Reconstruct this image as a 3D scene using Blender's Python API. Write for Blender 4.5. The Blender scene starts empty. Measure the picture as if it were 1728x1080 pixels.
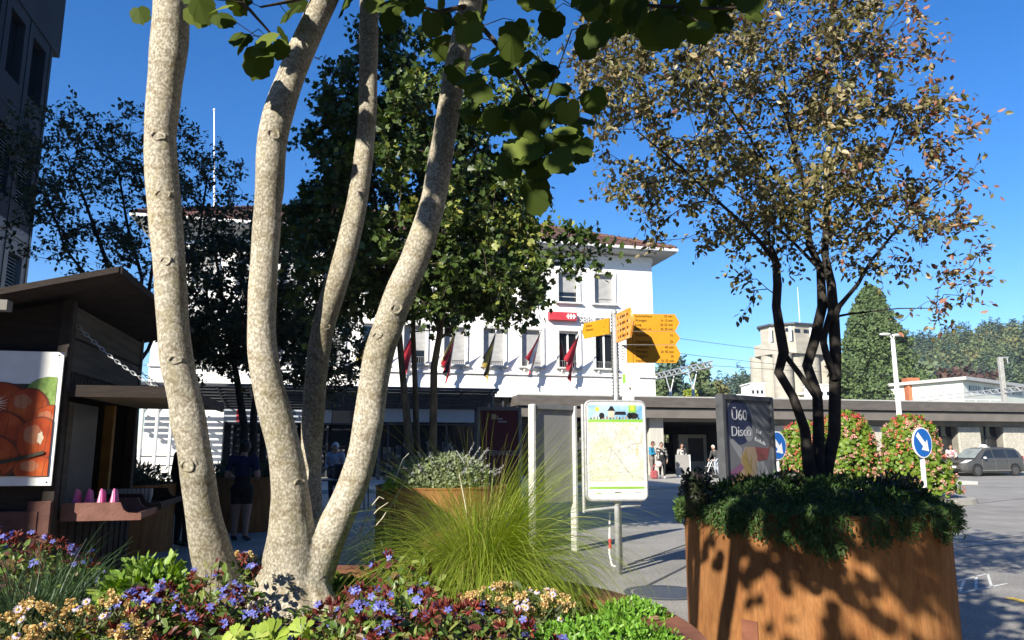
import bpy, math, random
import numpy as np
from mathutils import Vector, Matrix

C = bpy.context.scene.collection
R = math.radians
SC = bpy.context.scene

# ------------------------------------------------------------------ camera
F = 1257.0                       # focal length in pixels of the 1728 px wide photograph
PITCH = R(9.75)
CAMZ = 1.55
cd = bpy.data.cameras.new('camera')
cam = bpy.data.objects.new('camera', cd)
C.objects.link(cam)
cam.location = (0, 0, CAMZ)
cam.rotation_euler = (R(90) + PITCH, 0, 0)
cd.sensor_width = 36.0
cd.lens = 36.0 * F / 1728.0
cd.clip_start = 0.05
cd.clip_end = 3000
SC.camera = cam

# ------------------------------------------------------------------ light
SUN_EL = 28.5
SUN_AZ = 36.0                    # degrees left of straight behind the camera
sa, se = R(SUN_AZ), R(SUN_EL)
TO_SUN = Vector((-math.sin(sa) * math.cos(se), -math.cos(sa) * math.cos(se), math.sin(se)))
w = bpy.data.worlds.new('World')
SC.world = w
w.use_nodes = True
wn = w.node_tree
bg = wn.nodes['Background']
sky = wn.nodes.new('ShaderNodeTexSky')
sky.sky_type = 'NISHITA'
sky.sun_disc = False
sky.sun_elevation = se
sky.sun_rotation = R(180 + SUN_AZ)
sky.altitude = 500
sky.air_density = 1.0
sky.dust_density = 0.3
sky.ozone_density = 4.0
hs = wn.nodes.new('ShaderNodeHueSaturation')
hs.inputs['Saturation'].default_value = 1.30
hs.inputs['Hue'].default_value = 0.508
hs.inputs['Value'].default_value = 1.50
wn.links.new(sky.outputs['Color'], hs.inputs['Color'])
wn.links.new(hs.outputs['Color'], bg.inputs['Color'])
bg.inputs['Strength'].default_value = 0.062
sl = bpy.data.lights.new('sun', 'SUN')
sl.energy = 5.0
sl.angle = R(0.55)
sl.color = (1.0, 0.93, 0.80)
so = bpy.data.objects.new('sun', sl)
so.rotation_euler = TO_SUN.to_track_quat('Z', 'Y').to_euler()
so.location = (-10, -14, 20)
C.objects.link(so)
SC.view_settings.view_transform = 'Standard'
SC.view_settings.look = 'None'
SC.view_settings.gamma = 1.0
SC.view_settings.exposure = 1.12


def at(px, py, Y):
    """the point at forward distance Y on the sight line through a photograph pixel"""
    a = (px - 864.0) / F
    b = (540.0 - py) / F
    dz = math.sin(PITCH) + b * math.cos(PITCH)
    dy = math.cos(PITCH) - b * math.sin(PITCH)
    return Vector((a / dy * Y, Y, CAMZ + dz / dy * Y))


def ground_at(px, py, z=0.0):
    p = at(px, py, 1.0)
    k = (z - CAMZ) / (p.z - CAMZ)
    return Vector((p.x * k, k, z))


def lin(h):
    h = h.lstrip('#')
    out = []
    for i in (0, 2, 4):
        c = int(h[i:i + 2], 16) / 255.0
        out.append(c / 12.92 if c <= 0.04045 else ((c + 0.055) / 1.055) ** 2.4)
    return tuple(out)


# ------------------------------------------------------------------ materials
MATS = {}
K = 0.82                         # the photograph is exposed long: base colours sit a little low


def kk(c):
    return tuple(c) if max(c) > .6 else tuple(v * K for v in c)


def mat(name, c1, c2=None, scale=4.0, rough=0.7, bump=0.0, bscale=None, metal=0.0, spec=0.3,
        stretch=(1, 1, 1), c3=None, lo=0.35, hi=0.65, detail=6.0, bdist=0.02, speck=0.0, sscale=60, stain=0.0, stscale=.3):
    if name in MATS:
        return MATS[name]
    c1, c2, c3 = kk(c1), (kk(c2) if c2 else None), (kk(c3) if c3 else None)
    m = bpy.data.materials.new(name)
    m.use_nodes = True
    nt = m.node_tree
    bs = nt.nodes['Principled BSDF']
    bs.inputs['Roughness'].default_value = rough
    bs.inputs['Metallic'].default_value = metal
    bs.inputs['Specular IOR Level'].default_value = spec
    if c2 is None:
        c2 = tuple(min(1, v * 1.18) for v in c1)
    tc = nt.nodes.new('ShaderNodeTexCoord')
    mp = nt.nodes.new('ShaderNodeMapping')
    mp.inputs['Scale'].default_value = stretch
    nt.links.new(tc.outputs['Object'], mp.inputs['Vector'])
    nz = nt.nodes.new('ShaderNodeTexNoise')
    nz.inputs['Scale'].default_value = scale
    nz.inputs['Detail'].default_value = detail
    nt.links.new(mp.outputs['Vector'], nz.inputs['Vector'])
    rp = nt.nodes.new('ShaderNodeValToRGB')
    rp.color_ramp.elements[0].position = lo
    rp.color_ramp.elements[1].position = hi
    rp.color_ramp.elements[0].color = (*c1, 1)
    rp.color_ramp.elements[1].color = (*c2, 1)
    if c3 is not None:
        e = rp.color_ramp.elements.new((lo + hi) / 2)
        e.color = (*c3, 1)
    nt.links.new(nz.outputs['Fac'], rp.inputs['Fac'])
    col = rp.outputs['Color']
    for amt, sc_, lo_, hi_, dt in ((speck, sscale, .38, .62, 3), (stain, stscale, .35, .6, 8)):
        if amt <= 0:
            continue
        n3 = nt.nodes.new('ShaderNodeTexNoise')
        n3.inputs['Scale'].default_value = sc_
        n3.inputs['Detail'].default_value = dt
        n3.inputs['Roughness'].default_value = .65
        nt.links.new(mp.outputs['Vector'], n3.inputs['Vector'])
        mr = nt.nodes.new('ShaderNodeMapRange')
        mr.inputs['From Min'].default_value = lo_
        mr.inputs['From Max'].default_value = hi_
        mr.inputs['To Min'].default_value = 1 - amt
        mr.inputs['To Max'].default_value = 1 + (amt * .5 if sc_ > 5 else 0)
        nt.links.new(n3.outputs['Fac'], mr.inputs['Value'])
        mu = nt.nodes.new('ShaderNodeMixRGB')
        mu.blend_type = 'MULTIPLY'
        mu.inputs['Fac'].default_value = 1
        nt.links.new(col, mu.inputs['Color1'])
        nt.links.new(mr.outputs['Result'], mu.inputs['Color2'])
        col = mu.outputs['Color']
    nt.links.new(col, bs.inputs['Base Color'])
    if bump > 0:
        n2 = nt.nodes.new('ShaderNodeTexNoise')
        n2.inputs['Scale'].default_value = bscale or scale * 3
        n2.inputs['Detail'].default_value = 5
        nt.links.new(mp.outputs['Vector'], n2.inputs['Vector'])
        bp = nt.nodes.new('ShaderNodeBump')
        bp.inputs['Strength'].default_value = bump
        bp.inputs['Distance'].default_value = bdist
        nt.links.new(n2.outputs['Fac'], bp.inputs['Height'])
        nt.links.new(bp.outputs['Normal'], bs.inputs['Normal'])
    MATS[name] = m
    return m


def leafmat(name, cols, trans=0.25, rough=0.45, spec=0.35, tcol=None):
    """per leaf colour from a ramp over the mesh islands, a little light coming through"""
    if name in MATS:
        return MATS[name]
    m = bpy.data.materials.new(name)
    m.use_nodes = True
    nt = m.node_tree
    bs = nt.nodes['Principled BSDF']
    bs.inputs['Roughness'].default_value = rough
    bs.inputs['Specular IOR Level'].default_value = spec
    g = nt.nodes.new('ShaderNodeNewGeometry')
    rp = nt.nodes.new('ShaderNodeValToRGB')
    els = rp.color_ramp.elements
    cols = [kk(c) for c in cols]
    n = len(cols)
    els[0].position = 0
    els[0].color = (*cols[0], 1)
    els[1].position = 1
    els[1].color = (*cols[-1], 1)
    for i in range(1, n - 1):
        e = els.new(i / (n - 1))
        e.color = (*cols[i], 1)
    nt.links.new(g.outputs['Random Per Island'], rp.inputs['Fac'])
    nt.links.new(rp.outputs['Color'], bs.inputs['Base Color'])
    if trans > 0:
        tr = nt.nodes.new('ShaderNodeBsdfTranslucent')
        hs = nt.nodes.new('ShaderNodeHueSaturation')
        hs.inputs['Saturation'].default_value = 1.2
        hs.inputs['Value'].default_value = 1.5
        nt.links.new(rp.outputs['Color'], hs.inputs['Color'])
        nt.links.new(hs.outputs['Color'], tr.inputs['Color'])
        mx = nt.nodes.new('ShaderNodeMixShader')
        mx.inputs['Fac'].default_value = trans
        nt.links.new(bs.outputs['BSDF'], mx.inputs[1])
        nt.links.new(tr.outputs['BSDF'], mx.inputs[2])
        nt.links.new(mx.outputs['Shader'], nt.nodes['Material Output'].inputs['Surface'])
    MATS[name] = m
    return m


def glassmat(name, col, rough=0.08, spec=0.6):
    return mat(name, col, tuple(v * 1.3 for v in col), scale=0.7, rough=rough, spec=spec)


# ------------------------------------------------------------------ objects
ORG = {}


def setp(o, label=None, cat=None, group=None, kind=None):
    if label:
        o['label'] = label
    if cat:
        o['category'] = cat
    if group:
        o['group'] = group
    if kind:
        o['kind'] = kind
    return o


def thing(name, loc, label, cat, group=None):
    o = bpy.data.objects.new(name, None)
    o.empty_display_size = 0.2
    C.objects.link(o)
    o.location = loc
    ORG[o.name] = Vector(loc)
    setp(o, label, cat, group)
    return o


I4 = Matrix.Identity(4)


def frame(o, ex, ey=None, ez=(0, 0, 1)):
    ex = Vector(ex).normalized()
    ez = Vector(ez).normalized()
    if ey is None:
        ey = ez.cross(ex).normalized()
    else:
        ey = Vector(ey).normalized()
    m = Matrix((ex, ey, ez)).transposed().to_4x4()
    m.translation = Vector(o)
    return m


class MB:
    def __init__(s):
        s.v = []
        s.f = []
        s.m = []

    def add(s, vs, fs, mi=0, M=None):
        n = len(s.v)
        if M is not None:
            vs = [tuple(M @ Vector(v)) for v in vs]
        s.v.extend(vs)
        s.f.extend([tuple(i + n for i in f) for f in fs])
        if isinstance(mi, int):
            s.m.extend([mi] * len(fs))
        else:
            s.m.extend(mi)

    def box(s, c, d, M=None, mi=0, bev=0.0):
        x, y, z = d[0] / 2, d[1] / 2, d[2] / 2
        cx, cy, cz = c
        if bev <= 0:
            vs = [(cx + i * x, cy + j * y, cz + k * z) for k in (-1, 1) for j in (-1, 1) for i in (-1, 1)]
            fs = [(0, 2, 3, 1), (4, 5, 7, 6), (0, 1, 5, 4), (2, 6, 7, 3), (0, 4, 6, 2), (1, 3, 7, 5)]
            s.add(vs, fs, mi, M)
        else:
            b = min(bev, x * .9, y * .9, z * .9)
            vs = []
            idx = {}
            for k in (-1, 1):
                for j in (-1, 1):
                    for i in (-1, 1):
                        idx[(i, j, k)] = len(vs)
                        vs.append((cx + i * x, cy + j * (y - b), cz + k * (z - b)))
                        vs.append((cx + i * (x - b), cy + j * y, cz + k * (z - b)))
                        vs.append((cx + i * (x - b), cy + j * (y - b), cz + k * z))
            g = lambda i, j, k, a: idx[(i, j, k)] + a
            fs = []
            for sgn in (-1, 1):
                q = [g(sgn, -1, -1, 0), g(sgn, 1, -1, 0), g(sgn, 1, 1, 0), g(sgn, -1, 1, 0)]
                fs.append(q if sgn > 0 else q[::-1])
                q = [g(-1, sgn, -1, 1), g(1, sgn, -1, 1), g(1, sgn, 1, 1), g(-1, sgn, 1, 1)]
                fs.append(q if sgn < 0 else q[::-1])
                q = [g(-1, -1, sgn, 2), g(1, -1, sgn, 2), g(1, 1, sgn, 2), g(-1, 1, sgn, 2)]
                fs.append(q if sgn > 0 else q[::-1])
            for i in (-1, 1):
                for j in (-1, 1):
                    fs.append([g(i, j, -1, 0), g(i, j, -1, 1), g(i, j, 1, 1), g(i, j, 1, 0)])
                    fs.append([g(i, -1, j, 0), g(i, -1, j, 2), g(i, 1, j, 2), g(i, 1, j, 0)])
                    fs.append([g(-1, i, j, 1), g(-1, i, j, 2), g(1, i, j, 2), g(1, i, j, 1)])
            for k in (-1, 1):
                for j in (-1, 1):
                    for i in (-1, 1):
                        fs.append([g(i, j, k, 0), g(i, j, k, 1), g(i, j, k, 2)])
            s.add(vs, fs, mi, M)

    def tube(s, pts, rad, n=6, mi=0, M=None, cap=True, bump=None):
        pts = [Vector(p) for p in pts]
        if not hasattr(rad, '__len__'):
            rad = [rad] * len(pts)
        vs, fs = [], []
        ref = None
        for i, p in enumerate(pts):
            t = (pts[min(i + 1, len(pts) - 1)] - pts[max(i - 1, 0)])
            if t.length < 1e-9:
                t = Vector((0, 0, 1))
            t.normalize()
            if ref is None:
                ref = Vector((1, 0, 0)) if abs(t.x) < .8 else Vector((0, 1, 0))
            a = (ref - t * ref.dot(t)).normalized()
            ref = a
            b = t.cross(a)
            for k in range(n):
                an = 2 * math.pi * k / n
                r = rad[i]
                if bump:
                    r *= bump(i, an)
                vs.append(tuple(p + (a * math.cos(an) + b * math.sin(an)) * r))
        for i in range(len(pts) - 1):
            for k in range(n):
                k2 = (k + 1) % n
                fs.append((i * n + k, i * n + k2, (i + 1) * n + k2, (i + 1) * n + k))
        if cap:
            fs.append(tuple(range(n))[::-1])
            e = (len(pts) - 1) * n
            fs.append(tuple(range(e, e + n)))
        s.add(vs, fs, mi, M)

    def cyl(s, c, r, h, n=24, mi=0, M=None, r2=None):
        r2 = r if r2 is None else r2
        s.tube([(c[0], c[1], c[2]), (c[0], c[1], c[2] + h)], [r, r2], n, mi, M)

    def lathe(s, prof, n=48, mi=0, M=None, c=(0, 0, 0)):
        vs, fs = [], []
        for r, z in prof:
            for k in range(n):
                a = 2 * math.pi * k / n
                vs.append((c[0] + r * math.cos(a), c[1] + r * math.sin(a), c[2] + z))
        for i in range(len(prof) - 1):
            for k in range(n):
                k2 = (k + 1) % n
                fs.append((i * n + k, i * n + k2, (i + 1) * n + k2, (i + 1) * n + k))
        s.add(vs, fs, mi, M)

    def ell(s, c, r, nu=12, nv=8, mi=0, M=None):
        if not hasattr(r, '__len__'):
            r = (r, r, r)
        vs, fs = [], []
        for j in range(nv + 1):
            th = math.pi * j / nv
            for i in range(nu):
                ph = 2 * math.pi * i / nu
                vs.append((c[0] + r[0] * math.sin(th) * math.cos(ph), c[1] + r[1] * math.sin(th) * math.sin(ph),
                           c[2] - r[2] * math.cos(th)))
        for j in range(nv):
            for i in range(nu):
                i2 = (i + 1) % nu
                fs.append((j * nu + i, j * nu + i2, (j + 1) * nu + i2, (j + 1) * nu + i))
        s.add(vs, fs, mi, M)

    def prism(s, poly, t0, t1, mi=0, M=None):
        """polygon in local x-z, extruded along local y from t0 to t1"""
        n = len(poly)
        vs = [(x, t0, z) for x, z in poly] + [(x, t1, z) for x, z in poly]
        fs = [tuple(range(n)), tuple(range(2 * n - 1, n - 1, -1))]
        fs += [(i, i + n, (i + 1) % n + n, (i + 1) % n) for i in range(n)]
        s.add(vs, fs, mi, M)

    def poly(s, pts, mi=0, M=None):
        s.add([tuple(p) for p in pts], [tuple(range(len(pts)))], mi, M)

    def build(s, name, mats, parent=None, smooth=False, label=None):
        if not isinstance(mats, (list, tuple)):
            mats = [mats]
        o0 = ORG.get(parent.name, Vector((0, 0, 0))) if parent else Vector((0, 0, 0))
        A = np.array(s.v, dtype=np.float64).reshape(-1, 3)
        if parent is None:
            o0 = Vector(((A[:, 0].min() + A[:, 0].max()) / 2, (A[:, 1].min() + A[:, 1].max()) / 2, A[:, 2].min()))
        A = A - np.array(o0)
        me = bpy.data.meshes.new(name)
        me.from_pydata(A.tolist(), [], s.f)
        for m in mats:
            me.materials.append(m)
        if len(mats) > 1:
            me.polygons.foreach_set('material_index', np.array(s.m, dtype=np.int32))
        if smooth:
            me.polygons.foreach_set('use_smooth', np.ones(len(me.polygons), dtype=bool))
        me.update()
        o = bpy.data.objects.new(name, me)
        C.objects.link(o)
        if parent:
            o.parent = parent
        else:
            o.location = o0
        ORG[o.name] = o0
        if label:
            o['label'] = label
        return o


def remesh(o, voxel, smooth_iter=2):
    """one continuous surface out of the overlapping tubes of a mesh object"""
    md = o.modifiers.new('r', 'REMESH')
    md.mode = 'VOXEL'
    md.voxel_size = voxel
    if smooth_iter:
        ms = o.modifiers.new('s', 'SMOOTH')
        ms.factor = 0.5
        ms.iterations = smooth_iter
    dg = bpy.context.evaluated_depsgraph_get()
    dg.update()
    me = bpy.data.meshes.new_from_object(o.evaluated_get(dg))
    o.modifiers.clear()
    mats = list(o.data.materials)
    o.data = me
    me.materials.clear()
    for m in mats:
        me.materials.append(m)
    me.polygons.foreach_set('use_smooth', np.ones(len(me.polygons), dtype=bool))
    return o


def text_geo(body, size, align='LEFT', extrude=0.0, shear=0.0, bold=0.0):
    cu = bpy.data.curves.new('t', 'FONT')
    cu.body = body
    cu.size = size
    cu.align_x = align
    cu.extrude = extrude
    cu.shear = shear
    cu.offset = bold
    cu.resolution_u = 3
    ob = bpy.data.objects.new('t', cu)
    C.objects.link(ob)
    dg = bpy.context.evaluated_depsgraph_get()
    dg.update()
    me = bpy.data.meshes.new_from_object(ob.evaluated_get(dg))
    vs = [tuple(v.co) for v in me.vertices]
    fs = [tuple(p.vertices) for p in me.polygons]
    bpy.data.objects.remove(ob)
    bpy.data.curves.remove(cu)
    bpy.data.meshes.remove(me)
    return vs, fs


def add_text(mb, body, size, M, x, z, y, mi=0, align='LEFT', extrude=0.002, sx=1.0, rot=0.0, bold=0.0):
    """text in a local x-z plane at depth y, readable from -y"""
    vs, fs = text_geo(body, size, align, extrude, bold=bold)
    cr, sr = math.cos(rot), math.sin(rot)
    out = []
    for a, b, c in vs:
        a *= sx
        out.append((x + a * cr - b * sr, y - c, z + a * sr + b * cr))
    mb.add(out, fs, mi, M)


def wall_open(mb, M, x0, x1, z0, z1, ops, depth, mi=0, mi_rev=0):
    """wall face in local x-z at y=0 (outside is -y) with real openings and reveals"""
    xs = sorted(set([x0, x1] + [o[0] for o in ops] + [o[1] for o in ops]))
    zs = sorted(set([z0, z1] + [o[2] for o in ops] + [o[3] for o in ops]))
    for i in range(len(xs) - 1):
        for j in range(len(zs) - 1):
            cx, cz = (xs[i] + xs[i + 1]) / 2, (zs[j] + zs[j + 1]) / 2
            if cx < x0 or cx > x1 or cz < z0 or cz > z1:
                continue
            if any(o[0] < cx < o[1] and o[2] < cz < o[3] for o in ops):
                continue
            mb.add([(xs[i], 0, zs[j]), (xs[i + 1], 0, zs[j]), (xs[i + 1], 0, zs[j + 1]), (xs[i], 0, zs[j + 1])],
                   [(0, 1, 2, 3)], mi, M)
    for a, b, c, d in ops:
        mb.add([(a, 0, c), (b, 0, c), (b, 0, d), (a, 0, d), (a, depth, c), (b, depth, c), (b, depth, d), (a, depth, d)],
               [(0, 4, 5, 1), (1, 5, 6, 2), (2, 6, 7, 3), (3, 7, 4, 0)], mi_rev, M)


# ------------------------------------------------------------------ foliage
def nrm(a):
    return a / np.maximum(np.linalg.norm(a, axis=1, keepdims=True), 1e-9)


OVATE = (np.array([[0, 0, 0], [.3, .27, .04], [.68, .22, .02], [1, 0, -.08], [.68, -.22, .02], [.3, -.27, .04]]),
         [(0, 1, 2, 3), (0, 3, 4, 5)])
NARROW = (np.array([[0, 0, 0], [.35, .13, .02], [.7, .1, 0], [1, 0, -.05], [.7, -.1, 0], [.35, -.13, .02]]),
          [(0, 1, 2, 3), (0, 3, 4, 5)])
MAPLE = (np.array([[0, 0, 0], [.12, .34, .02], [.42, .28, .02], [.55, .52, -.05], [.72, .2, .01], [1.05, 0, -.08],
                   [.72, -.2, .01], [.55, -.52, -.05], [.42, -.28, .02], [.12, -.34, .02]]),
         [(0, 1, 2, 3, 4, 5), (0, 5, 6, 7, 8, 9)])
ROUND = (np.array([[.06, 0, 0], [-.05, .2, .02], [.1, .46, .01], [.36, .5, -.02], [.5, .43, .0], [.66, .47, -.04], [.86, .26, -.02],
                   [.9, .1, -.03], [1.02, 0, -.08], [.9, -.1, -.03], [.86, -.26, -.02], [.66, -.47, -.04], [.5, -.43, 0],
                   [.36, -.5, -.02], [.1, -.46, .01], [-.05, -.2, .02]]),
         [(0, 1, 2, 3, 4), (0, 4, 5, 6, 7, 8), (0, 8, 9, 10, 11, 12), (0, 12, 13, 14, 15)])
def _palm():
    pts, lobes = [(0, 0, 0)], ((-2.0, .55), (-1.1, .85), (-.45, .95), (.0, 1.0), (.45, .95), (1.1, .85), (2.0, .55))
    fs = []
    for a, r in lobes:
        b = len(pts)
        for da, rr in ((-.20, .45), (-.26, .82), (-.10, 1.0), (.0, .93), (.10, 1.0), (.26, .82), (.20, .45)):
            pts.append((.3 + r * rr * .7 * math.cos(a + da), r * rr * .7 * math.sin(a + da), -.10 * rr * rr + .04 * math.cos(a * 3)))
        pts.append((.3, 0, .02))
        fs.append(tuple(range(b, b + 8)))
    return np.array(pts), fs


PALM = _palm()
ROUND[0][:, 2] = .03 - .30 * np.abs(ROUND[0][:, 1]) ** 1.4 - .14 * ROUND[0][:, 0] ** 2
PETAL = (np.array([[0, 0, 0], [.55, .3, .04], [1, .18, 0], [1, -.18, 0], [.55, -.3, .04]]), [(0, 1, 2, 3, 4)])
QUAD = (np.array([[0, -.4, 0], [1, -.3, .05], [1, .3, -.05], [0, .4, 0]]), [(0, 1, 2, 3)])


def leaves(mb, pos, axis, normal, size, shape=OVATE, mi=0):
    pos = np.asarray(pos, float)
    n = len(pos)
    if n == 0:
        return
    t = nrm(np.asarray(axis, float))
    b = nrm(np.cross(np.asarray(normal, float), t))
    nn = np.cross(t, b)
    size = np.broadcast_to(np.asarray(size, float), (n,))
    P, fs = shape
    V = pos[:, None, :] + size[:, None, None] * (P[None, :, 0:1] * t[:, None, :] + P[None, :, 1:2] * b[:, None, :] + P[None, :, 2:3] * nn[:, None, :])
    k = len(P)
    base = len(mb.v)
    mb.v.extend(map(tuple, V.reshape(-1, 3).tolist()))
    ff = []
    for i in range(n):
        o = base + i * k
        for f in fs:
            ff.append(tuple(o + j for j in f))
    mb.f.extend(ff)
    if isinstance(mi, int):
        mb.m.extend([mi] * len(ff))
    else:
        for i in range(n):
            mb.m.extend([int(mi[i])] * len(fs))


def sample_ell(rng, ells, n, shell=0.0):
    """points inside a union of ellipsoids [(centre, radii)], weighted by volume"""
    wts = np.array([r[0] * r[1] * r[2] for c, r in ells])
    wts = wts / wts.sum()
    ids = rng.choice(len(ells), n, p=wts)
    d = nrm(rng.normal(size=(n, 3)))
    rr = rng.random(n) ** (1 / 3.0)
    rr = shell + (1 - shell) * rr
    cs = np.array([tuple(c) for c, r in ells])[ids]
    rs = np.array([tuple(r) for c, r in ells])[ids]
    return cs + d * rs * rr[:, None]


def grow(rng, mb, stems, targets, r_tip=0.004, k_r=0.012, wob=0.08, mi=0, up=0.25, tips=None, nside=5):
    """branches from the given stems [(points, radii)] out to the target points"""
    P, Rr = [], []
    for pts, rad in stems:
        for i in range(len(pts) - 1):
            a, b = np.array(pts[i]), np.array(pts[i + 1])
            for t in (0, .5):
                P.append(a * (1 - t) + b * t)
                Rr.append(rad[i] * (1 - t) + rad[i + 1] * t)
        P.append(np.array(pts[-1]))
        Rr.append(rad[-1])
    T = np.asarray(targets)
    P = list(P)
    d0 = np.array([np.min(np.linalg.norm(np.array(P) - t, axis=1)) for t in T])
    segs = []
    for ti in np.argsort(d0):
        t = T[ti]
        A = np.array(P)
        d = t - A
        L = np.linalg.norm(d, axis=1)
        below = np.clip(-d[:, 2], 0, None)
        cost = L + 1.2 * below + np.where(np.array(Rr) < r_tip * 1.3, .15, 0)
        j = int(np.argmin(cost))
        a = A[j]
        L = L[j]
        r0 = min(Rr[j] * .7, r_tip + k_r * L)
        r0 = max(r0, r_tip)
        m = max(3, int(L / .25) + 2)
        pts, rad = [], []
        o = rng.normal(size=3) * wob * L
        for q in range(m):
            s = q / (m - 1)
            p = a * (1 - s) + t * s + o * math.sin(math.pi * s) + np.array([0, 0, up * L]) * math.sin(math.pi * s) * .35
            if 0 < q < m - 1:
                p = p + rng.normal(size=3) * .02 * L
            pts.append(p)
            rad.append(r0 * (1 - s) + r_tip * s)
        mb.tube([tuple(p) for p in pts], rad, nside, mi, cap=False)
        for q in range(1, m):
            P.append(pts[q])
            Rr.append(rad[q])
        segs.append((pts[-2], pts[-1]))
    return segs

# ================================================================== common materials
U = Vector((.972, .233, 0)).normalized()      # along the station front, to the right
V = Vector((-.233, .972, 0)).normalized()     # away from the viewer, square to it
Z3 = Vector((0, 0, 1))
M_asph = mat('asphalt', (.30, .288, .27), (.41, .392, .362), scale=1.3, rough=.9, bump=.25, bscale=90, bdist=.006, lo=.3, hi=.7, c3=(.35, .335, .31), speck=.30, sscale=38, stain=.22, stscale=.35)
M_pave = mat('pavement_concrete', (.36, .34, .30), (.44, .42, .37), scale=2, rough=.9, bump=.15, bscale=60, bdist=.004)
M_kerb = mat('kerb_stone', (.5, .49, .46), (.6, .58, .54), scale=6, rough=.85)
M_joint = mat('tar_joint', (.06, .06, .06), rough=.8)
M_white = mat('white_render', (.80, .79, .76), (.84, .83, .80), scale=1.2, rough=.85, bump=.05, bscale=60, stain=.10, stscale=.8)
M_trim = mat('window_stone', (.55, .55, .53), (.62, .62, .6), scale=5, rough=.8)
M_soffit = mat('soffit_paint', (.46, .46, .44), (.52, .52, .5), scale=3, rough=.8)
M_tile = mat('roof_tile', (.10, .05, .04), (.17, .085, .065), scale=9, rough=.85, bump=.5, bscale=24, bdist=.03)
M_blind = mat('roller_blind', (.45, .45, .45), (.5, .5, .5), scale=3, rough=.7)
M_dglass = glassmat('dark_glass', (.012, .014, .018))
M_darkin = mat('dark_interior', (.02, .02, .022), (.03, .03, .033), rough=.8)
M_steel = mat('galvanised_steel', (.42, .43, .44), (.56, .57, .58), scale=20, rough=.45, metal=.35, spec=.5)
M_dsteel = mat('dark_steel', (.05, .055, .065), (.07, .075, .085), scale=10, rough=.5)
M_fascia = mat('fascia_metal', (.10, .088, .078), (.135, .118, .105), scale=1.5, rough=.55, stretch=(1, 1, 4))
M_conc = mat('concrete', (.20, .19, .165), (.28, .265, .235), scale=1.6, rough=.9, bump=.12, bscale=30)
M_stone = mat('pillar_stone', (.42, .395, .33), (.58, .55, .47), scale=7, rough=.9, bump=.3, bscale=30)
M_wpaint = mat('white_paint', (.75, .75, .73), (.8, .8, .78), rough=.5)
M_black = mat('black_paint', (.012, .012, .013), (.02, .02, .02), rough=.5)
M_grey = mat('grey_metal', (.20, .205, .21), (.25, .255, .26), rough=.45, scale=8)
M_red = mat('sign_red', (.52, .045, .06), (.56, .06, .075), rough=.45)
M_yel = mat('sign_yellow', (.57, .265, .016), (.60, .29, .02), scale=6, rough=.45)
M_blue = mat('sign_blue', (.01, .13, .50), (.012, .15, .55), rough=.4)
M_ypaint = mat('road_yellow', (.62, .42, .06), rough=.8)
M_wline = mat('road_white', (.55, .55, .53), (.65, .65, .63), scale=14, rough=.85)
M_corten = mat('corten_steel', (.27, .105, .036), (.42, .20, .075), scale=6, rough=.85, bump=.12, bscale=40, bdist=.004, stretch=(2, 2, .4), speck=.16, sscale=34, stain=.38, stscale=1.6, c3=(.34, .15, .05), lo=.28, hi=.74, spec=.2)
M_cortend = mat('corten_rim_steel', (.16, .06, .035), (.27, .11, .055), scale=9, rough=.75, bump=.1, bscale=60, bdist=.003, c3=(.21, .08, .045))
M_soil = mat('planting_soil', (.018, .013, .009), (.03, .022, .015), scale=30, rough=1, bump=.8, bscale=60)

# ================================================================== ground
mb = MB()
S = 1500
mb.add([(-S, -S, 0), (S, -S, 0), (S, S, 0), (-S, S, 0)], [(0, 1, 2, 3)])
setp(mb.build('plaza_ground', M_asph), kind='structure')

ST = at(1106, 650, 41.5)
ST.z = 0
MS = frame(ST, U, V)                     # local x along the front, y into the building


def upx(px, py=700, v=0.0):
    """distance along the station front (at depth v) seen at a photograph pixel"""
    p = at(px, py, 1.0)
    k = p.x
    o = ST + V * v
    return (k * o.y - o.x) / (U.x - k * U.y)


def uz(px, py, v=0.0):
    u = upx(px, py, v)
    Y = (ST + V * v + U * u).y
    return u, at(px, py, Y).z


# pavement slab before the station with its kerb
v_k = -11.2
mb = MB()
mb.add([(-40, v_k, .12), (9.5, v_k, .12), (9.5, .3, .12), (-40, .3, .12)], [(0, 1, 2, 3)], M=MS)
mb.add([(9.5, v_k, .12), (9.5, .3, .12), (9.5, .3, 0), (9.5, v_k, 0)], [(0, 1, 2, 3)], M=MS)
setp(mb.build('pavement', M_pave), kind='structure')
mb = MB()
mb.box((-15.3, v_k - .1, .065), (49.8, .2, .14), MS, 0, .012)
mb.box((9.6, -5.6, .065), (.2, 11.4, .14), MS, 0, .012)
setp(mb.build('kerb', M_kerb), kind='structure')
# second pavement in front of the right wing
mb = MB()
mb.box((26.5, -1.0, .06), (33.0, 2.6, .12), MS, 0, .012)
setp(mb.build('wing_pavement', M_pave), kind='structure')

# road markings and seams
mb = MB()


def strip(a, b, wd, z=.004, mi=0):
    a, b = Vector(a), Vector(b)
    d = (b - a).normalized()
    n = Vector((-d.y, d.x, 0)) * wd / 2
    mb.add([(a - n) + Z3 * z, (b - n) + Z3 * z, (b + n) + Z3 * z, (a + n) + Z3 * z], [(0, 1, 2, 3)], mi)


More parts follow.
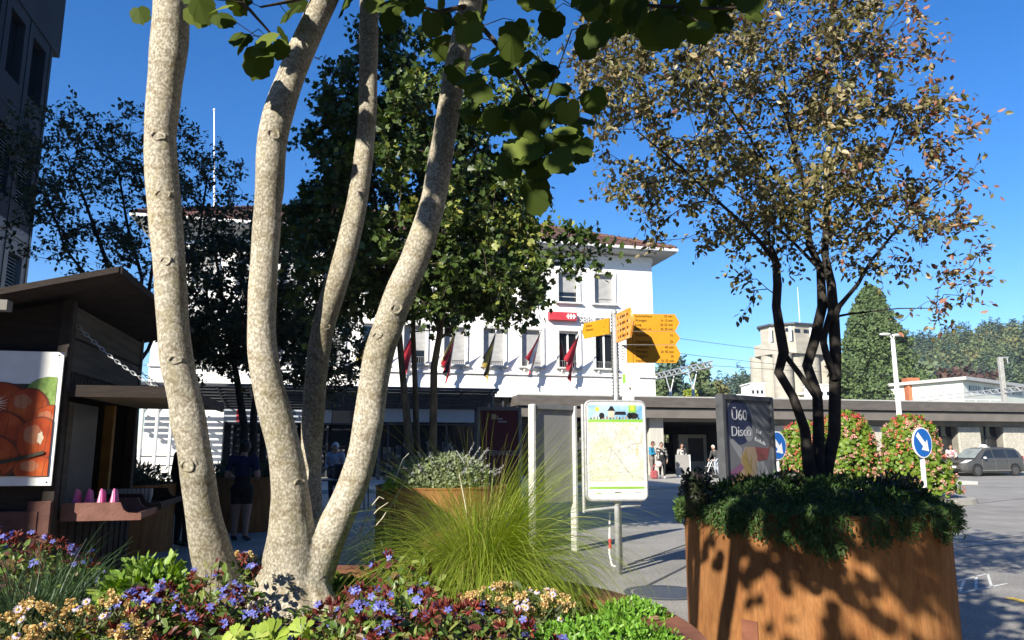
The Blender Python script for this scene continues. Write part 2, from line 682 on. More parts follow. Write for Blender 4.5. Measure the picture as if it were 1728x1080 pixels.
q = [ground_at(1600, 985), ground_at(1668, 968), ground_at(1700, 985), ground_at(1612, 1003)]
for a, b in ((0, 1), (3, 2), (0, 3)):
    strip(q[a], q[b], .035)
for i in range(3):
    t = .2 + .3 * i
    strip(q[3].lerp(q[2], t - .12), q[0].lerp(q[1], t + .18), .03)
setp(mb.build('white_road_marking', M_wline), kind='structure')
mb = MB()
strip(ground_at(1702, 1009), ground_at(1790, 1032), .11)
setp(mb.build('yellow_road_marking', M_ypaint), kind='structure')
mb = MB()
for a, b in (((1600, 918), (1760, 901)), ((1600, 926), (1760, 912)), ((1090, 990), (1170, 950)), ((1060, 953), (1170, 915)),
             ((1600, 855), (1760, 838)), ((1100, 870), (1160, 866))):
    strip(ground_at(*a), ground_at(*b), .045)
setp(mb.build('asphalt_seam', M_joint), kind='structure')
rng = np.random.default_rng(5)
mb = MB()
mc = ground_at(1120, 1000)
mb.cyl((mc.x, mc.y, .0), .33, .006, 32)
mb.lathe([(.36, .004), (.40, .007), (.43, .004)], 32, c=(mc.x, mc.y, 0))
o = mb.build('manhole_cover', M_dsteel)
setp(o, 'round dark iron manhole cover in the asphalt beside the corten planter', 'manhole cover')

# ================================================================== station building
stn = thing('station_building', ST, 'white three storey railway station building with brown tiled roof and rows of shuttered windows', 'building')
Z_E = uz(1106, 434, 0)[1]                 # wall top
zb = uz(1106, 674, 0)[1]                  # bottom of the white wall
UL = upx(253, 600)
D = 13.0
w1 = [upx(x, 590) for x in (605, 700, 767, 831, 898, 962, 1021)]
sp = (w1[-1] - w1[2]) / 4
w1 = [w1[-1] - sp * i for i in range(12)]
w1 = [u for u in w1 if u > UL + 1]
z1a, z1b = uz(962, 620)[1], uz(962, 559)[1]
z2a, z2b = uz(1020, 513)[1], uz(1020, 463)[1]
HW = .56
ops = [(u - HW, u + HW, z1a, z1b) for u in w1] + [(u - HW, u + HW, z2a, z2b) for u in w1]
mb = MB()
wall_open(mb, MS, UL, 0, zb, Z_E, ops, .28)
mb.add([(0, 0, zb), (0, D, zb), (0, D, Z_E), (0, 0, Z_E)], [(0, 1, 2, 3)], 0, MS)
mb.add([(UL, 0, 0), (UL, D, 0), (UL, D, Z_E), (UL, 0, Z_E)], [(3, 2, 1, 0)], 0, MS)
mb.add([(UL, D, 0), (0, D, 0), (0, D, Z_E), (UL, D, Z_E)], [(3, 2, 1, 0)], 0, MS)
# thin moulded string under the eaves, the ledge under the first floor
mb.box(((UL) / 2, -.06, z1a - .42), (-UL + .1, .12, .09), MS)
mb.box(((UL) / 2, -.035, Z_E - .22), (-UL + .07, .07, .3), MS)
mb.build('wall', M_white, stn)
# ground floor left part (white) and dark shop front
mb = MB()
us = upx(375, 740)
mb.box(((UL + us) / 2, .15, zb / 2 + .06), (us - UL, .3, zb - .14), MS)
mb.build('ground_floor_wall', M_white, stn)
OH = 1.05
mb = MB()
mb.box((UL / 2, D / 2, Z_E + .06), (-UL + 2 * OH, D + 2 * OH, .12), MS)
mb.build('soffit', M_soffit, stn)
mb = MB()
mb.box((UL / 2, -OH - .06, Z_E + .16), (-UL + 2 * OH + .2, .13, .17), MS, 0, .03)
mb.box((OH + .06, D / 2, Z_E + .16), (.13, D + 2 * OH, .17), MS, 0, .03)
mb.build('gutter', M_wpaint, stn)
mb = MB()
a, b = UL - OH, OH
z0, rise = Z_E + .26, 3.3
rg = D / 2 + OH
mb.add([(a, -OH, z0), (b, -OH, z0), (b, D + OH, z0), (a, D + OH, z0), (a + rg, D / 2, z0 + rise), (b - rg, D / 2, z0 + rise)],
       [(0, 1, 5, 4), (1, 2, 5), (2, 3, 4, 5), (3, 0, 4)], 0, MS)
# rows of ridge tiles on the hips
for (p, q_) in (((b, -OH, z0), (b - rg, D / 2, z0 + rise)), ((a, -OH, z0), (a + rg, D / 2, z0 + rise)), ((a + rg, D / 2, z0 + rise), (b - rg, D / 2, z0 + rise))):
    p, q_ = Vector(p), Vector(q_)
    n = int((q_ - p).length / .4)
    for i in range(n):
        c = p.lerp(q_, (i + .5) / n)
        mb.tube([p.lerp(q_, i / n) + Z3 * .04, p.lerp(q_, (i + 1) / n) + Z3 * .09], [.11, .13], 6, 0, MS)
mb.build('roof', M_tile, stn)

# windows: frame with its pane, blind, sill and little railing
slat_m = mat('blind_slat', (.40, .40, .40), (.46, .46, .46), scale=4, rough=.65)
openw = (w1[0], w1[1])
for lvl, (za, zt) in enumerate(((z1a, z1b), (z2a, z2b))):
    for i, u in enumerate(w1):
        is_open = lvl == 0 and i in (0, 1, 6)
        m_ = MB()
        for sx in (-1, 1):
            m_.box((u + sx * (HW + .075), -.03, (za + zt) / 2), (.15, .09, zt - za + .3), MS)
        m_.box((u, -.03, zt + .075), (2 * HW, .09, .15), MS)
        fr = m_.build('window', M_trim, stn)
        m_ = MB()
        if is_open:
            m_.box((u, .24, (za + zt) / 2), (2 * HW - .02, .02, zt - za - .02), MS)
            m_.build('pane', M_dglass, fr)
            m_ = MB()
            m_.box((u, .21, (za + zt) / 2), (.09, .05, zt - za - .04), MS)
            m_.box((u, .21, zt - .06), (2 * HW - .02, .05, .08), MS)
            for sx in (-1, 1):
                m_.box((u + sx * (HW - .04), .21, (za + zt) / 2), (.06, .05, zt - za - .02), MS)
            m_.build('casement', M_wpaint, fr)
        else:
            drop = 0 if (i * 7 + lvl * 3) % 5 else .35 * (zt - za)
            n = int((zt - za - drop) / .07)
            for k in range(n):
                zz = za + drop + .05 + k * (zt - za - drop - .1) / n
                m_.add([(u - HW + .02, .2, zz), (u + HW - .02, .2, zz), (u + HW - .02, .225, zz + .075), (u - HW + .02, .225, zz + .075)], [(0, 1, 2, 3)], 0, MS)
            m_.box((u, .235, (za + drop + zt) / 2), (2 * HW - .02, .012, zt - za - drop - .02), MS)
            if lvl == 1:
                m_.box((u, .18, za + .34), (2 * HW - .06, .03, .05), MS)
            m_.build('blind', slat_m, fr)
            if drop:
                m_ = MB()
                m_.box((u, .25, za + drop / 2), (2 * HW - .02, .012, drop), MS)
                m_.build('pane', M_dglass, fr)
        m_ = MB()
        m_.box((u, -.1, za - .06), (2 * HW + .42, .24, .1), MS, 0, .015)
        if lvl == 0:
            for sx in (-1, 1):
                m_.box((u + sx * .42, -.08, za - .2), (.13, .18, .18), MS, 0, .05)
        m_.build('sill', M_trim, fr)
        if lvl == 0:
            m_ = MB()
            m_.box((u, .05, za + .36), (2 * HW - .02, .025, .025), MS)
            for k in range(9):
                m_.box((u - HW + .1 + k * .115, .05, za + .18), (.018, .018, .36), MS)
            m_.build('window_railing', M_grey, fr)

# ground floor: shop front under the glass canopy
mb = MB()
mb.box(((us - .2) / 2, .4, zb / 2 + .06), (-us - .2, .05, zb - .14), MS)
mb.build('shop_front', M_dglass, stn)
for u in np.arange(us + .4, -.6, 1.5):
    mb = MB()
    mb.box((u, .3, zb / 2 + .06), (.09, .12, zb - .14), MS)
    mb.build('shop_mullion', M_dsteel, stn)
mb = MB()
mb.box((us / 2, .3, 2.75), (-us - .4, .1, .08), MS)
mb.build('shop_transom', M_dsteel, stn)
m_shop = mat('shop_goods', (.05, .05, .06), (.35, .33, .30), scale=5, rough=.8, lo=.5, hi=.7)
rr = random.Random(4)
for i in range(26):
    mb = MB()
    u = us + 1 + rr.random() * (-us - 3)
    h = .25 + rr.random() * .5
    mb.box((u, .33 + i * .0012, .9 + rr.random() * 1.2), (.25 + rr.random() * .5, .05, h), MS)
    mb.build('window_notice', m_shop, stn)

# dark fascia canopy running on along the right wing
can = thing('platform_canopy', ST + U * 10, 'long flat grey canopy with a stepped fascia along the station and its low wing', 'canopy')
uA, uB = upx(872, 690, -1), 42.0
z_t, z_m, z_b = 4.25, 3.72, 3.14
mb = MB()
mb.box(((uA + uB) / 2, .2, (z_t + z_m) / 2), (uB - uA, 2.6, z_t - z_m), MS)
mb.build('roof_slab', M_fascia, can)
mb = MB()
mb.box(((uA + uB) / 2, .22, (z_m + z_b) / 2 - .03), (uB - uA, 2.3, z_m - z_b - .08), MS)
mb.build('fascia', mat('lower_fascia', (.15, .135, .12), (.19, .17, .15), scale=1.2, rough=.6), can)
mb = MB()
mb.box(((uA + uB) / 2, -1.08, z_t + .03), (uB - uA, .08, .07), MS)
mb.build('edge_trim', mat('zinc_trim', (.42, .42, .40), rough=.5), can)

# low right wing behind it
wing = thing('station_wing', ST + U * 20, 'long low station wing with stone pillars and dark openings below the flat canopy', 'building')
ua, ub = upx(1112, 780), upx(1222, 780)
pil = [(upx(1618, 770), upx(1657, 770)), (upx(1694, 770), upx(1735, 770))]
step = pil[1][0] - pil[0][0]
z_l = 2.86
ops = [(ua, ub + 2.2, .13, 3.0)]
x = pil[0][0] - (step - (pil[0][1] - pil[0][0]))
opw = step - (pil[0][1] - pil[0][0])
xs_ = []
k = -3
while True:
    o0 = pil[0][0] - opw + k * step
    if o0 > 41:
        break
    if o0 > ub + 2.6:
        xs_.append(o0)
    k += 1
ops += [(o0, o0 + opw, .7, z_l) for o0 in xs_]
mb = MB()
wall_open(mb, MS, .02, 42, 0.12, z_b + .3, ops, .45)
mb.build('wall', M_conc, wing)
for o0 in xs_:
    mb = MB()
    mb.box((o0 - (step - opw) / 2, -.06, 1.5), (step - opw - .1, .14, 2.66), MS, 0, .03)
    mb.build('stone_pillar', M_stone, wing)
    mb = MB()
    mb.box((o0 + opw / 2, .42, 1.8), (opw, .03, 2.3), MS)
    wo = mb.build('window', M_dglass, wing)
    mb = MB()
    mb.box((o0 + opw * .5, .37, 1.8), (.07, .07, 2.3), MS)
    mb.box((o0 + opw * .5, .372, 2.2), (opw, .07, .07), MS)
    mb.build('frame', M_dsteel, wo)
mb = MB()
u0 = upx(1100, 780)
mb.box(((u0 - .4 + ua) / 2 + .2, -.1, 1.7), (ua - u0 + .4, .4, 3.2), MS, 0, .02)
mb.build('entry_pillar', mat('pale_panel', (.50, .48, .43), (.56, .54, .49), scale=2, rough=.8, stretch=(6, 6, .3)), wing)
# the open hall behind: floor, side walls, ceiling, back wall with a lit window
mb = MB()
hu0, hu1, hd = ua - .1, ub + 2.3, 9.0
mb.add([(hu0, .45, .13), (hu1, .45, .13), (hu1, hd, .13), (hu0, hd, .13)], [(0, 1, 2, 3)], 0, MS)
mb.add([(hu0, .45, 3.0), (hu1, .45, 3.0), (hu1, hd, 3.0), (hu0, hd, 3.0)], [(3, 2, 1, 0)], 0, MS)
mb.add([(hu0, .45, .13), (hu0, hd, .13), (hu0, hd, 3.0), (hu0, .45, 3.0)], [(0, 1, 2, 3)], 0, MS)
mb.add([(hu1, .45, .13), (hu1, hd, .13), (hu1, hd, 3.0), (hu1, .45, 3.0)], [(3, 2, 1, 0)], 0, MS)
wu0, wz0 = uz(1117, 748, hd)
wu1, wz1 = uz(1129, 735, hd)
wz0, wz1 = 1.9, 2.45
mh = frame(ST + V * hd, U, V)
wall_open(mb, mh, hu0, hu1, .13, 3.0, [(wu0, wu0 + (wu1 - wu0) * .46, wz0, wz1), (wu0 + (wu1 - wu0) * .54, wu1, wz0, wz1)], .1)
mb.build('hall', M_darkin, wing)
mb = MB()
mb.box((upx(1172, 760, 4), 4.6, 1.25), (1.9, .8, 2.25), MS, 0, .03)
o = mb.build('vending_kiosk', mat('kiosk_cream', (.33, .31, .27), (.4, .38, .33), rough=.6))
o['label'] = 'cream framed vending kiosk standing in the dark station hall'
o['category'] = 'vending machine'
mb = MB()
mb.box((upx(1173, 760, 4) + .15, 4.17, 1.45), (1.0, .04, 1.4), MS)
o2 = mb.build('kiosk_screen', M_black, o)

# roof flagpole
fp = at(360, 370, 40)
mb = MB()
top = at(363, 187, 40)
mb.tube([(fp.x, fp.y, fp.z - 2.4), (fp.x, fp.y, fp.z + 1), (top.x - .05, fp.y, top.z)], [.07, .06, .035], 8)
mb.ell((top.x - .05, fp.y, top.z + .06), .08, 8, 6)
o = mb.build('flagpole', M_wpaint)
setp(o, 'thin bare white flagpole on the left end of the station roof', 'flagpole')

# SBB sign and lettering on the facade
sg = thing('station_sign', ST + U * -6 + Z3 * 8, 'red station sign with a white arrow cross on the white facade', 'sign')
u0, zt = uz(924, 527)
u1, zb_ = uz(971, 543)
mb = MB()
mb.box(((u0 + u1) / 2, -.16, (zt + zb_) / 2), (u1 - u0, .3, zt - zb_), MS, 0, .02)
mb.build('sign_panel', M_red, sg)
mb = MB()
h = (zt - zb_) * .30
cx, cz = u1 - 2.5 * h, (zt + zb_) / 2
t = h * .3
for poly in ([(-t / 1.2, -h), (t / 1.2, -h), (t / 1.2, h), (-t / 1.2, h)], [(-h * 1.5, -t), (-t / 1.2, -t), (-t / 1.2, t), (-h * 1.5, t)], [(t / 1.2, -t), (h * 1.5, -t), (h * 1.5, t), (t / 1.2, t)],
             [(-h * 1.3, 0), (-h * 2.0, 0), (-h * 1.15, h), (-h * .75, h)], [(-h * 2.0, 0), (-h * 1.3, 0), (-h * .75, -h), (-h * 1.15, -h)],
             [(h * 2.0, 0), (h * 1.3, 0), (h * .75, h), (h * 1.15, h)], [(h * 1.3, 0), (h * 2.0, 0), (h * 1.15, -h), (h * .75, -h)]):
    mb.prism([(cx + a, cz + b) for a, b in poly], -.345, -.312, 0, MS)
mb.build('emblem', M_wpaint, sg)
lt = thing('facade_lettering', ST + U * -4 + Z3 * 8, 'row of pale grey raised letters beside the red station sign', 'lettering')
mb = MB()
u0, zl = uz(976, 544)
add_text(mb, 'SBB CFF', (zt - zb_) * 1.02, MS, u0, zl, -.06, extrude=.05, bold=.01)
mb.build('letters', mat('letter_grey', (.52, .52, .52), rough=.5), lt)

# ------------------------------------------------------------------ flags on raked poles
M_fr = mat('flag_red', (.42, .02, .035), (.5, .03, .05), rough=.8)
M_fw = mat('flag_white', (.62, .60, .56), rough=.8)
M_fy = mat('flag_yellow', (.42, .30, .07), rough=.8)
M_fk = mat('flag_black', (.03, .03, .03), rough=.8)
flags = [(690, 'red and white flag hanging half hidden behind the slim planter tree trunks', (1, 0, 0)),
         (757, 'red, black and yellow flag just right of the slim trunks by the second window', (0, 3, 0, 2)),
         (824, 'mustard yellow and black flag below the third facade window', (2, 3, 2, 3)),
         (897, 'red and white flag hanging furled below a closed window left of the station sign', (1, 0, 1, 0)),
         (962, 'red, black and gold flag hanging directly under the station sign', (0, 3, 0, 0)),
         (620, 'pale yellow flag half hidden behind the leaning right tree trunk', (2, 1, 2))]
for i, (px, lab, cols) in enumerate(flags):
    u, z = uz(px, 634)
    base = MS @ Vector((u, 0, z))
    tip = MS @ Vector((u + .12, -1.35, z + 2.2))
    fl = thing('flag', base, lab, 'flag', 'flags on raked poles along the station front')
    mb = MB()
    mb.tube([base, tip], [.03, .022], 6)
    mb.ell(tip, .045, 6, 5)
    mb.build('pole', M_wpaint, fl)
    mb = MB()
    ns, nt_ = 18, 9
    rf = random.Random(i)
    vs, fs, mi = [], [], []
    for a in range(ns + 1):
        s = a / ns
        P = base.lerp(tip, .25 + .73 * s)
        for c in range(nt_ + 1):
            t = c / nt_
            drop = t * (1.15 + .35 * s)
            pull = t * (.55 + .2 * math.sin(3 * s + i))
            q = P.lerp(base.lerp(tip, .42), pull * .8)
            q = Vector((q.x, q.y, P.z - drop * (.9)))
            q = q + U * (.09 * math.sin(s * 17 + t * 3 + i) * t - .46 * t * (.4 + s)) + V * (.07 * math.cos(s * 13 + i) * t)
            vs.append(q)
    for a in range(ns):
        for c in range(nt_):
            k = a * (nt_ + 1) + c
            fs.append((k, k + 1, k + nt_ + 2, k + nt_ + 1))
            mi.append(cols[min(int(a / ns * len(cols)), len(cols) - 1)])
    mb.add(vs, fs, mi)
    mb.build('cloth', [M_fr, M_fw, M_fy, M_fk], fl, smooth=True)

# ------------------------------------------------------------------ steel and glass canopy before the left half
gc = thing('glass_canopy', ST + U * -15 + V * -3, 'blue grey steel and glass slatted canopy in front of the left half of the station', 'canopy')
g0, g1 = UL - 2.0, upx(842, 662, -4.2)
gz0, gz1 = 3.42, 4.25                       # back low, front high
for k in range(9):
    t = k / 8
    mb = MB()
    mb.box(((g0 + g1) / 2, -.6 - 3.6 * t, gz0 + (gz1 - gz0) * t), (g1 - g0, .10, .11), MS)
    mb.build('slat', M_dsteel, gc)
for u in np.arange(g0 + .3, g1, 1.35):
    mb = MB()
    mb.tube([(u, -.4, gz0 - .04), (u, -4.25, gz1 - .02)], .045, 4, 0, MS)
    mb.build('rafter', M_dsteel, gc)
mglass = mat('canopy_glass', (.10, .13, .17), (.13, .16, .2), rough=.15, spec=.6)
for k in range(0, 8):
    mb = MB()
    t0, t1 = k / 8, (k + .55) / 8
    mb.add([(g0, -.6 - 3.6 * t0, gz0 + (gz1 - gz0) * t0 + .06), (g1, -.6 - 3.6 * t0, gz0 + (gz1 - gz0) * t0 + .06),
            (g1, -.6 - 3.6 * t1, gz0 + (gz1 - gz0) * t1 + .07), (g0, -.6 - 3.6 * t1, gz0 + (gz1 - gz0) * t1 + .07)], [(0, 1, 2, 3)], 0, MS)
    mb.build('glass_strip', mglass, gc)
for px in (237, 263, 287, 470, 640, 830):
    u = upx(px, 740, -3.2)
    mb = MB()
    mb.tube([(u, -3.2, .12), (u, -3.2, 3.9)], .075, 8, 0, MS)
    mb.tube([(u, -3.2, 3.0), (u, -1.6, 3.6)], .04, 6, 0, MS)
    mb.build('post', M_wpaint if px < 300 else M_dsteel, gc)
for z_ in (.8, 1.2):
    mb = MB()
    mb.tube([(g0, -3.2, z_), (upx(330, 740, -3.2), -3.2, z_)], .035, 6, 0, MS)
    mb.build('rail', M_dsteel, gc)

# white shop sign bands under that canopy
M_band = mat('sign_band', (.42, .46, .52), (.46, .5, .56), rough=.5)
for (xa, xb, ya, yb, lab, txt) in ((378, 560, 692, 712, 'long pale shop sign band with a red square and dark lettering behind the forked trunks', 1),
                                   (648, 800, 690, 712, 'plain pale sign band under the glass canopy left of the maroon poster case', 0)):
    u0, z0_ = uz(xa, yb, -.9)
    u1, z1_ = uz(xb, ya, -.9)
    o = thing('shop_sign', MS @ Vector(((u0 + u1) / 2, -.9, z0_)), lab, 'sign')
    mb = MB()
    mb.box(((u0 + u1) / 2, -.9, (z0_ + z1_) / 2), (u1 - u0, .14, z1_ - z0_), MS, 0, .01)
    mb.build('panel', M_band, o)
    if txt:
        mb = MB()
        us_ = upx(406, 702, -.9)
        mb.box((us_, -.98, (z0_ + z1_) / 2), (.36, .03, z1_ - z0_ - .06), MS)
        mb.build('red_square', M_red, o)
        mb = MB()
        add_text(mb, 'C', .46, MS, upx(493, 702, -.9) - .14, (z0_ + z1_) / 2 - .17, -.978, bold=.008)
        mb.build('lettering', M_black, o)

# ================================================================== tall building on the left
LB = at(54, 400, 21)
LB.z = 0
# its near end is where the edge of its shadow falls on the hut (beside the poster's middle)
_h = at(66, 700, 6.85)
_s = Vector((TO_SUN.x, TO_SUN.y))
_d = Vector((_h.x - LB.x, _h.y - LB.y))
# _h + k*_s = LB - t*V
_det = _s.x * V.y - _s.y * V.x
# _d = -k*_s - t*V
Lx = (_d.y * _s.x - _d.x * _s.y) / -_det
off = thing('office_block', LB - V * 10, 'tall dark grey panelled office block with vertical windows at the left edge', 'building')
H = 16.2
ML = frame(LB - V * Lx, V, -U)
rows = [(11.35, 13.15), (8.2, 10.0), (5.05, 6.85), (1.0, 3.2)]
M_pan = mat('panel_grey_dark', (.028, .032, .040), (.038, .043, .052), scale=.8, rough=.75, spec=.1)
M_panl = mat('panel_grey_light', (.20, .198, .19), (.24, .235, .225), scale=.8, rough=.6)
ops = []
ctr = [Lx - .95 - 1.52 * k for k in range(7)]
for za, zt in rows:
    for c in ctr:
        ops.append((c - .47, c + .47, za, zt))
mb = MB()
wall_open(mb, ML, 0, Lx, 0, 7.6, [o for o in ops if o[2] < 7], .25, 1, 1)
wall_open(mb, ML, 0, Lx, 7.6, H - 1.9, [o for o in ops if o[2] > 7], .25, 0, 0)
ML2 = frame(LB - V * Lx + U * .03, V, -U)
mb.box((Lx / 2 + .2, .2, H - 1.35), (Lx + .5, .42, 2.7), ML2, 0)
mb.box((Lx / 2, 4.2, H / 2), (Lx - .02, 7.8, H), ML, 0)
mb.build('wall', [M_pan, M_panl], off)
mb = MB()
for k in range(8):
    x_ = Lx - .2 - 1.52 * k
    mb.box((x_, -.012, H / 2 - 1.2), (.022, .024, H - 2.6), ML)
for z_ in (7.3, 10.55, 4.4):
    mb.box((Lx / 2, -.012, z_), (Lx, .024, .022), ML)
mb.build('panel_joint', M_black, off)
for ri, (za, zt) in enumerate(rows):
    for c in ctr:
        mb = MB()
        mb.box((c, .22, (za + zt) / 2), (.92, .03, zt - za - .02), ML)
        wo = mb.build('window', M_dglass, off)
        if ri in (1, 2):
            mb = MB()
            n = 18
            for k in range(n):
                zz = za + .06 + (zt - za - .1) * k / n
                mb.add([(c - .44, .1, zz), (c + .44, .1, zz), (c + .44, .15, zz + .07), (c - .44, .15, zz + .07)], [(0, 1, 2, 3)], 0, ML)
            mb.build('blind', mat('office_blind', (.20, .20, .19), rough=.6), wo)
        mb = MB()
        mb.box((c, .16, za + .03), (.92, .1, .05), ML)
        mb.box((c - .15, .172, (za + zt) / 2), (.06, .06, zt - za - .1), ML)
        mb.build('frame', M_dsteel, wo)


# unseen blocks added behind and to the right of the viewer to cut sky light
for c, d, lab in (((22, 0, 0), (12, 26, 14), 'added plain dark block, out of view, cutting sky light from the right'), ((-8, -21, 0), (40, 12, 9.5), 'low added dark block, out of view, cutting sky light behind the viewer'),
                  ((24, -27, 0), (20, 16, 14), 'added plain dark corner block, out of view, cutting sky light behind on the right')):
    o = thing('sky_light_blocker', c, lab, 'building')
    mb = MB()
    mb.box((c[0], c[1], d[2] / 2), d, None, 0, .05)
    mb.build('wall', mat('sky_blocker_wall', (.05, .048, .045), (.07, .068, .065), scale=.5), o)
    mb = MB()
    mb.box((c[0], c[1], d[2] + .15), (d[0] + .8, d[1] + .8, .3), None, 0, .05)
    mb.build('roof', M_dsteel, o)

# ================================================================== far background
rng = np.random.default_rng(11)


def clump_crown(mb, c, r, h, n, size, rng, mi=0):
    d = nrm(rng.normal(size=(n, 3)))
    p = np.array(c) + d * np.array([r, r, h]) * (rng.random((n, 1)) ** .35)
    nn = d + rng.normal(size=(n, 3)) * .5 + np.array([0, 0, .4])
    leaves(mb, p, rng.normal(size=(n, 3)), nn, size * (.6 + .8 * rng.random(n)), QUAD, mi)


def hill(name, pts, Y, depth, lab=None):
    """a wooded ridge: skyline points in the photograph give the height at distance Y"""
    prof = [at(px, py, Y) for px, py in pts]
    xs = np.array([p.x for p in prof])
    zs = np.array([p.z for p in prof]) - Y * .022
    mb = MB()
    nx, ny = 60, 14
    gx = np.linspace(xs[0], xs[-1], nx)
    vs = []
    rg = np.random.default_rng(3)
    for j in range(ny + 1):
        t = j / ny
        for i in range(nx):
            zt = float(np.interp(gx[i], xs, zs))
            z = zt * math.sin(min(1, t * 1.25) * math.pi / 2) ** .8 * (1 if t < .8 else 1 - (t - .8) * 2.2)
            vs.append((gx[i], Y - depth + depth * 1.25 * t, z - 3 + rg.normal() * .4))
    fs = [(j * nx + i, j * nx + i + 1, (j + 1) * nx + i + 1, (j + 1) * nx + i) for j in range(ny) for i in range(nx - 1)]
    mb.add(vs, fs)
    o = mb.build(name, mat('hill_ground', (.03, .045, .015), (.05, .06, .025), scale=.1, rough=1), smooth=True)
    setp(o, kind='structure')

    def hz(x, y):
        t = (y - (Y - depth)) / (depth * 1.25)
        zt = float(np.interp(x, xs, zs))
        return zt * math.sin(min(1, t * 1.25) * math.pi / 2) ** .8 - 3
    return xs, hz


LM = [leafmat('wood_green', [lin('4f5f3c'), lin('606f45'), lin('5a6b4a'), lin('6e7a50')], trans=.1, rough=.7),
      leafmat('wood_blue_green', [lin('43584a'), lin('526a58'), lin('5d7364'), lin('4b6452')], trans=.1, rough=.7),
      leafmat('wood_autumn', [lin('686c44'), lin('7c744a'), lin('727a4a'), lin('65663e')], trans=.1, rough=.7)]  # wood colours greyed: some distance haze is put into the leaves


def wood(xs, hz, Y, depth, n, tmax, name):
    mb = MB()
    rg = np.random.default_rng(n)
    for i in range(n):
        x = xs[0] + (xs[-1] - xs[0]) * rg.random()
        t = rg.random() ** .8 * tmax
        y = Y - depth + depth * 1.25 * t
        z = hz(x, y)
        hgt = 5.5 + 4 * rg.random()
        con = rg.random() < .45
        mi = 1 if con else (2 if rg.random() < .28 else 0)
        if con:
            k = 130
            s = rg.random(k)
            ang = rg.random(k) * 6.283
            rad = (1 - s) * 2.4 + .2
            p = np.stack([x + rad * np.cos(ang), y + rad * np.sin(ang), z - 1 + s * (hgt + 4)], 1)
            ax = np.stack([np.cos(ang), np.sin(ang), -.35 + 0 * ang], 1)
            nn = np.stack([np.cos(ang) * .5, np.sin(ang) * .5, 1 + 0 * ang], 1) + rg.normal(size=(k, 3)) * .3
            leaves(mb, p, ax, nn, .6 + .6 * (1 - s), QUAD, mi)
        else:
            clump_crown(mb, (x, y, z + hgt * .45), 3.0 + rg.random(), hgt * .55, 190, .72, rg, mi)
    o = mb.build(name, LM)
    return o


xs, hz = hill('wooded_hill', [(1380, 640), (1412, 592), (1450, 583), (1500, 574), (1560, 560), (1600, 553), (1640, 545), (1690, 550), (1728, 545), (1900, 540), (2200, 570)], 330, 150)
o = wood(xs, hz, 330, 150, 1500, .86, 'hill_woodland')
setp(o, 'mixed dark and pale green woodland covering the hill on the right', 'woodland', kind='stuff')
xs, hz = hill('left_hill', [(1000, 690), (1100, 672), (1190, 650), (1215, 634), (1240, 624), (1290, 619), (1340, 618), (1420, 630)], 260, 90)
o = wood(xs, hz, 260, 90, 330, .86, 'ridge_woodland')
setp(o, 'olive green woodland on the low ridge left of the grain silo', 'woodland', kind='stuff')

M_trunk = mat('dark_bark', (.035, .028, .022), (.06, .05, .04), scale=14, rough=.9, bump=.5, bscale=40)
# deciduous trees right of the station corner
specs = [(1135, 640, 100, 4.2, 9.5, 592, 'tall dark green tree close to the right corner of the station', 1),
         (1182, 655, 108, 3.6, 6.5, 607, 'mid green tree between the station corner tree and the silo', 0),
         (1112, 655, 96, 3.6, 6.5, 622, 'low bushy tree right against the white station corner', 0),
         (1213, 668, 116, 3.0, 5, 640, 'small olive tree behind the railway gantry, nearest the silo', 2),
         (1163, 668, 84, 1.0, 2.2, 660, 'small bright yellow green tree behind the canopy roof between the two gantry legs', 3)]
LM4 = LM + [leafmat('yellow_green_leaf', [lin('8b9a3a'), lin('a9ac48'), lin('7f9440')], trans=.2)]
for px, py, Y, r, hh, top, lab, mi in specs:
    c = at(px, py, Y)
    tp = at(px, top, Y)
    t = thing('background_tree', (c.x, Y, 0), lab, 'tree')
    mb = MB()
    rg = np.random.default_rng(px)
    for k in range(9):
        a = rg.random() * 6.28
        q = rg.random()
        zc = 3 + (tp.z - 4) * q
        rr_ = r * (1.15 - .75 * q) * .6
        clump_crown(mb, (c.x + math.cos(a) * r * .5 * (1.1 - q), Y + math.sin(a) * r * .5, zc), rr_, min(rr_, tp.z - zc if tp.z - zc > .6 else .6), 260, .45, rg, mi)
    clump_crown(mb, (c.x, Y, tp.z - r * .5), r * .5, r * .5, 300, .45, rg, mi)
    mb.build('crown', LM4, t)
    mb = MB()
    mb.tube([(c.x, Y, 0), (c.x + .1, Y, tp.z * .6)], [.35, .15], 8)
    mb.build('trunk', M_trunk, t)

# giant conifer
c = at(1478, 660, 100)
tp = at(1466, 487, 100)
t = thing('giant_conifer', (c.x, 100, 0), 'tall broad conical conifer standing right of the grain silo', 'tree')
mb = MB()
rg = np.random.default_rng(77)
n_b = 420
for i in range(n_b):
    s = (i + rg.random()) / n_b
    s = s ** .85
    z = 2 + (tp.z - 2) * s
    a = i * 2.39996 + rg.random() * .5
    rad = (6.4 * (1 - s) ** .72 + .25) * (1 + .13 * math.sin(z * 2.1 + 2 * a) + .10 * math.sin(z * .9 + a))
    rr_ = rad * (.72 + .4 * rg.random())
    cx, cy = c.x + math.cos(a) * rr_ - (c.x - tp.x) * s, 100 + math.sin(a) * rr_
    k = 130
    d = nrm(rg.normal(size=(k, 3)))
    sc = (1.0 * (1 - s) + .45) * (.8 + .5 * rg.random())
    p = np.array([cx, cy, z]) + d * np.array([sc, sc, sc * .75])
    nn = d + np.array([0, 0, .5]) + rg.normal(size=(k, 3)) * .3
    leaves(mb, p, rg.normal(size=(k, 3)), nn, .17 + .22 * rg.random(k), QUAD)
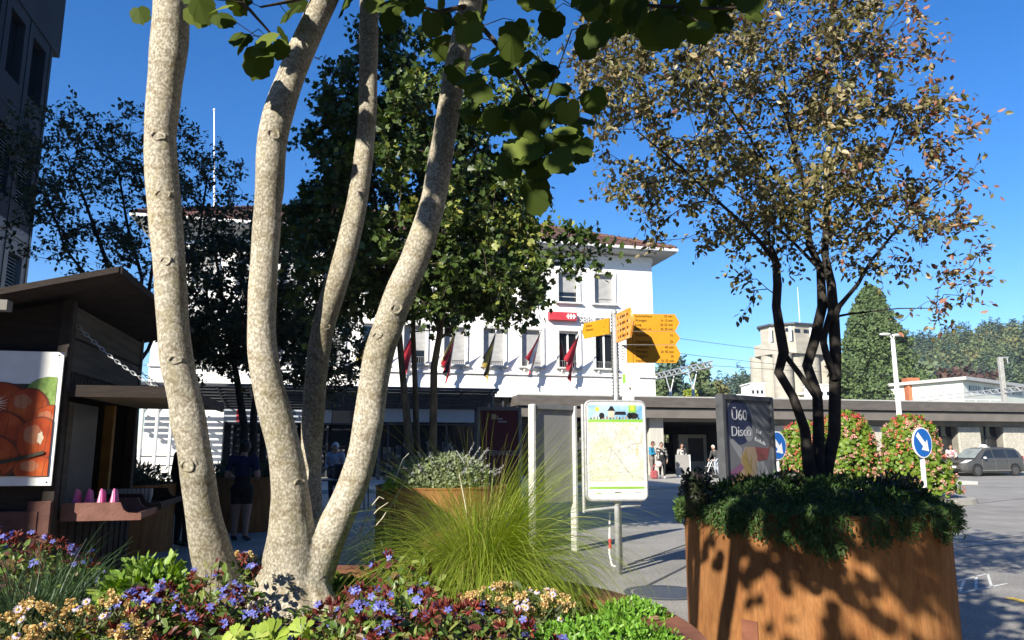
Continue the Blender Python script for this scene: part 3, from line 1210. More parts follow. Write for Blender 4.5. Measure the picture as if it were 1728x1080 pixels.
for i in range(60):
    s = i / 60
    rad = 5.6 * (1 - s) ** .72
    clump_crown(mb, (c.x - (c.x - tp.x) * s, 100, 2 + (tp.z - 3) * s), rad * .72, 1.0, 30, 1.2, rg, 0)
mb.build('crown', leafmat('conifer_green', [lin('42562f'), lin('55693a'), lin('4d6240'), lin('65773f')], trans=.05, rough=.7), t)
mb = MB()
mb.tube([(c.x, 100, 0), (tp.x, 100, tp.z - .5)], [.9, .08], 8)
mb.build('trunk', M_trunk, t)
# red-brown shrubs above the industrial hall and a bare greyish tree beside the conifer
for i, (px, Y, r, ty, lab) in enumerate(((1590, 150, 5.0, 624, 'reddish brown tree behind the flat roof of the pale hall, left one'),
                                         (1640, 152, 5.5, 621, 'reddish brown tree behind the flat roof of the pale hall, right one'),
                                         (1540, 108, 3.2, 608, 'greyish green tree in the gap between the conifer and the hall chimney'),
                                         (1424, 112, 2.2, 612, 'dull brown tree between the silo and the tall conifer'))):
    tp = at(px, ty, Y)
    t = thing('background_tree', (tp.x, Y, 0), lab, 'tree')
    mb = MB()
    clump_crown(mb, (tp.x, Y, tp.z - r * .5), r, r * .55, 320, .9, rg)
    clump_crown(mb, (tp.x, Y, tp.z - r * 1.2), r * .9, r * .8, 200, .9, rg)
    mb.build('crown', [leafmat('red_brown_leaf', [lin('4a3630'), lin('5a3f36'), lin('53413a')], trans=.1) if i != 2 else leafmat('grey_green_leaf', [lin('6f7d60'), lin('7f8a6e'), lin('5d6e4e')], trans=.1)], t)
    mb = MB()
    mb.tube([(tp.x, Y, 0), (tp.x, Y, tp.z - r)], [.3, .15], 6)
    mb.build('trunk', M_trunk, t)

# grain silo: cylinders under a band and a head house
M_silo = mat('silo_concrete', (.36, .335, .28), (.45, .42, .355), scale=.6, rough=.9, bump=.1, bscale=6, stretch=(1, 1, 3))
Ys = 112.0
a0, a1 = at(1277, 600, Ys), at(1416, 600, Ys)
cxs = (a0.x + a1.x) / 2
wd = (a1.x - a0.x) * .88
zt = at(1340, 598, Ys).z
silo = thing('grain_silo', (cxs, Ys, 0), 'tall pale concrete grain silo of joined cylinders with a head house on top', 'silo')
MSi = frame((cxs, Ys + 3, 0), Vector((.93, .36, 0)))
n = 4
rc = wd / (2 * n) * 1.0
for j in range(3):
    for i in range(n):
        if (j == 1 and i in (1, 2)) or (j != 1 and i in (0, 3) and False):
            continue
        mb = MB()
        mb.cyl(((i - 1.5) * rc * 1.9, (j - 1) * rc * 1.9, 0), rc * 1.02, zt, 24, 0, MSi)
        mb.build('cylinder', M_silo, silo, smooth=False)
zb1 = at(1340, 575, Ys - 3).z
zh = at(1340, 544, Ys - 3).z
mb = MB()


def octo(w_, d_, c_):
    return [(-w_ + c_, -d_), (w_ - c_, -d_), (w_, -d_ + c_), (w_, d_ - c_), (w_ - c_, d_), (-w_ + c_, d_), (-w_, d_ - c_), (-w_, -d_ + c_)]


def octprism(mb, w_, d_, c_, z0, z1, M, mi=0):
    p = octo(w_, d_, c_)
    vs = [(x, y, z0) for x, y in p] + [(x, y, z1) for x, y in p]
    mb.add(vs, [tuple(range(8))[::-1], tuple(range(8, 16))] + [(i, (i + 1) % 8, (i + 1) % 8 + 8, i + 8) for i in range(8)], mi, M)


W_ = rc * 3.75
D_ = rc * 3.1
octprism(mb, W_ * 1.04, D_ * 1.04, rc * 1.9, zt - .05, zb1, MSi)
mb.build('parapet_band', M_silo, silo)
mb = MB()
octprism(mb, W_ * .86, D_ * .86, rc * 1.7, zb1, zh, MSi)
mb.build('head_house', M_silo, silo)
mb = MB()
octprism(mb, W_ * .95, D_ * .95, rc * 1.8, zh, zh + .28, MSi)
mb.build('roof', M_dsteel, silo)
hz_ = zh - .95
for i in range(5):
    x_ = (i - 2) * W_ * .33
    mb = MB()
    mb.box((x_, -D_ * .86 - .02, hz_), (1.0, .08, .55), MSi)
    mb.build('window', M_dglass, silo)
for (fx, fy) in ((-.98, -.4), (-.62, -.9), (.12, -.92), (.42, -.92), (.95, -.6)):
    mb = MB()
    mb.box((W_ * fx, D_ * fy, zh - 1.5), (.34, .3, 2.2), MSi, 0, .05)
    mb.tube([(W_ * fx, D_ * fy + .4, zb1), (W_ * fx, D_ * fy + .2, zh - 1.0)], .06, 6, 0, MSi)
    mb.build('antenna_panel', M_wpaint, silo)
mb = MB()
pt = at(1354, 480, Ys)
mb.tube([(pt.x, Ys + 2, zh), (pt.x, Ys + 2, pt.z)], [.07, .03], 6)
mb.build('mast', M_wpaint, silo)
# low white annexes
for (xa, xb, yt, Y, lab) in ((1265, 1290, 648, 104, 'small white annex at the left foot of the grain silo'), (1376, 1418, 650, 100, 'white block with a dark roller gate right of the silo base'),
                             (1418, 1453, 650, 103, 'white cluster of small outbuildings left of the conifer')):
    a, b = at(xa, yt, Y), at(xb, yt, Y)
    o = thing('annex_building', ((a.x + b.x) / 2, Y, 0), lab, 'building')
    mb = MB()
    mb.box(((a.x + b.x) / 2, Y + 2, a.z / 2), (b.x - a.x, 4, a.z))
    mb.box(((a.x + b.x) / 2, Y + 2, a.z + .08), (b.x - a.x + .3, 4.3, .16))
    if xa == 1418:
        mb.box((a.x + .7, Y + 1.5, a.z + .3), (1.2, 1.2, .5))
        mb.box((a.x + 2.1, Y - .6, a.z - 1.2), (1.1, 1.4, 2.0))
    mb.build('wall', M_white, o)
    for k in range(3):
        mb = MB()
        mb.box((a.x + (b.x - a.x) * (.2 + .3 * k), Y - .02, a.z - 1.1), ((b.x - a.x) * .16, .06, .5))
        mb.build('window', M_dglass, o)

# pale industrial hall
Yh = 92.0
a, b, e = at(1526, 664, Yh), at(1624, 640, Yh - 6), at(1740, 640, Yh + 8)
ind = thing('industrial_hall', (b.x, Yh, 0), 'long pale green white industrial hall with a flat roof behind the station wing', 'building')
M_hall = mat('hall_render', (.62, .63, .53), (.68, .69, .6), scale=.5, rough=.85)
p0 = Vector((a.x, Yh + 3, 0))
p1 = Vector((b.x, Yh - 6, 0))
p2 = Vector((at(1800, 640, Yh + 16).x, Yh + 16, 0))
back = Vector((-14, 40, 0))
za, zb2 = at(1526, 668, Yh + 3).z, at(1624, 642, Yh - 6).z
zb2 = max(zb2, za)
mb = MB()
foot = [p0, p1, p2, p2 + back, p0 + back]
zz = [zb2] * 5
vs = [tuple(p) for p in foot] + [(p.x, p.y, z) for p, z in zip(foot, zz)]
mb.add(vs, [(i, (i + 1) % 5, (i + 1) % 5 + 5, i + 5) for i in range(5)])
mb.build('wall', M_hall, ind)
mb = MB()
cen = sum(foot, Vector()) / 5
ft2 = [cen + (p - cen) * 1.035 for p in foot]
vs = [(p.x, p.y, z + .02) for p, z in zip(ft2, zz)] + [(p.x, p.y, z + .4) for p, z in zip(ft2, zz)]
mb.add(vs, [(4, 3, 2, 1, 0), (5, 6, 7, 8, 9)] + [(i, (i + 1) % 5, (i + 1) % 5 + 5, i + 5) for i in range(5)])
mb.build('roof', mat('hall_roof_edge', (.48, .48, .45), rough=.7), ind)
d12 = (p2 - p1).normalized()
Mh = frame(p1, d12)
L12 = (p2 - p1).length
for k in range(7):
    u = 1.6 + k * 4.4
    if u + 3.4 > L12:
        break
    mb = MB()
    mb.box((u + 1.6, -.03, zb2 - 6.1), (3.2, .1, .5), Mh)
    mb.build('window', M_dglass, ind)
    mb = MB()
    mb.box((u + 1.6, -.03, zb2 - .75), (3.2, .1, .5), Mh)
    wo = mb.build('window', M_dglass, ind)
    for q in range(7):
        mb = MB()
        mb.box((u + .25 + q * .46, -.1, zb2 - .75), (.1, .06, .5), Mh)
        mb.build('bar', M_hall, wo)
mb = MB()
ch = at(1531, 660, Yh + 2)
mb.box((ch.x, Yh + 1.0, (zb2 + .9) / 2), (1.5, 1.5, zb2 + .9), None, 0, .03)
mb.box((ch.x + 1.6, Yh + .6, (zb2 - 1.1) / 2), (1.2, 1.2, zb2 - 1.1), None, 0, .03)
o = mb.build('brick_chimney', mat('orange_brick', (.42, .13, .06), (.52, .18, .09), scale=6, rough=.9))
setp(o, 'orange brick chimney stack at the left end of the pale hall', 'chimney')

# railway overhead line: masts, beams and wires
gan = thing('railway_gantry', at(1140, 670, 62), 'grey lattice railway gantry above the canopy roof right of the station corner', 'gantry')
mb = MB()
g0_, g1_ = at(1100, 641, 66), at(1203, 619, 56)


def truss(mb, p, q, h, r, n):
    p, q = Vector(p), Vector(q)
    up_ = Vector((0, 0, h))
    mb.tube([p, q], r, 4)
    mb.tube([p + up_, q + up_], r, 4)
    for i in range(n):
        a_, b_ = p.lerp(q, i / n), p.lerp(q, (i + 1) / n)
        if i % 2:
            a_, b_ = a_ + up_, b_
        else:
            b_ = b_ + up_
        mb.tube([a_, b_], r * .7, 4, cap=False)


truss(mb, g0_, g1_, .45, .06, 22)
mb.build('beam', M_steel, gan)
for px, t_ in ((1134, .33), (1173, .70)):
    p = g0_.lerp(g1_, t_)
    mb = MB()
    mb.tube([(p.x, p.y, 0), (p.x, p.y, p.z - 1.2)], .13, 8)
    for sx in (-.35, .35):
        mb.tube([(p.x, p.y, p.z - 1.4), (p.x + sx, p.y, p.z)], .05, 5)
    mb.build('leg', M_steel, gan)
mst = at(1697, 690, 66)
mt_ = at(1697, 604, 66)
gm = thing('railway_mast', (mst.x, 66, 0), 'grey square railway mast with a short arm in front of the pale hall', 'mast')
mb = MB()
mb.box((mst.x, 66, mt_.z / 2), (.36, .36, mt_.z), None, 0, .03)
mb.build('post', mat('mast_grey', (.32, .32, .30), (.4, .4, .37), rough=.8), gm)
mb = MB()
mb.tube([(mst.x - .2, 66, mt_.z + .02), (mst.x + .75, 66, mt_.z + .05)], .06, 6)
mb.tube([(mst.x + .65, 66, mt_.z + .02), (mst.x + .65, 66, mt_.z - .5)], .05, 6)
mb.build('arm', M_steel, gm)
bm_ = thing('railway_beam', at(1600, 668, 64), 'thin lattice railway beam spanning before the pale hall to the mast', 'gantry')
mb = MB()
truss(mb, at(1548, 678, 76), at(1800, 652, 60), .38, .045, 46)
mb.build('beam', M_steel, bm_)
for k, (px, py) in enumerate(((1552, 690), (1583, 688), (1613, 690))):
    pass
mb = MB()
for (p, q_) in (((1104, 564), (1285, 588)), ((1104, 590), (1285, 611)), ((1190, 615), (1420, 628)), ((200, 590), (270, 594)), ((200, 612), (270, 616)), ((200, 640), (270, 643))):
    a_, b_ = at(p[0], p[1], 70), at(q_[0], q_[1], 78)
    dd = (b_ - a_)
    pts = [a_ - dd * .6 + dd * 2.2 * i / 8 + Z3 * (.5 * ((i / 8 - .5) ** 2) - .1) for i in range(9)]
    mb.tube(pts, .022, 4)
o = mb.build('overhead_wires', M_dsteel)
setp(o, 'thin dark railway wires crossing the sky behind the station', 'wires', kind='stuff')
# short posts and a white dome on the canopy roof
o = thing('roof_vent', at(1247, 676, 44), 'small white domed vent on the canopy roof above the dance poster', 'vent')
p = at(1247, 672, 44)
mb = MB()
mb.lathe([(.22, -1.0), (.22, -.1), (.36, -.08), (.3, .12), (.15, .22), (.0, .25)], 16, c=(p.x, p.y, p.z))
mb.build('dome', M_wpaint, o, smooth=True)
o = thing('roof_railing', MS @ Vector((24, 1, 4.25)), 'low pale railing on the flat wing roof before the hall', 'railing')
mb = MB()
for u in np.arange(upx(1550, 690, 1.2), upx(1690, 690, 1.2), 1.1):
    mb.tube([(u, 1.2, 4.2), (u, 1.2, 4.62)], .03, 5, 0, MS)
mb.tube([(upx(1550, 690, 1.2), 1.2, 4.6), (upx(1690, 690, 1.2), 1.2, 4.6)], .03, 5, 0, MS)
mb.build('rail', M_wpaint, o)
# street lamp rising behind the flower towers
lm = at(1518, 705, 33)
lt_ = at(1506, 573, 33)
sl_ = thing('street_lamp', (lm.x, 33, 0), 'white street lamp post with two flat lamp heads rising behind the flower towers', 'street lamp')
mb = MB()
mb.tube([(lm.x, 33, 0), (lm.x, 33, 3), (lm.x, 33, lt_.z)], [.12, .11, .085], 10)
mb.build('post', M_wpaint, sl_)
for dx, dz in ((-.32, .24), (.22, .20)):
    mb = MB()
    mb.tube([(lm.x, 33, lt_.z - .02), (lm.x + dx * .35, 33, lt_.z + dz * .8)], .03, 5)
    mb.ell((lm.x + dx, 33, lt_.z + dz), (.26, .15, .06), 14, 8)
    mb.build('lamp_head', M_wpaint, sl_, smooth=True)

# ================================================================== market hut
HC = at(107, 700, 7.0)
HC.z = 0
MH = frame(HC, U, V)                        # x right along the front, y back along the selling side
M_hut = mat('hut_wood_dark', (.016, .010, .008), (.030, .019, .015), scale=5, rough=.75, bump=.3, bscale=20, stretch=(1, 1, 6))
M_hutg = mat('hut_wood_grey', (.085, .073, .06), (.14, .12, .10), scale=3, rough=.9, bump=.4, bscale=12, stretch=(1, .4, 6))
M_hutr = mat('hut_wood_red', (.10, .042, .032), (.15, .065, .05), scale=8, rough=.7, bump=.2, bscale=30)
hut = thing('market_hut', HC, 'dark wooden market hut with a sloping roof and a pumpkin poster on its end wall', 'market hut')
DH, WH = 2.75, 2.6
mb = MB()
# end wall toward the viewer (behind the poster), left and back walls, roof-high posts
mb.prism([(-WH, 0), (-.10, 0), (-.10, 2.92), (-WH, 2.35)], 0, .05, 0, MH)
mb.prism([(-WH, 0), (-.1, 0), (-.1, 2.92), (-WH, 2.35)], DH - .05, DH, 0, MH)
mb.box((-WH + .03, DH / 2, 1.15), (.05, DH - .1, 2.3), MH)
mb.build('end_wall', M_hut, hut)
for y in (0.02, DH - .06):
    mb = MB()
    mb.box((-.045, y, 1.47), (.11, .11, 2.94), MH, 0, .01)
    mb.build('corner_post', mat('hut_post', (.022, .015, .012), (.04, .028, .02), scale=9, rough=.7), hut)
for k, (za_, zb_) in enumerate(((2.60, 2.90), (2.27, 2.585))):
    mb = MB()
    mb.box((-.02, DH / 2 + .02, (za_ + zb_) / 2), (.035, DH - .2, zb_ - za_), MH, 0, .006)
    mb.build('wall_plank', M_hutg, hut)
mb = MB()
for k in range(26):
    mb.box((-.03, .12 + k * (DH - .24) / 25, 2.16), (.02, .085, .22), MH, 0, .006)
mb.build('slat_panel', M_hut, hut)
# counter front below the opening
mb = MB()
mb.box((-.03, DH / 2, .48), (.05, DH - .2, .96), MH)
for k in range(11):
    mb.box((.0, .2 + k * .24, .48), (.02, .02, .9), MH)
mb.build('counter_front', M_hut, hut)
mb = MB()
mb.box((-.32, DH / 2, .98), (.62, DH - .12, .04), MH)
mb.build('counter_top', M_hut, hut)
mb = MB()
mb.box((-.06, 1.75, 1.5), (.10, .10, 1.06), MH)
mb.build('inner_post', mat('ochre_wood', (.22, .11, .02), (.3, .16, .03), scale=5, rough=.7), hut)
mb = MB()
mb.box((-.10, .98, 1.5), (.012, .85, 1.0), MH)
mb.build('clear_pane', mat('cloudy_plastic', (.10, .10, .095), (.15, .15, .14), scale=2, rough=.3), hut)
mb = MB()
mb.box((-.09, .46, 1.5), (.03, .16, 1.0), MH)
mb.build('pane_strip', M_hutg, hut)
# roof: one slope rising to the selling side
mb = MB()
ry0, ry1 = -.45, DH + .55
sx0, sx1 = -WH - .3, .48
zl_, zh_ = 2.26, 3.16
mb.prism([(sx0, zl_), (sx1, zh_), (sx1, zh_ + .03), (sx0, zl_ + .03)], ry0, ry1, 0, MH)
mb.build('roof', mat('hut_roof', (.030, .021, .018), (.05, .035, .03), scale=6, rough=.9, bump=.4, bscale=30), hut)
for y in (ry0 - .012, ry1 - .012):
    mb = MB()
    mb.prism([(sx0, zl_ - .03), (sx1, zh_ - .02), (sx1, zh_ + .036), (sx0, zl_ + .036)], y, y + .024, 0, MH)
    mb.build('roof_board', M_hut, hut)
mb = MB()
mb.prism([(sx1 + .002, zh_ - .03), (sx1 + .026, zh_ - .03), (sx1 + .026, zh_ + .036), (sx1 + .002, zh_ + .036)], ry0, ry1 + .01, 0, MH)
mb.build('roof_board', M_hut, hut)
mb = MB()
mb.box((-.42, ry0 - .05, 2.78), (.13, .12, .09), MH)
mb.build('rafter_end', mat('pale_wood_end', (.2, .19, .17), rough=.8), hut)
for c_, d_ in (((-WH / 2 + .2, -.05, .74), (WH - .6, .05, .5)), ((-.10, -.045, .55), (.2, .04, 1.05))):
    mb = MB()
    mb.box(c_, d_, MH, 0, .01)
    mb.build('skirt_board', M_hutr, hut)
# flap held out by chains
fz = 2.05
mb = MB()
fm = MH @ Matrix.Translation((0.02, 0, fz))
mb.add([(0, .05, 0), (.98, .0, -.0), (.98, 2.95, -.0), (0, 2.75, 0), (0, .05, .04), (.98, .0, .04), (.98, 2.95, .04), (0, 2.75, .04)],
       [(3, 2, 1, 0), (4, 5, 6, 7), (0, 1, 5, 4), (1, 2, 6, 5), (2, 3, 7, 6), (3, 0, 4, 7)], 0, fm)
fl_ = mb.build('flap', mat('flap_wood', (.19, .145, .085), (.27, .21, .12), scale=4, rough=.8, bump=.2, bscale=20, stretch=(1, 5, 1)), hut)
for c_, d_ in (((.5, .0, .03), (.96, .03, .11)), ((.985, 1.45, .03), (.03, 2.95, .112))):
    mb = MB()
    mb.box(c_, d_, fm)
    mb.build('flap_edge', M_hut, fl_)
for (p, q) in (((0, .12, 2.72), (.82, .1, fz + .05)), ((0, 2.3, 2.55), (.82, 2.5, fz + .05))):
    a_, b_ = MH @ Vector(p), MH @ Vector(q)
    mb = MB()
    n = 22
    d = (b_ - a_).normalized()
    sd = d.cross(Z3).normalized()
    up_ = sd.cross(d)
    for i in range(n):
        c = a_.lerp(b_, (i + .5) / n) - Z3 * .05 * math.sin(math.pi * (i + .5) / n)
        s_, w_ = (sd, up_) if i % 2 else (up_, sd)
        hl = (b_ - a_).length / n * .72
        pts = [c + d * hl * math.cos(t) + s_ * .014 * math.sin(t) for t in np.linspace(0, 2 * math.pi, 9)]
        mb.tube(pts, .0045, 4, cap=False)
    mb.build('chain', M_steel, hut)

# the printed pumpkin poster, a flat print on a board
pst = thing('pumpkin_poster', HC, 'printed board of orange red pumpkins fixed to the hut end wall', 'poster')
pz0, pz1 = 1.215, 2.43
px0, px1 = -1.68, -.012
mb = MB()
mb.box(((px0 + px1) / 2, -.09, (pz0 + pz1) / 2), (px1 - px0, .02, pz1 - pz0), MH)
mb.build('board', mat('poster_white', (.66, .66, .64), rough=.5), pst)
PM = [mat('print_dark', (.025, .03, .018), (.05, .05, .03), scale=9, rough=.5),
      mat('print_orange', (.34, .05, .018), (.55, .13, .035), scale=5, rough=.35, c3=(.44, .075, .02)),
      mat('print_orange_light', (.45, .14, .07), (.5, .2, .1), scale=7, rough=.45),
      mat('print_cream', (.55, .45, .33), (.62, .55, .42), scale=20, rough=.45),
      mat('print_leaf', (.13, .25, .05), (.3, .42, .12), scale=24, rough=.45),
      mat('print_brown', (.13, .03, .014), (.2, .05, .02), scale=6, rough=.45)]
mb = MB()
iz0, iz1 = pz0 + .085, pz1 - .30
ix0, ix1 = px0, px1 - .035
mb.add([(ix0, -.102, iz0), (ix1, -.102, iz0), (ix1, -.102, iz1), (ix0, -.102, iz1)], [(0, 1, 2, 3)], 0, MH)


def blob(cx, cz, rx, rz, y, mi, lob=0, n=40, rot=0, a0=0, a1=6.2832):
    pts = []
    for k in range(n):
        t = a0 + (a1 - a0) * k / n
        r = 1 + lob * math.cos(5 * t)
        x_, z_ = rx * r * math.cos(t), rz * r * math.sin(t)
        xx = cx + x_ * math.cos(rot) - z_ * math.sin(rot)
        zz_ = cz + x_ * math.sin(rot) + z_ * math.cos(rot)
        pts.append((min(max(xx, ix0), ix1), y, min(max(zz_, iz0), iz1 + .1)))
    mb.poly(pts, mi, MH)


blob(-.09, iz1 - .06, .2, .13, -.1035, 4)
yl = -.105
for i, (cx, cz, rx, rz) in enumerate(((-.60, 1.94, .30, .20), (-.34, 1.93, .17, .16), (-.14, 1.78, .16, .16), (-.58, 1.72, .26, .16), (-.62, 1.46, .27, .21), (-.22, 1.62, .18, .21), (-.22, 1.36, .18, .12),
                                      (-1.1, 1.8, .28, .24), (-1.2, 1.42, .3, .22), (-1.55, 1.65, .26, .26), (-.58, 1.33, .09, .05))):
    y = yl - i * .0016
    cx += .075
    blob(cx, cz, rx * 1.02, rz * 1.02, y, 5, .012)
    blob(cx - rx * .05, cz + rz * .03, rx * .94, rz * .93, y - .0004, 1, .012)
    blob(cx - rx * .3, cz + rz * .25, rx * .42, rz * .4, y - .0008, 2, .05)
    for k in range(-2, 3):
        blob(cx + k * rx * .34, cz, rx * .012, rz * .78, y - .0010, 5, 0, 16, -k * .10)
    if i in (0, 4, 5, 7):
        if i == 5:
            blob(cx + .01, cz + .02, rx * .13, rz * .26, y - .0012, 3, .12)
        else:
            st_p = []
            for k in range(36):
                t_ = 6.2832 * k / 36
                rr3 = (.62 if k % 2 else .2) * (.55 + .45 * abs(math.sin(k * 2.3 + i)))
                st_p.append((min(max(cx - rx * .1 + rx * rr3 * math.cos(t_), ix0), ix1), y - .0012, cz + rz * rr3 * math.sin(t_)))
            mb.poly(st_p, 3, MH)
for k in range(16):
    t0, t1 = k / 16, (k + 1) / 16
    f = lambda t: (-.75 + .66 * t, 1.36 + .12 * t ** 2 + .02)
    a_, b_ = f(t0), f(t1)
    mb.add([(a_[0], -.128, a_[1]), (b_[0], -.128, b_[1]), (b_[0], -.128, b_[1] + .03), (a_[0], -.128, a_[1] + .03)], [(0, 1, 2, 3)], 0, MH)
mb.build('print', PM, pst)
for x_ in (px1 - .04, px1 - .8):
    for z_ in (pz0 + .03, pz1 - .03):
        mb = MB()
        mb.ell((x_, -.102, z_), (.008, .004, .008), 8, 6, 0, MH)
        mb.build('screw', M_dsteel, pst)
# sales trays, bags and rolls
M_tray = mat('tray_wood', (.17, .075, .055), (.23, .105, .08), scale=9, rough=.6, bump=.2, bscale=40)
for i, (y0, y1, zz_, lab) in enumerate(((.10, .78, .90, 'red brown wooden sales tray jutting from the hut, holding the pink bags'), (.95, 2.2, .93, 'dark wooden sales tray jutting from the hut behind the pink bags'))):
    o = thing('sales_tray', MH @ Vector((.3, (y0 + y1) / 2, zz_)), lab, 'tray')
    mb = MB()
    mb.box((.36, (y0 + y1) / 2, zz_ - .01), (.66, y1 - y0, .02), MH)
    mb.box((.70, (y0 + y1) / 2, zz_ + .02), (.02, y1 - y0, .06), MH, 0, .004)
    for y in (y0, y1):
        pr = [(0.03, zz_ - .02), (.72, zz_ - .02), (.72, zz_ + .04), (.6, zz_ + .05), (.56, zz_ + .08), (.53, zz_ + .145), (.03, zz_ + .145)]
        mb.prism(pr, y - .011, y + .011, 0, MH)
    mb.build('tray_body', M_tray if i == 0 else M_hut, o)
M_pink = mat('pink_paper', (.55, .10, .30), (.68, .18, .42), scale=12, rough=.6)
M_pinkl = mat('pale_pink_paper', (.75, .45, .58), (.8, .52, .64), scale=12, rough=.6)
pinkspec = [(.12, .22, 'pink paper bag standing nearest the hut corner post in the front tray'), (.20, .30, 'pink paper bag second from the corner post in the front tray'),
            (.33, .22, 'pink striped paper bag with open top, third from the corner post'), (.44, .22, 'pink striped paper bag at the outer end of the front tray')]
for i, (x_, y, lab) in enumerate(pinkspec):
    mb = MB()
    w_, h_, dd = .042, .265, .09
    z_ = .905
    vs = [(x_ - w_, y - dd, z_), (x_ + w_, y - dd, z_), (x_ + w_, y + dd, z_), (x_ - w_, y + dd, z_),
          (x_ + .004, y - dd * .7, z_ + h_), (x_ + .016, y - dd * .7, z_ + h_), (x_ + .016, y + dd * .7, z_ + h_ - .03), (x_ + .004, y + dd * .7, z_ + h_ - .03)]
    mb.add(vs, [(0, 1, 5, 4), (1, 2, 6, 5), (2, 3, 7, 6), (3, 0, 4, 7), (3, 2, 1, 0)], 0, MH)
    if i >= 2:
        mb.add([(x_ - .014, y - dd - .003, z_ + .01), (x_ + .012, y - dd - .003, z_ + .01), (x_ + .006, y - dd * .72 - .003, z_ + h_ - .02), (x_ - .002, y - dd * .72 - .003, z_ + h_ - .02)], [(0, 1, 2, 3)], 1, MH)
    o = mb.build('paper_bag', [M_pink, M_pinkl])
    setp(o, lab, 'paper bag', 'pink paper bags in the front tray')
for i in range(12):
    mb = MB()
    x_ = .08 + .042 * i
    mb.tube([(x_, 1.2, .95), (x_ + .012, 1.2, 1.04), (x_ + .004, 1.22, 1.11)], [.016, .022, .028], 7, 0, MH)
    o = mb.build('paper_cone', mat('paper_white', (.42, .40, .36), rough=.8))
    setp(o, 'off white paper cone standing in the row inside the dark rear tray', 'paper cone', 'row of white paper cones in the rear tray')
mb = MB()
mb.box((-.34, -.62, .36), (.62, .03, .72), MH @ Matrix.Rotation(R(0), 4, 'Z'), 0, .01)
vs = mb.v
o = mb.build('leaning_board', M_hutr)
setp(o, 'reddish wooden board standing on edge before the hut behind the blue flowers', 'board')
mb = MB()
mb.box((-.75, 1.2, 1.25), (.16, .16, .5), MH, 0, .02)
o = mb.build('yellow_box', mat('yellow_pack', (.6, .4, .02), rough=.5))
setp(o, 'small yellow box inside the hut behind the cloudy pane', 'box')

# ================================================================== planters
NP = Vector((-.74, 2.35, 0))
NR = 1.30
RP = Vector((2.35, 6.06, 0))
RR = .966
CP = Vector((at(745, 820, 11.5).x, 11.5, 0))
LP = Vector((-6.25, 11.8, 0))


def planter(c, r, h, lab, flange=.0):
    t = thing('corten_planter', c, lab, 'planter', None)
    mb = MB()
    mb.lathe([(r, 0), (r, h), (r - .012, h), (r - .012, 0)], 96, c=c)
    mb.build('wall', M_corten, t, smooth=False)
    mb = MB()
    if flange:
        mb.lathe([(r + .005, h - .03), (r + .005, h + .006), (r - flange, h + .006), (r - flange, h - .03)], 96, c=c)
        mb.build('rim', M_cortend, t)
        for k in range(12):
            mb = MB()
            a = 2 * math.pi * k / 12 + .18
            d = Vector((math.cos(a), math.sin(a), 0))
            s = Vector((-d.y, d.x, 0))
            p, q = c + d * (r - flange) + Z3 * (h + .0075), c + d * (r + .003) + Z3 * (h + .0075)
            mb.add([p - s * .002, q - s * .002, q + s * .002, p + s * .002], [(0, 1, 2, 3)])
            mb.build('rim_seam', M_black, t)
        mb = MB()
    else:
        mb.lathe([(r + .012, h - .02), (r + .012, h + .004), (r - .02, h + .004), (r - .02, h - .02)], 96, c=c)
        mb.build('rim', M_corten, t)
        mb = MB()
    mb.cyl((c.x, c.y, h - .12), r - .012, .06, 48)
    mb.build('soil', M_soil, t)
    # upright weld seams
    for k in range(4):
        mb = MB()
        a = -1.9 + k * 1.571
        d = Vector((math.cos(a), math.sin(a), 0))
        mb.tube([c + d * (r - .002), c + d * (r - .002) + Z3 * (h - .03)], .005, 5)
        mb.build('weld_seam', M_corten, t)
    return t


planter(NP, NR, 1.0, 'round rusty steel planter closest to the viewer, full of blue and cream flowers', .13)
planter(RP, RR, 1.10, 'tall round rusty steel planter on the right with dark trailing plants over its rim')
planter(CP, .97, 1.0, 'round rusty steel planter of silvery bushes behind the feather grass, half in shade')
SP = Vector((at(424, 800, 15.2).x, 15.2, 0))
planter(SP, .97, 1.0, 'dark round rusty steel planter in deep shade behind the person in the polo')
planter(LP, .97, 1.0, 'dark round rusty steel planter in deep shade behind the market hut')
mb = MB()
a = -2.38
d = Vector((math.cos(a), math.sin(a), 0))
s = Vector((-d.y, d.x, 0))
mp = frame(RP + d * (RR + .004) + s * -.02, s, -d)
mb.box((0, 0, .30), (.12, .008, .16), mp)
o = mb.build('steel_plate', M_cortend)
setp(o, 'small rectangular rusty plate fixed low on the tall right planter', 'plate')

# ================================================================== signs
# orientation board with map
BP = ground_at(1044, 969)
brd = thing('map_board', BP, 'white framed town map board on a grey pole with a green footer', 'map board')
Yb = BP.y
bn = Vector((.10, -1, 0)).normalized()
MBd = frame((at(1038, 760, Yb).x, Yb - .075, 0), Vector((1, .10, 0)), Vector((-.10, 1, 0)))
zt, zb_ = at(1038, 676, Yb).z, at(1038, 845, Yb).z
wB = at(1091, 760, Yb).x - at(985, 760, Yb).x
hB = zt - zb_
zc = (zt + zb_) / 2


def rrect(w_, h_, r, n=6):
    pts = []
    for cx, cz, a0 in ((w_ / 2 - r, h_ / 2 - r, 0), (-w_ / 2 + r, h_ / 2 - r, 90), (-w_ / 2 + r, -h_ / 2 + r, 180), (w_ / 2 - r, -h_ / 2 + r, 270)):
        for k in range(n + 1):
            a_ = R(a0 + 90 * k / n)
            pts.append((cx + r * math.cos(a_), cz + r * math.sin(a_)))
    return pts


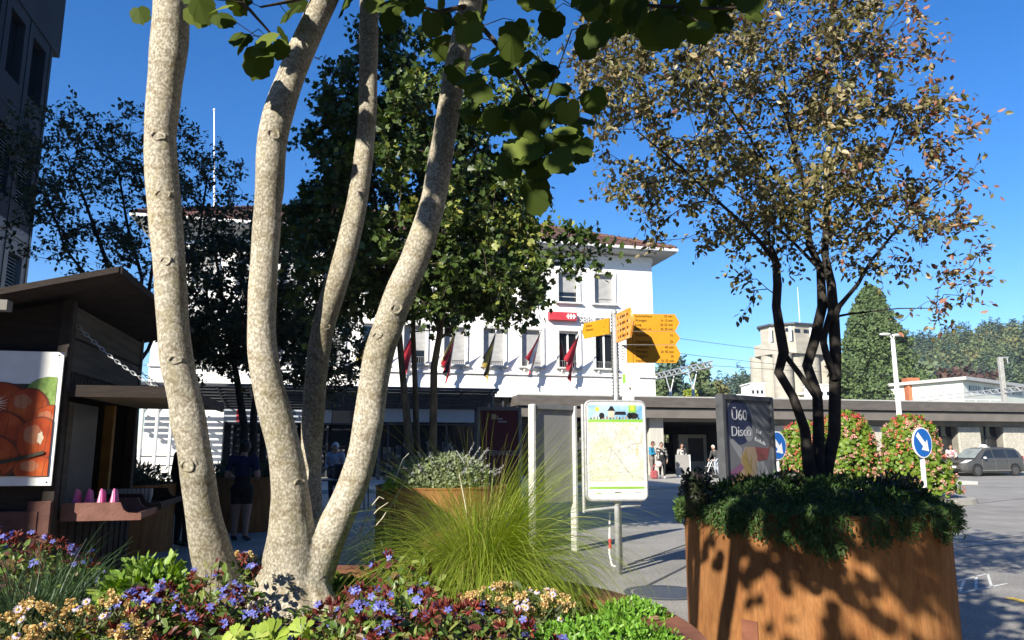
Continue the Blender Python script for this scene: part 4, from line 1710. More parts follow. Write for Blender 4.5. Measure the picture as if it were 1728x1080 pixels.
mb = MB()
mb.prism([(x_, z_ + zc) for x_, z_ in rrect(wB - .06, hB - .06, .05)], -.012, .02, 0, MBd)
mb.build('panel', mat('map_white', (.70, .70, .66), rough=.4), brd)
mb = MB()
ring = rrect(wB - .03, hB - .03, .07)
mb.tube([(x_, 0, z_ + zc) for x_, z_ in ring] + [(ring[0][0], 0, ring[0][1] + zc)], .019, 8, 0, MBd, cap=False)
mb.build('frame', M_steel, brd, smooth=True)
# printed sheet
mm = bpy.data.materials.new('map_print')
mm.use_nodes = True
nt = mm.node_tree
bs = nt.nodes['Principled BSDF']
bs.inputs['Roughness'].default_value = .35
tc = nt.nodes.new('ShaderNodeTexCoord')
cur = None


def vor(scale, w_, dark, prev, rnd=1.0):
    v = nt.nodes.new('ShaderNodeTexVoronoi')
    v.feature = 'DISTANCE_TO_EDGE'
    v.inputs['Scale'].default_value = scale
    v.inputs['Randomness'].default_value = rnd
    nt.links.new(tc.outputs['Object'], v.inputs['Vector'])
    lt2 = nt.nodes.new('ShaderNodeMath')
    lt2.operation = 'LESS_THAN'
    lt2.inputs[1].default_value = w_
    nt.links.new(v.outputs['Distance'], lt2.inputs[0])
    mx = nt.nodes.new('ShaderNodeMixRGB')
    nt.links.new(lt2.outputs[0], mx.inputs['Fac'])
    nt.links.new(prev, mx.inputs['Color1'])
    mx.inputs['Color2'].default_value = (*dark, 1)
    return mx.outputs['Color']


nz = nt.nodes.new('ShaderNodeTexNoise')
nz.inputs['Scale'].default_value = 5
nt.links.new(tc.outputs['Object'], nz.inputs['Vector'])
rp = nt.nodes.new('ShaderNodeValToRGB')
for e, p_, c_ in zip((rp.color_ramp.elements[0], rp.color_ramp.elements.new(.5), rp.color_ramp.elements[1]), (.35, .5, .65), ((.66, .66, .61), (.58, .57, .47), (.53, .57, .40))):
    e.position = p_
    e.color = (*c_, 1)
nt.links.new(nz.outputs['Fac'], rp.inputs['Fac'])
cur = vor(34, .050, (.42, .40, .37), rp.outputs['Color'])
cur = vor(13, .028, (.34, .33, .32), cur)
cur = vor(5, .018, (.42, .41, .28), cur)
nt.links.new(cur, bs.inputs['Base Color'])
mb = MB()
iw, ih = wB - .09, hB - .09
zb0 = zc - ih / 2
ya = -.0135


def rect(mb, x0, x1, z0, z1, y, mi):
    mb.add([(x0, y, z0), (x1, y, z0), (x1, y, z1), (x0, y, z1)], [(0, 1, 2, 3)], mi, MBd)


prm = [mm, mat('print_sky', (.12, .33, .58), (.4, .55, .7), scale=4, rough=.4), mat('print_green', (.22, .48, .06), (.28, .52, .1), rough=.4), mat('print_black', (.02, .02, .02), rough=.4),
       mat('print_yellow', (.62, .62, .06), rough=.4), mat('print_grey', (.3, .3, .29), rough=.4), mat('print_stone', (.5, .46, .36), rough=.4), mat('print_brown2', (.28, .13, .05), (.45, .3, .1), scale=40, rough=.4)]
rect(mb, -iw / 2, iw / 2, zb0 + ih * .165, zb0 + ih * .80, ya, 0)
rect(mb, -iw / 2, iw / 2, zb0 + ih * .83, zb0 + ih * .985, ya, 1)
rect(mb, -iw / 2, iw / 2, zb0 + ih * .80, zb0 + ih * .83, ya - .001, 2)
rect(mb, -iw / 2, iw / 2, zb0 + ih * .09, zb0 + ih * .115, ya - .001, 2)
for k in range(16):
    x_ = -iw / 2 + iw * (.04 + .058 * k)
    mb.poly([(x_, ya - .002, zb0 + ih * .832), (x_ + .022, ya - .002, zb0 + ih * .832), (x_ + .017, ya - .002, zb0 + ih * (.848 + .012 * (k % 3))), (x_ + .005, ya - .002, zb0 + ih * (.85 + .01 * (k % 2)))], 7 if k % 3 else 3, MBd)
mb.poly([(-iw * .13, ya - .003, zb0 + ih * .85), (-iw * .02, ya - .003, zb0 + ih * .85), (-iw * .02, ya - .003, zb0 + ih * .925), (-iw * .13, ya - .003, zb0 + ih * .925)], 6, MBd)
mb.poly([(-iw * .145, ya - .0035, zb0 + ih * .922), (-iw * .005, ya - .0035, zb0 + ih * .922), (-iw * .05, ya - .0035, zb0 + ih * .972), (-iw * .09, ya - .0035, zb0 + ih * .972)], 3, MBd)
mb.poly([(-iw * .02, ya - .0032, zb0 + ih * .88), (iw * .2, ya - .0032, zb0 + ih * .88), (iw * .18, ya - .0032, zb0 + ih * .915), (iw * .0, ya - .0032, zb0 + ih * .915)], 3, MBd)
for x_, w_ in ((-.25, .05), (.33, .09), (.26, .05)):
    mb.poly([(iw * (x_ + w_ * math.cos(t)), ya - .0026, zb0 + ih * (.87 + .034 * math.sin(t))) for t in np.linspace(0, 6.28, 12)[:-1]], 3, MBd)
mb.poly([(iw * (-.33 + .04 * math.cos(t)), ya - .003, zb0 + ih * (.94 + .025 * math.sin(t))) for t in np.linspace(0, 6.28, 12)[:-1]], 4, MBd)
rect(mb, iw * .24, iw * .38, zb0 + ih * .905, zb0 + ih * .985, ya - .003, 2)
rect(mb, iw * .28, iw * .34, zb0 + ih * .93, zb0 + ih * .975, ya - .0036, 4)
# long diagonal railway line across the map, faint legend lines
for a_, b_ in (((-.22, .62), (.3, .2)), ((-.05, .5), (.12, .36))):
    p, q = Vector((iw * a_[0], ya - .001, zb0 + ih * a_[1])), Vector((iw * b_[0], ya - .001, zb0 + ih * b_[1]))
    n_ = Vector((.6, 0, .8)) * .0035
    mb.add([p - n_, q - n_, q + n_, p + n_], [(0, 1, 2, 3)], 5, MBd)
for k in range(11):
    x_ = -iw * .45 + (k % 4) * iw * .24
    z_ = zb0 + ih * (.15 - .013 * (k // 4))
    rect(mb, x_, x_ + iw * (.1 + .03 * (k % 3)), z_, z_ + .004, ya - .001, 5)
for k in range(3):
    x_ = -iw * .4 + k * iw * .36
    rect(mb, x_, x_ + iw * .12, zb0 + ih * .045, zb0 + ih * .055, ya - .001, 5 if k != 1 else 3)
mb.build('printed_map', prm, brd)
mb = MB()
mb.tube([BP, (BP.x, BP.y, zt - .1)], .038, 14)
mb.build('post', M_steel, brd, smooth=True)
mb = MB()
xl = -wB / 2 - .005
mb.tube([(xl, .08, zb_ - .14), (xl, .08, zt - .05)], .022, 8, 0, MBd)
mb.tube([(xl, .08, zb_ - .12), (wB * .4, .08, zb_ - .05), (wB * .4, .08, zb_ + .02)], .017, 8, 0, MBd)
mb.build('bracket_tube', M_steel, brd)

# finger post behind it
Yf = Yb + .30
FPp = Vector((at(1038, 600, Yf).x, Yf, 0))
fpt = thing('finger_post', FPp, 'grey pole carrying yellow hiking direction arrows behind the map board', 'signpost')
zt = at(1036, 527, Yf).z
mb = MB()
mb.tube([FPp, FPp + Z3 * zt], .036, 14)
mb.lathe([(.042, -.02), (.042, .01), (.03, .035), (0, .04)], 14, c=(FPp.x, FPp.y, zt))
mb.build('post', M_steel, fpt, smooth=True)
for sx in (-1, 1):
    mb = MB()
    mb.box((FPp.x + sx * .036, FPp.y - .01, zt - .62), (.006, .02, 1.2))
    for k in range(26):
        z_ = zt - .05 - k * .045
        mb.box((FPp.x + sx * .044, FPp.y - .01, z_), (.014, .02, .016))
    mb.build('clamp_rail', M_dsteel, fpt)
M_let = mat('sign_lettering', (.05, .03, .01), rough=.5)


def px_m(npx, Y):
    return npx / F * Y * .985


def arrow(nm, M, x0, x1, z0, z1, tip, lines, mats_, par, div=None, tsz=None):
    """finger sign in the x-z plane of M; tip>0 points to +x"""
    zm = (z0 + z1) / 2
    poly = [(x0, z0), (x1, z0), (x1 + tip, zm), (x1, z1), (x0, z1)]
    mb = MB()
    mb.prism(poly, -.012, .012, 0, M)
    o = mb.build(nm, mats_[0], par)
    if lines:
        mb = MB()
        for (x_, z_, txt, al, sx) in lines:
            add_text(mb, txt, tsz, M, x_, z_, -.0145, align=al, extrude=.001, sx=sx)
        if div is not None:
            mb.add([(div, -.0135, z0), (div + .005, -.0135, z0), (div + .005, -.0135, z1), (div, -.0135, z1)], [(0, 1, 2, 3)], 0, M)
        mb.build('lettering', mats_[1], o)
    return o


X = lambda px: at(px, 570, Yf).x - FPp.x
Zf = lambda py: at(1080, py, Yf).z
MF = frame((FPp.x, Yf - .055, 0), Vector((1, .03, 0)), Vector((-.03, 1, 0)))
r1 = [('Sommerhaus', '35 min'), ('Wynigen', '1h 15 min'), ('Lueg', '2h 25 min'), ('Affoltern i.E.', '3h 30 min')]
for (ya_, yb_, rows_) in ((531, 559.6, r1), (560.2, 582.2, [('Rothöhe', '1h'), ('Oberburg', '2h')]), (582.8, 613, [('Lochbach', '40 min'), ('Wynigen', '2h 45 min'), ('Burgdorf', '2h'), ('Hasle', '5h 35 min')])):
    z1_, z0_ = Zf(ya_), Zf(yb_)
    n = len(rows_)
    hh = (z1_ - z0_) / n
    L = []
    ts = hh * (.80 if n > 2 else .62)
    for k, (t1_, t2_) in enumerate(rows_):
        zz_ = z1_ - hh * (k + .78)
        L.append((X(1071), zz_, t1_, 'LEFT', .95))
        L.append((X(1135), zz_, t2_, 'RIGHT', .9))
    arrow('right_arrow', MF, X(1056), X(1139), z0_, z1_, px_m(8, Yf), L, (M_yel, M_let), fpt, X(1066), ts)
mb = MB()
mb.box((X(1050), -.002, (Zf(582.8) + Zf(613)) / 2), (px_m(11, Yf), .02, Zf(583) - Zf(612.5)), MF)
bp_ = mb.build('striped_plate', M_wpaint, fpt)
mb = MB()
for k in range(6):
    z_ = Zf(609 - k * 4.5)
    mb.add([(X(1046), -.0135, z_), (X(1053), -.0135, z_ + .02), (X(1053), -.0135, z_ + .03), (X(1046), -.0135, z_ + .01)], [(0, 1, 2, 3)], 0, MF)
mb.build('stripe', M_let, bp_)
# arrow pointing toward the viewer and to the right
dN = Vector((.13, -.62, 0)).normalized()
MN = frame((FPp.x + .03, Yf - .04, 0), dN, Vector((.62, .13, 0)).normalized())
za_, zb2_ = at(1043, 531, Yf).z, at(1043, 579, Yf).z
L = []
for k, t_ in enumerate(('Bahnhof', 'Altstadt', 'Schloss', 'Emme')):
    pass
poly = [(0, zb2_), (.50, zb2_ - .0), (.62, (za_ + zb2_) / 2), (.50, za_), (0, za_)]
mbn = MB()
mbn.prism(poly, -.012, .012, 0, MN)
near = mbn.build('near_arrow', mat('sign_yellow_worn', (.62, .25, .03), (.70, .42, .22), scale=14, rough=.5, lo=.45, hi=.7), fpt)
mb = MB()
for k in range(4):
    z_ = za_ - (za_ - zb2_) * (.18 + .22 * k)
    for q in range(5):
        wq = .03 + .02 * ((k * 3 + q) % 3)
        for ysgn in (-.0145,):
            mb.add([(.06 + q * .085, ysgn, z_ - .02), (.06 + q * .085 + wq, ysgn, z_ - .02), (.06 + q * .085 + wq, ysgn, z_ + .012), (.06 + q * .085, ysgn, z_ + .012)], [(0, 1, 2, 3)], 0, MN)
mb.build('lettering', M_let, near)
# arrow pointing left and a little to the viewer
lw = Vector((-.54, .84, 0)).normalized()
ML_ = frame((FPp.x - .03, Yf + .03, 0), -lw, None)
za_, zb2_ = at(1030, 535, Yf).z, at(1030, 562, Yf).z
wl = .60
mb = MB()
mb.prism([(-.05, zb2_), (-.05, za_), (-wl, za_), (-wl - .04, (za_ + zb2_) / 2), (-wl, zb2_)], -.012, .012, 0, ML_)
la = mb.build('left_arrow', M_yel, fpt)
mb = MB()
hl = za_ - zb2_
add_text(mb, 'Schloss', hl * .22, ML_, -wl + .05, za_ - hl * .30, -.0145, extrude=.001)
add_text(mb, 'Museum', hl * .22, ML_, -wl + .05, za_ - hl * .56, -.0145, extrude=.001)
for k in (0, 1):
    mb.add([(-.17, -.0135, za_ - hl * (.55 + .25 * k)), (-.155, -.0135, za_ - hl * (.55 + .25 * k)), (-.155, -.0135, za_ - hl * (.48 + .25 * k)), (-.17, -.0135, za_ - hl * (.48 + .25 * k))], [(0, 1, 2, 3)], 0, ML_)
mb.add([(-.11, -.0135, zb2_), (-.107, -.0135, zb2_), (-.107, -.0135, za_), (-.11, -.0135, za_)], [(0, 1, 2, 3)], 0, ML_)
mb.build('lettering', M_let, la)
# small white arrows lower down
for k, (ya_, yb_, xr, green) in enumerate(((631, 648, 1073, True), (651, 662, 1074, False), (663, 676, 1066, False))):
    z1_, z0_ = Zf(ya_), Zf(yb_)
    mb = MB()
    t_ = .03 if k < 2 else .0
    zm = (z0_ + z1_) / 2
    pl = [(X(1047), z0_), (X(xr), z0_), (X(xr) + t_, zm), (X(xr), z1_), (X(1047), z1_)] if t_ else [(X(1047), z0_), (X(xr), z0_), (X(xr), z1_), (X(1047), z1_)]
    mb.prism(pl, -.01, .01, 0, MF)
    o = mb.build('white_arrow', M_wpaint, fpt)
    mb = MB()
    if green:
        mb.box((X(1050), -.012, zm), (px_m(5, Yf), .004, z1_ - z0_ - .02), MF)
        mb.build('green_field', prm[2], o)
    elif k == 1:
        mb.poly([(X(1059), -.0115, zm - .025), (X(1062), -.0115, zm - .005), (X(1059.5), -.0115, zm + .03), (X(1058), -.0115, zm + .01)], 0, MF)
        mb.build('pictogram', M_let, o)
# marking rod with a red band
rp_ = ground_at(1037, 962)
rod = thing('marker_rod', rp_, 'thin white rod with a red band standing beside the map board pole', 'rod')
rp2 = at(1029, 866, rp_.y)
mb = MB()
mb.tube([rp_ + Vector((.03, 0, .04)), rp_ + Vector((-.03, 0, .06)), Vector((rp2.x - .015, rp_.y, .2)), Vector((rp2.x, rp_.y, rp2.z))], .012, 8)
mb.build('shaft', M_wpaint, rod)
mb = MB()
z_ = at(1030, 918, rp_.y).z
mb.tube([Vector((rp2.x - .006, rp_.y, z_ - .06)), Vector((rp2.x - .005, rp_.y, z_ + .07))], .019, 8)
mb.build('band', M_red, rod)

# poster cases
M_case = mat('case_frame', (.06, .065, .075), (.085, .09, .10), scale=9, rough=.4, spec=.5)
M_caseg = mat('case_frame_grey', (.17, .175, .19), (.2, .205, .22), scale=9, rough=.4, spec=.5)


def poster_case(nm, lab, c, ex, wd_, z0, z1, matf, matp, leg=True, dep=.11):
    t = thing(nm, (c.x, c.y, 0), lab, 'poster case')
    M = frame((c.x, c.y, 0), ex)
    mb = MB()
    fr = .065
    for sx in (-1, 1):
        mb.box((sx * (wd_ / 2 - fr / 2), 0, (z0 + z1) / 2), (fr, dep, z1 - z0), M, 0, .008)
    mb.box((0, 0, z1 - fr / 2), (wd_ - 2 * fr - .002, dep, fr), M, 0, .004)
    mb.box((0, 0, z0 + fr / 2), (wd_ - 2 * fr - .002, dep, fr), M, 0, .004)
    mb.build('frame', matf, t)
    mb = MB()
    mb.box((0, 0, (z0 + z1) / 2), (wd_ - 2 * fr, dep * .55, z1 - z0 - 2 * fr), M)
    p = mb.build('poster', matp, t)
    for sx in (-1, 1):
        mb = MB()
        mb.box((sx * (wd_ / 2 - .12), 0, z0 / 2), (.09, dep * .7, z0), M, 0, .006)
        mb.build('leg', matf, t)
    return t, M, p


# grey board seen from its plain side
Yg = 11.2
pa, pb = at(898, 760, Yg), at(968, 760, Yg + .55)
ex = Vector((pb.x - pa.x, .55, 0))
t = thing('display_board', ((pa + pb) / 2) * Vector((1, 1, 0)) if False else Vector(((pa.x + pb.x) / 2, (pa.y + pb.y) / 2, 0)), 'plain grey display board between two bright metal posts left of the map board', 'display board')
M = frame(((pa.x + pb.x) / 2, (pa.y + pb.y) / 2, 0), ex)
wd_ = ex.length
zt, zb_ = at(898, 682, Yg).z, at(898, 852, Yg).z
M = frame((pa.x, pa.y, 0), ex)
for x_ in (0, wd_):
    mb = MB()
    mb.box((x_, 0, zt / 2 if x_ == 0 else zt / 2 - .0), (.058, .12, zt), M, 0, .01)
    mb.build('post', mat('bright_aluminium', (.55, .55, .54), (.62, .62, .6), rough=.45), t)
mb = MB()
mb.box((wd_ / 2, .02, (zt + zb_) / 2), (wd_ - .06, .05, zt - zb_ - .02), M)
mb.build('panel', mat('board_grey', (.27, .265, .255), (.30, .295, .285), scale=1.5, rough=.8), t)
mb = MB()
mb.box((wd_ / 2, .0, zt - .03), (wd_ - .06, .09, .07), M)
mb.build('top_rail', M_grey, t)

Yr = 14.5
c = at(842, 760, Yr)
z1_, z0_ = at(842, 687, Yr).z, .35
wd_ = at(880, 700, Yr).x - at(805, 700, Yr).x
t, M, p = poster_case('poster_case', 'maroon poster in a grey case in the shade, lettered MITEINANDLER', c, Vector((1, .05, 0)), wd_, z0_, z1_, M_caseg, mat('poster_maroon', (.085, .022, .04), (.12, .03, .04), scale=1.5, rough=.35))
mb = MB()
zl = at(842, 765, Yr).z
add_text(mb, 'MITEINANDLER', .145, M, -wd_ / 2 + .09, zl - .04, -.0345, sx=.78)
for k, (x_, z_, w_) in enumerate(((-.02, 700, .09), (-.02, 705, .17))):
    zz_ = at(842, z_ + 8, Yr).z
    mb.add([(x_, -.0345, zz_), (x_ + w_, -.0345, zz_), (x_ + w_, -.0345, zz_ + .03), (x_, -.0345, zz_ + .03)], [(0, 1, 2, 3)], 0, M)
mb.build('lettering', mat('pale_print', (.36, .34, .36), rough=.5), p)
mb = MB()
zz_ = at(842, 704, Yr).z
mb.add([(-.15, -.0345, zz_ - .04), (-.06, -.0345, zz_ - .04), (-.06, -.0345, zz_ + .06), (-.15, -.0345, zz_ + .06)], [(0, 1, 2, 3)], 0, M)
mb.add([(-.045, -.0345, zz_ - .04), (-.025, -.0345, zz_ - .04), (-.025, -.0345, zz_ + .03), (-.045, -.0345, zz_ + .03)], [(0, 1, 2, 3)], 0, M)
mb.build('emblem', mat('pale_gold_print', (.42, .38, .22), rough=.5), p)

Yd = 9.6
c = at(1260, 730, Yd)
pa = at(1217, 730, Yd - .33)
pb = at(1304, 730, Yd + .33)
ex = Vector((pb.x - pa.x, pb.y - pa.y, 0))
z1_, z0_ = at(1260, 668, Yd).z, .5
t, M, p = poster_case('poster_case', 'dark grey poster case with a dance poster behind the tall right planter', c, ex, ex.length, z0_, z1_, M_case, mat('poster_bluegrey', (.13, .14, .165), (.17, .18, .20), scale=1.5, rough=.3))
wd_ = ex.length - .13
hp = z1_ - .065
PD = [mat('print_navy', (.022, .03, .075), rough=.35), mat('print_pale', (.42, .44, .48), rough=.4), mat('print_ochre', (.24, .18, .07), rough=.4), mat('print_wine', (.20, .06, .06), rough=.4),
      mat('print_dusk', (.26, .27, .30), (.30, .31, .34), rough=.4), mat('print_tan', (.28, .21, .15), rough=.4), mat('print_violet', (.18, .08, .16), rough=.4)]
mb = MB()
cx, cz, r_ = -wd_ * .20, hp - .27, .27
pts = []
for k in range(40):
    a_ = 2 * math.pi * k / 40
    pts.append((max(cx + r_ * math.cos(a_), -wd_ / 2), -.032, min(cz + r_ * math.sin(a_) * 1.05, hp)))
mb.poly(pts, 0, M)
add_text(mb, 'Ü60', .19, M, -wd_ * .36, hp - .25, -.0345, 1)
add_text(mb, 'Disco', .18, M, -wd_ * .38, hp - .45, -.0345, 1)
add_text(mb, 'Saal', .07, M, wd_ * .16, hp - .40, -.0335, 1, rot=-.3)
add_text(mb, 'Reithalle', .07, M, wd_ * .12, hp - .50, -.0335, 1, rot=-.3)
# dancing figure in a patterned shirt, printed
yb0 = hp - 1.20


def pp(pts, y, mi):
    mb.poly([(x_ * wd_, y, yb0 + z_) for x_, z_ in pts], mi, M)


pp([(-.12, .0), (.22, .0), (.24, .25), (.15, .55), (.1, .62), (-.1, .62), (-.2, .5), (-.16, .2)], -.0322, 4)
pp([(-.2, .5), (-.08, .62), (.12, .62), (.16, .50), (.1, .2), (-.05, .16), (-.2, .3)], -.0328, 5)
pp([(.1, .62), (.42, .60), (.47, .68), (.43, .56), (.38, .46), (.12, .44)], -.0326, 3)
pp([(-.16, .6), (-.36, .72), (-.42, .70), (-.36, .62), (-.2, .46)], -.0326, 4)
pp([(-.45, .0), (-.38, .24), (-.14, .36), (.0, .3), (-.06, .05), (-.1, .0)], -.0324, 2)
pp([(-.48, .30), (-.2, .42), (-.14, .36), (-.42, .2)], -.0329, 6)
pp([(-.3, .0), (-.12, .3), (.0, .28), (-.04, .0)], -.0332, 3)
pp([(-.18, .46), (-.08, .6), (-.02, .4), (.05, .56), (.02, .3), (-.1, .24)], -.0334, 2)
mb.poly([(wd_ * (.0 + .09 * math.cos(a_)), -.0330, yb0 + .78 + .10 * math.sin(a_)) for a_ in np.linspace(0, 6.28, 18)[:-1]], 4, M)
pp([(.06, .0), (.4, .0), (.44, .2), (.3, .44), (.14, .42)], -.0320, 1 if False else 4)
mb.build('print', PD, p)

# blue keep right signs
M_sw = mat('sign_white', (.72, .72, .72), rough=.4)
for (px, py, Y, rot, lab, full) in ((1556, 747, 15.5, 28, 'round blue arrow sign on a white post in front of the right flower tower', 1),
                                    (1311, 752, 16.5, 34, 'round blue arrow sign half hidden behind the dance poster case', 0)):
    c = at(px, py, Y)
    t = thing('keep_right_sign', (c.x, Y, 0), lab, 'road sign', 'blue arrow signs on the traffic island')
    ex = Vector((math.cos(R(rot)), math.sin(R(rot)), 0))
    M = frame(c, ex)
    r_ = .31
    mb = MB()
    Mr = M @ Matrix.Rotation(R(90), 4, 'X')
    mb.cyl((0, 0, -.012), r_, .024, 40, 0, Mr)
    dsc = mb.build('disc', M_sw, t)
    mb = MB()
    mb.cyl((0, 0, .0122), r_ * .92, .004, 40, 0, Mr)
    mb.build('blue_face', M_blue, dsc)
    mb = MB()
    Ma = M @ Matrix.Rotation(R(45), 4, 'Y')
    w_ = .055
    mb.prism([(-.24, -w_), (.06, -w_), (.06, -.14), (.25, 0), (.06, .14), (.06, w_), (-.24, w_)], -.0195, -.0165, 0, Ma)
    mb.build('arrow', M_sw, dsc)
    mb = MB()
    mb.tube([(c.x, Y + .05, 0), (c.x, Y + .05, c.z + .1)], .045, 12)
    mb.build('post', M_wpaint, t, smooth=True)

# ================================================================== people
SKIN = mat('skin', (.42, .24, .17), (.48, .28, .20), scale=20, rough=.6)
HAIRS = {}


def person(loc, face_deg, h, lab, shirt, pants, hair, pose='stand', shoes=(.03, .03, .03), skirtlen=None, short_sleeve=False, group=None, long_hair=False, pattern=None, voxel=.014):
    """one continuous remeshed body; clothing zones by the nearest bone, hair as a child"""
    t = thing('person', loc, lab, 'person', group)
    fr = R(face_deg)
    ex = Vector((math.cos(fr), math.sin(fr), 0))      # the person's left
    fy = Vector((math.sin(fr), -math.cos(fr), 0))      # where they look
    M = Matrix((ex, -fy, Z3)).transposed().to_4x4()
    M.translation = Vector(loc)

    def W(x, y, z):                                    # x left, y forward, in body heights
        return M @ Vector((x * h, -y * h, z * h))
    J = {'pel': (0, 0, .52), 'wai': (0, .0, .62), 'che': (0, .005, .735), 'nec': (0, .0, .835), 'hdb': (0, .012, .87), 'hed': (0, .018, .93)}
    for s, k in ((-1, 'r'), (1, 'l')):
        J['sh' + k] = (s * .112, -.005, .805)
        J['el' + k] = (s * .145, -.015, .635)
        J['wr' + k] = (s * .145, .035, .50)
        J['ha' + k] = (s * .142, .05, .46)
        J['hi' + k] = (s * .05, 0, .50)
        J['kn' + k] = (s * .056, .012, .28)
        J['an' + k] = (s * .056, -.005, .045)
        J['to' + k] = (s * .068, .085, .018)
    if pose == 'phone':
        for k, s in (('r', -1), ('l', 1)):
            J['el' + k] = (s * .13, .03, .645)
            J['wr' + k] = (s * .05, .14, .68)
            J['ha' + k] = (s * .025, .165, .70)
        J['hed'] = (0, .045, .925)
    if pose == 'front_hold':
        for k, s in (('r', -1), ('l', 1)):
            J['el' + k] = (s * .15, -.01, .64)
            J['wr' + k] = (s * .10, .12, .60)
            J['ha' + k] = (s * .08, .155, .60)
    if pose == 'lean':
        J.update({'che': (0, .06, .72), 'nec': (0, .10, .81), 'hdb': (0, .125, .845), 'hed': (0, .15, .90)})
        for k, s in (('r', -1), ('l', 1)):
            J['sh' + k] = (s * .11, .075, .785)
            J['el' + k] = (s * .14, .12, .63)
            J['wr' + k] = (s * .11, .22, .55)
            J['ha' + k] = (s * .10, .25, .54)
        J['knl'] = (.056, .05, .28)
        J['anr'] = (-.056, -.08, .05)
        J['tor'] = (-.06, .0, .02)
    if pose == 'walk':
        J['knl'], J['anl'], J['tol'] = (.052, .075, .29), (.052, .10, .05), (.06, .18, .03)
        J['knr'], J['anr'], J['tor'] = (-.052, -.03, .275), (-.052, -.14, .07), (-.055, -.07, .02)
    bones = [('pel', 'wai', .082, .078, 'p'), ('wai', 'che', .076, .086, 's'), ('che', 'nec', .07, .036, 's'), ('nec', 'hdb', .033, .033, 'k')]
    for k in 'rl':
        bones += [('che', 'sh' + k, .07, .043, 's'), ('sh' + k, 'el' + k, .042, .03, 's'), ('el' + k, 'wr' + k, .03, .019, 'k' if short_sleeve else 's'),
                  ('wr' + k, 'ha' + k, .019, .022, 'k'), ('pel', 'hi' + k, .078, .07, 'p'), ('hi' + k, 'kn' + k, .068, .042, 'p'),
                  ('kn' + k, 'an' + k, .041, .025, 'k' if skirtlen else 'p'), ('an' + k, 'to' + k, .027, .024, 'o')]
    mb = MB()
    for a, b, ra, rb, z in bones:
        pa, pb = Vector(J[a]), Vector(J[b])
        n = 6
        pts = [W(*(pa.lerp(pb, i / (n - 1)))) for i in range(n)]
        mb.tube(pts, [(ra + (rb - ra) * i / (n - 1)) * h for i in range(n)], 12)
        mb.ell(W(*pa), ra * h, 12, 8)
        mb.ell(W(*pb), rb * h, 12, 8)
    hd = W(*J['hed'])
    mb.ell((hd.x, hd.y, hd.z), (.050 * h, .055 * h, .068 * h), 18, 14)
    # hips and chest a little wider than deep
    body = mb.build('body', [SKIN], t)
    remesh(body, voxel, 3)
    sk_n = 0
    # zones
    me = body.data
    shirt_m = pattern or mat('cloth_%.3f_%.3f_%.3f' % tuple(shirt), shirt, tuple(v * 1.3 for v in shirt), scale=16, rough=.85)
    pants_m = mat('cloth_%.3f_%.3f_%.3f' % tuple(pants), pants, tuple(v * 1.3 for v in pants), scale=16, rough=.85)
    shoe_m = mat('cloth_%.3f_%.3f_%.3f' % tuple(shoes), shoes, tuple(v * 1.3 for v in shoes), scale=16, rough=.6)
    for m_ in (shirt_m, pants_m, shoe_m):
        me.materials.append(m_)
    co = np.empty(len(me.vertices) * 3)
    me.vertices.foreach_get('co', co)
    co = co.reshape(-1, 3) + np.array(loc)
    cen = np.array([co[list(p.vertices)].mean(axis=0) for p in me.polygons])
    best = np.full(len(cen), 1e9)
    zi = np.zeros(len(cen), dtype=np.int32)
    code = {'k': 0, 's': 1, 'p': 2, 'o': 3}
    for a, b, ra, rb, z in bones + [('hdb', 'hed', .06, .06, 'k')]:
        pa, pb = np.array(W(*J[a])), np.array(W(*J[b]))
        d = pb - pa
        tt = np.clip(((cen - pa) @ d) / (d @ d), 0, 1)
        dist = np.linalg.norm(cen - (pa + tt[:, None] * d), axis=1) - (ra + (rb - ra) * tt) * h
        zz = np.full(len(cen), code[z])
        if short_sleeve and a.startswith('sh'):
            zz = np.where(tt > .72, 0, zz)
        if skirtlen and a.startswith('hi'):
            zz = np.where(tt > skirtlen, 0, zz)
        up_ = dist < best
        best = np.where(up_, dist, best)
        zi = np.where(up_, zz, zi)
    me.polygons.foreach_set('material_index', zi)
    # fingers, thumb, nose, ears, eyes as fine pieces of the same kind
    mb = MB()
    for k, s in (('r', -1), ('l', 1)):
        w_, ha = Vector(J['wr' + k]), Vector(J['ha' + k])
        d = (ha - w_).normalized()
        side = Vector((0, 1, 0)) if abs(d.y) < .8 else Vector((-s, 0, 0))
        side = (side - d * side.dot(d)).normalized()
        nn = d.cross(side)
        for f, (o_, ln) in enumerate(((.017, .046), (.006, .052), (-.005, .049), (-.015, .040))):
            b0 = ha + side * o_ + d * .012
            b1 = b0 + d * ln * .5 - nn * s * .004
            b2 = b1 + d * ln * .38 - nn * s * .018
            mb.tube([W(*b0), W(*b1), W(*b2)], [.0052 * h, .0048 * h, .0038 * h], 6)
        b0 = w_.lerp(ha, .5) + side * .016
        mb.tube([W(*b0), W(*(b0 + side * .016 + d * .014)), W(*(b0 + side * .018 + d * .034))], [.0062 * h, .0056 * h, .0044 * h], 6)
    hj = Vector(J['hed'])
    mb.tube([W(*(hj + Vector((0, .052, .008)))), W(*(hj + Vector((0, .066, -.014))))], [.006 * h, .010 * h], 6)
    for s in (-1, 1):
        e = W(*(hj + Vector((s * .052, -.004, -.004))))
        mb.ell(e, (.010 * h, .010 * h, .017 * h), 8, 6)
    ext = [(mb, 0)]
    mb = MB()
    for s in (-1, 1):
        e = W(*(hj + Vector((s * .021, .050, .006))))
        mb.ell(e, .0065 * h, 8, 6)
    mb.tube([W(*(hj + Vector((-.017, .052, -.034)))), W(*(hj + Vector((0, .056, -.035)))), W(*(hj + Vector((.017, .052, -.034))))], .0034 * h, 5)
    ext.append((mb, 4))
    # the fine pieces join the body mesh
    me.materials.append(mat('face_dark', (.06, .03, .028), rough=.5))
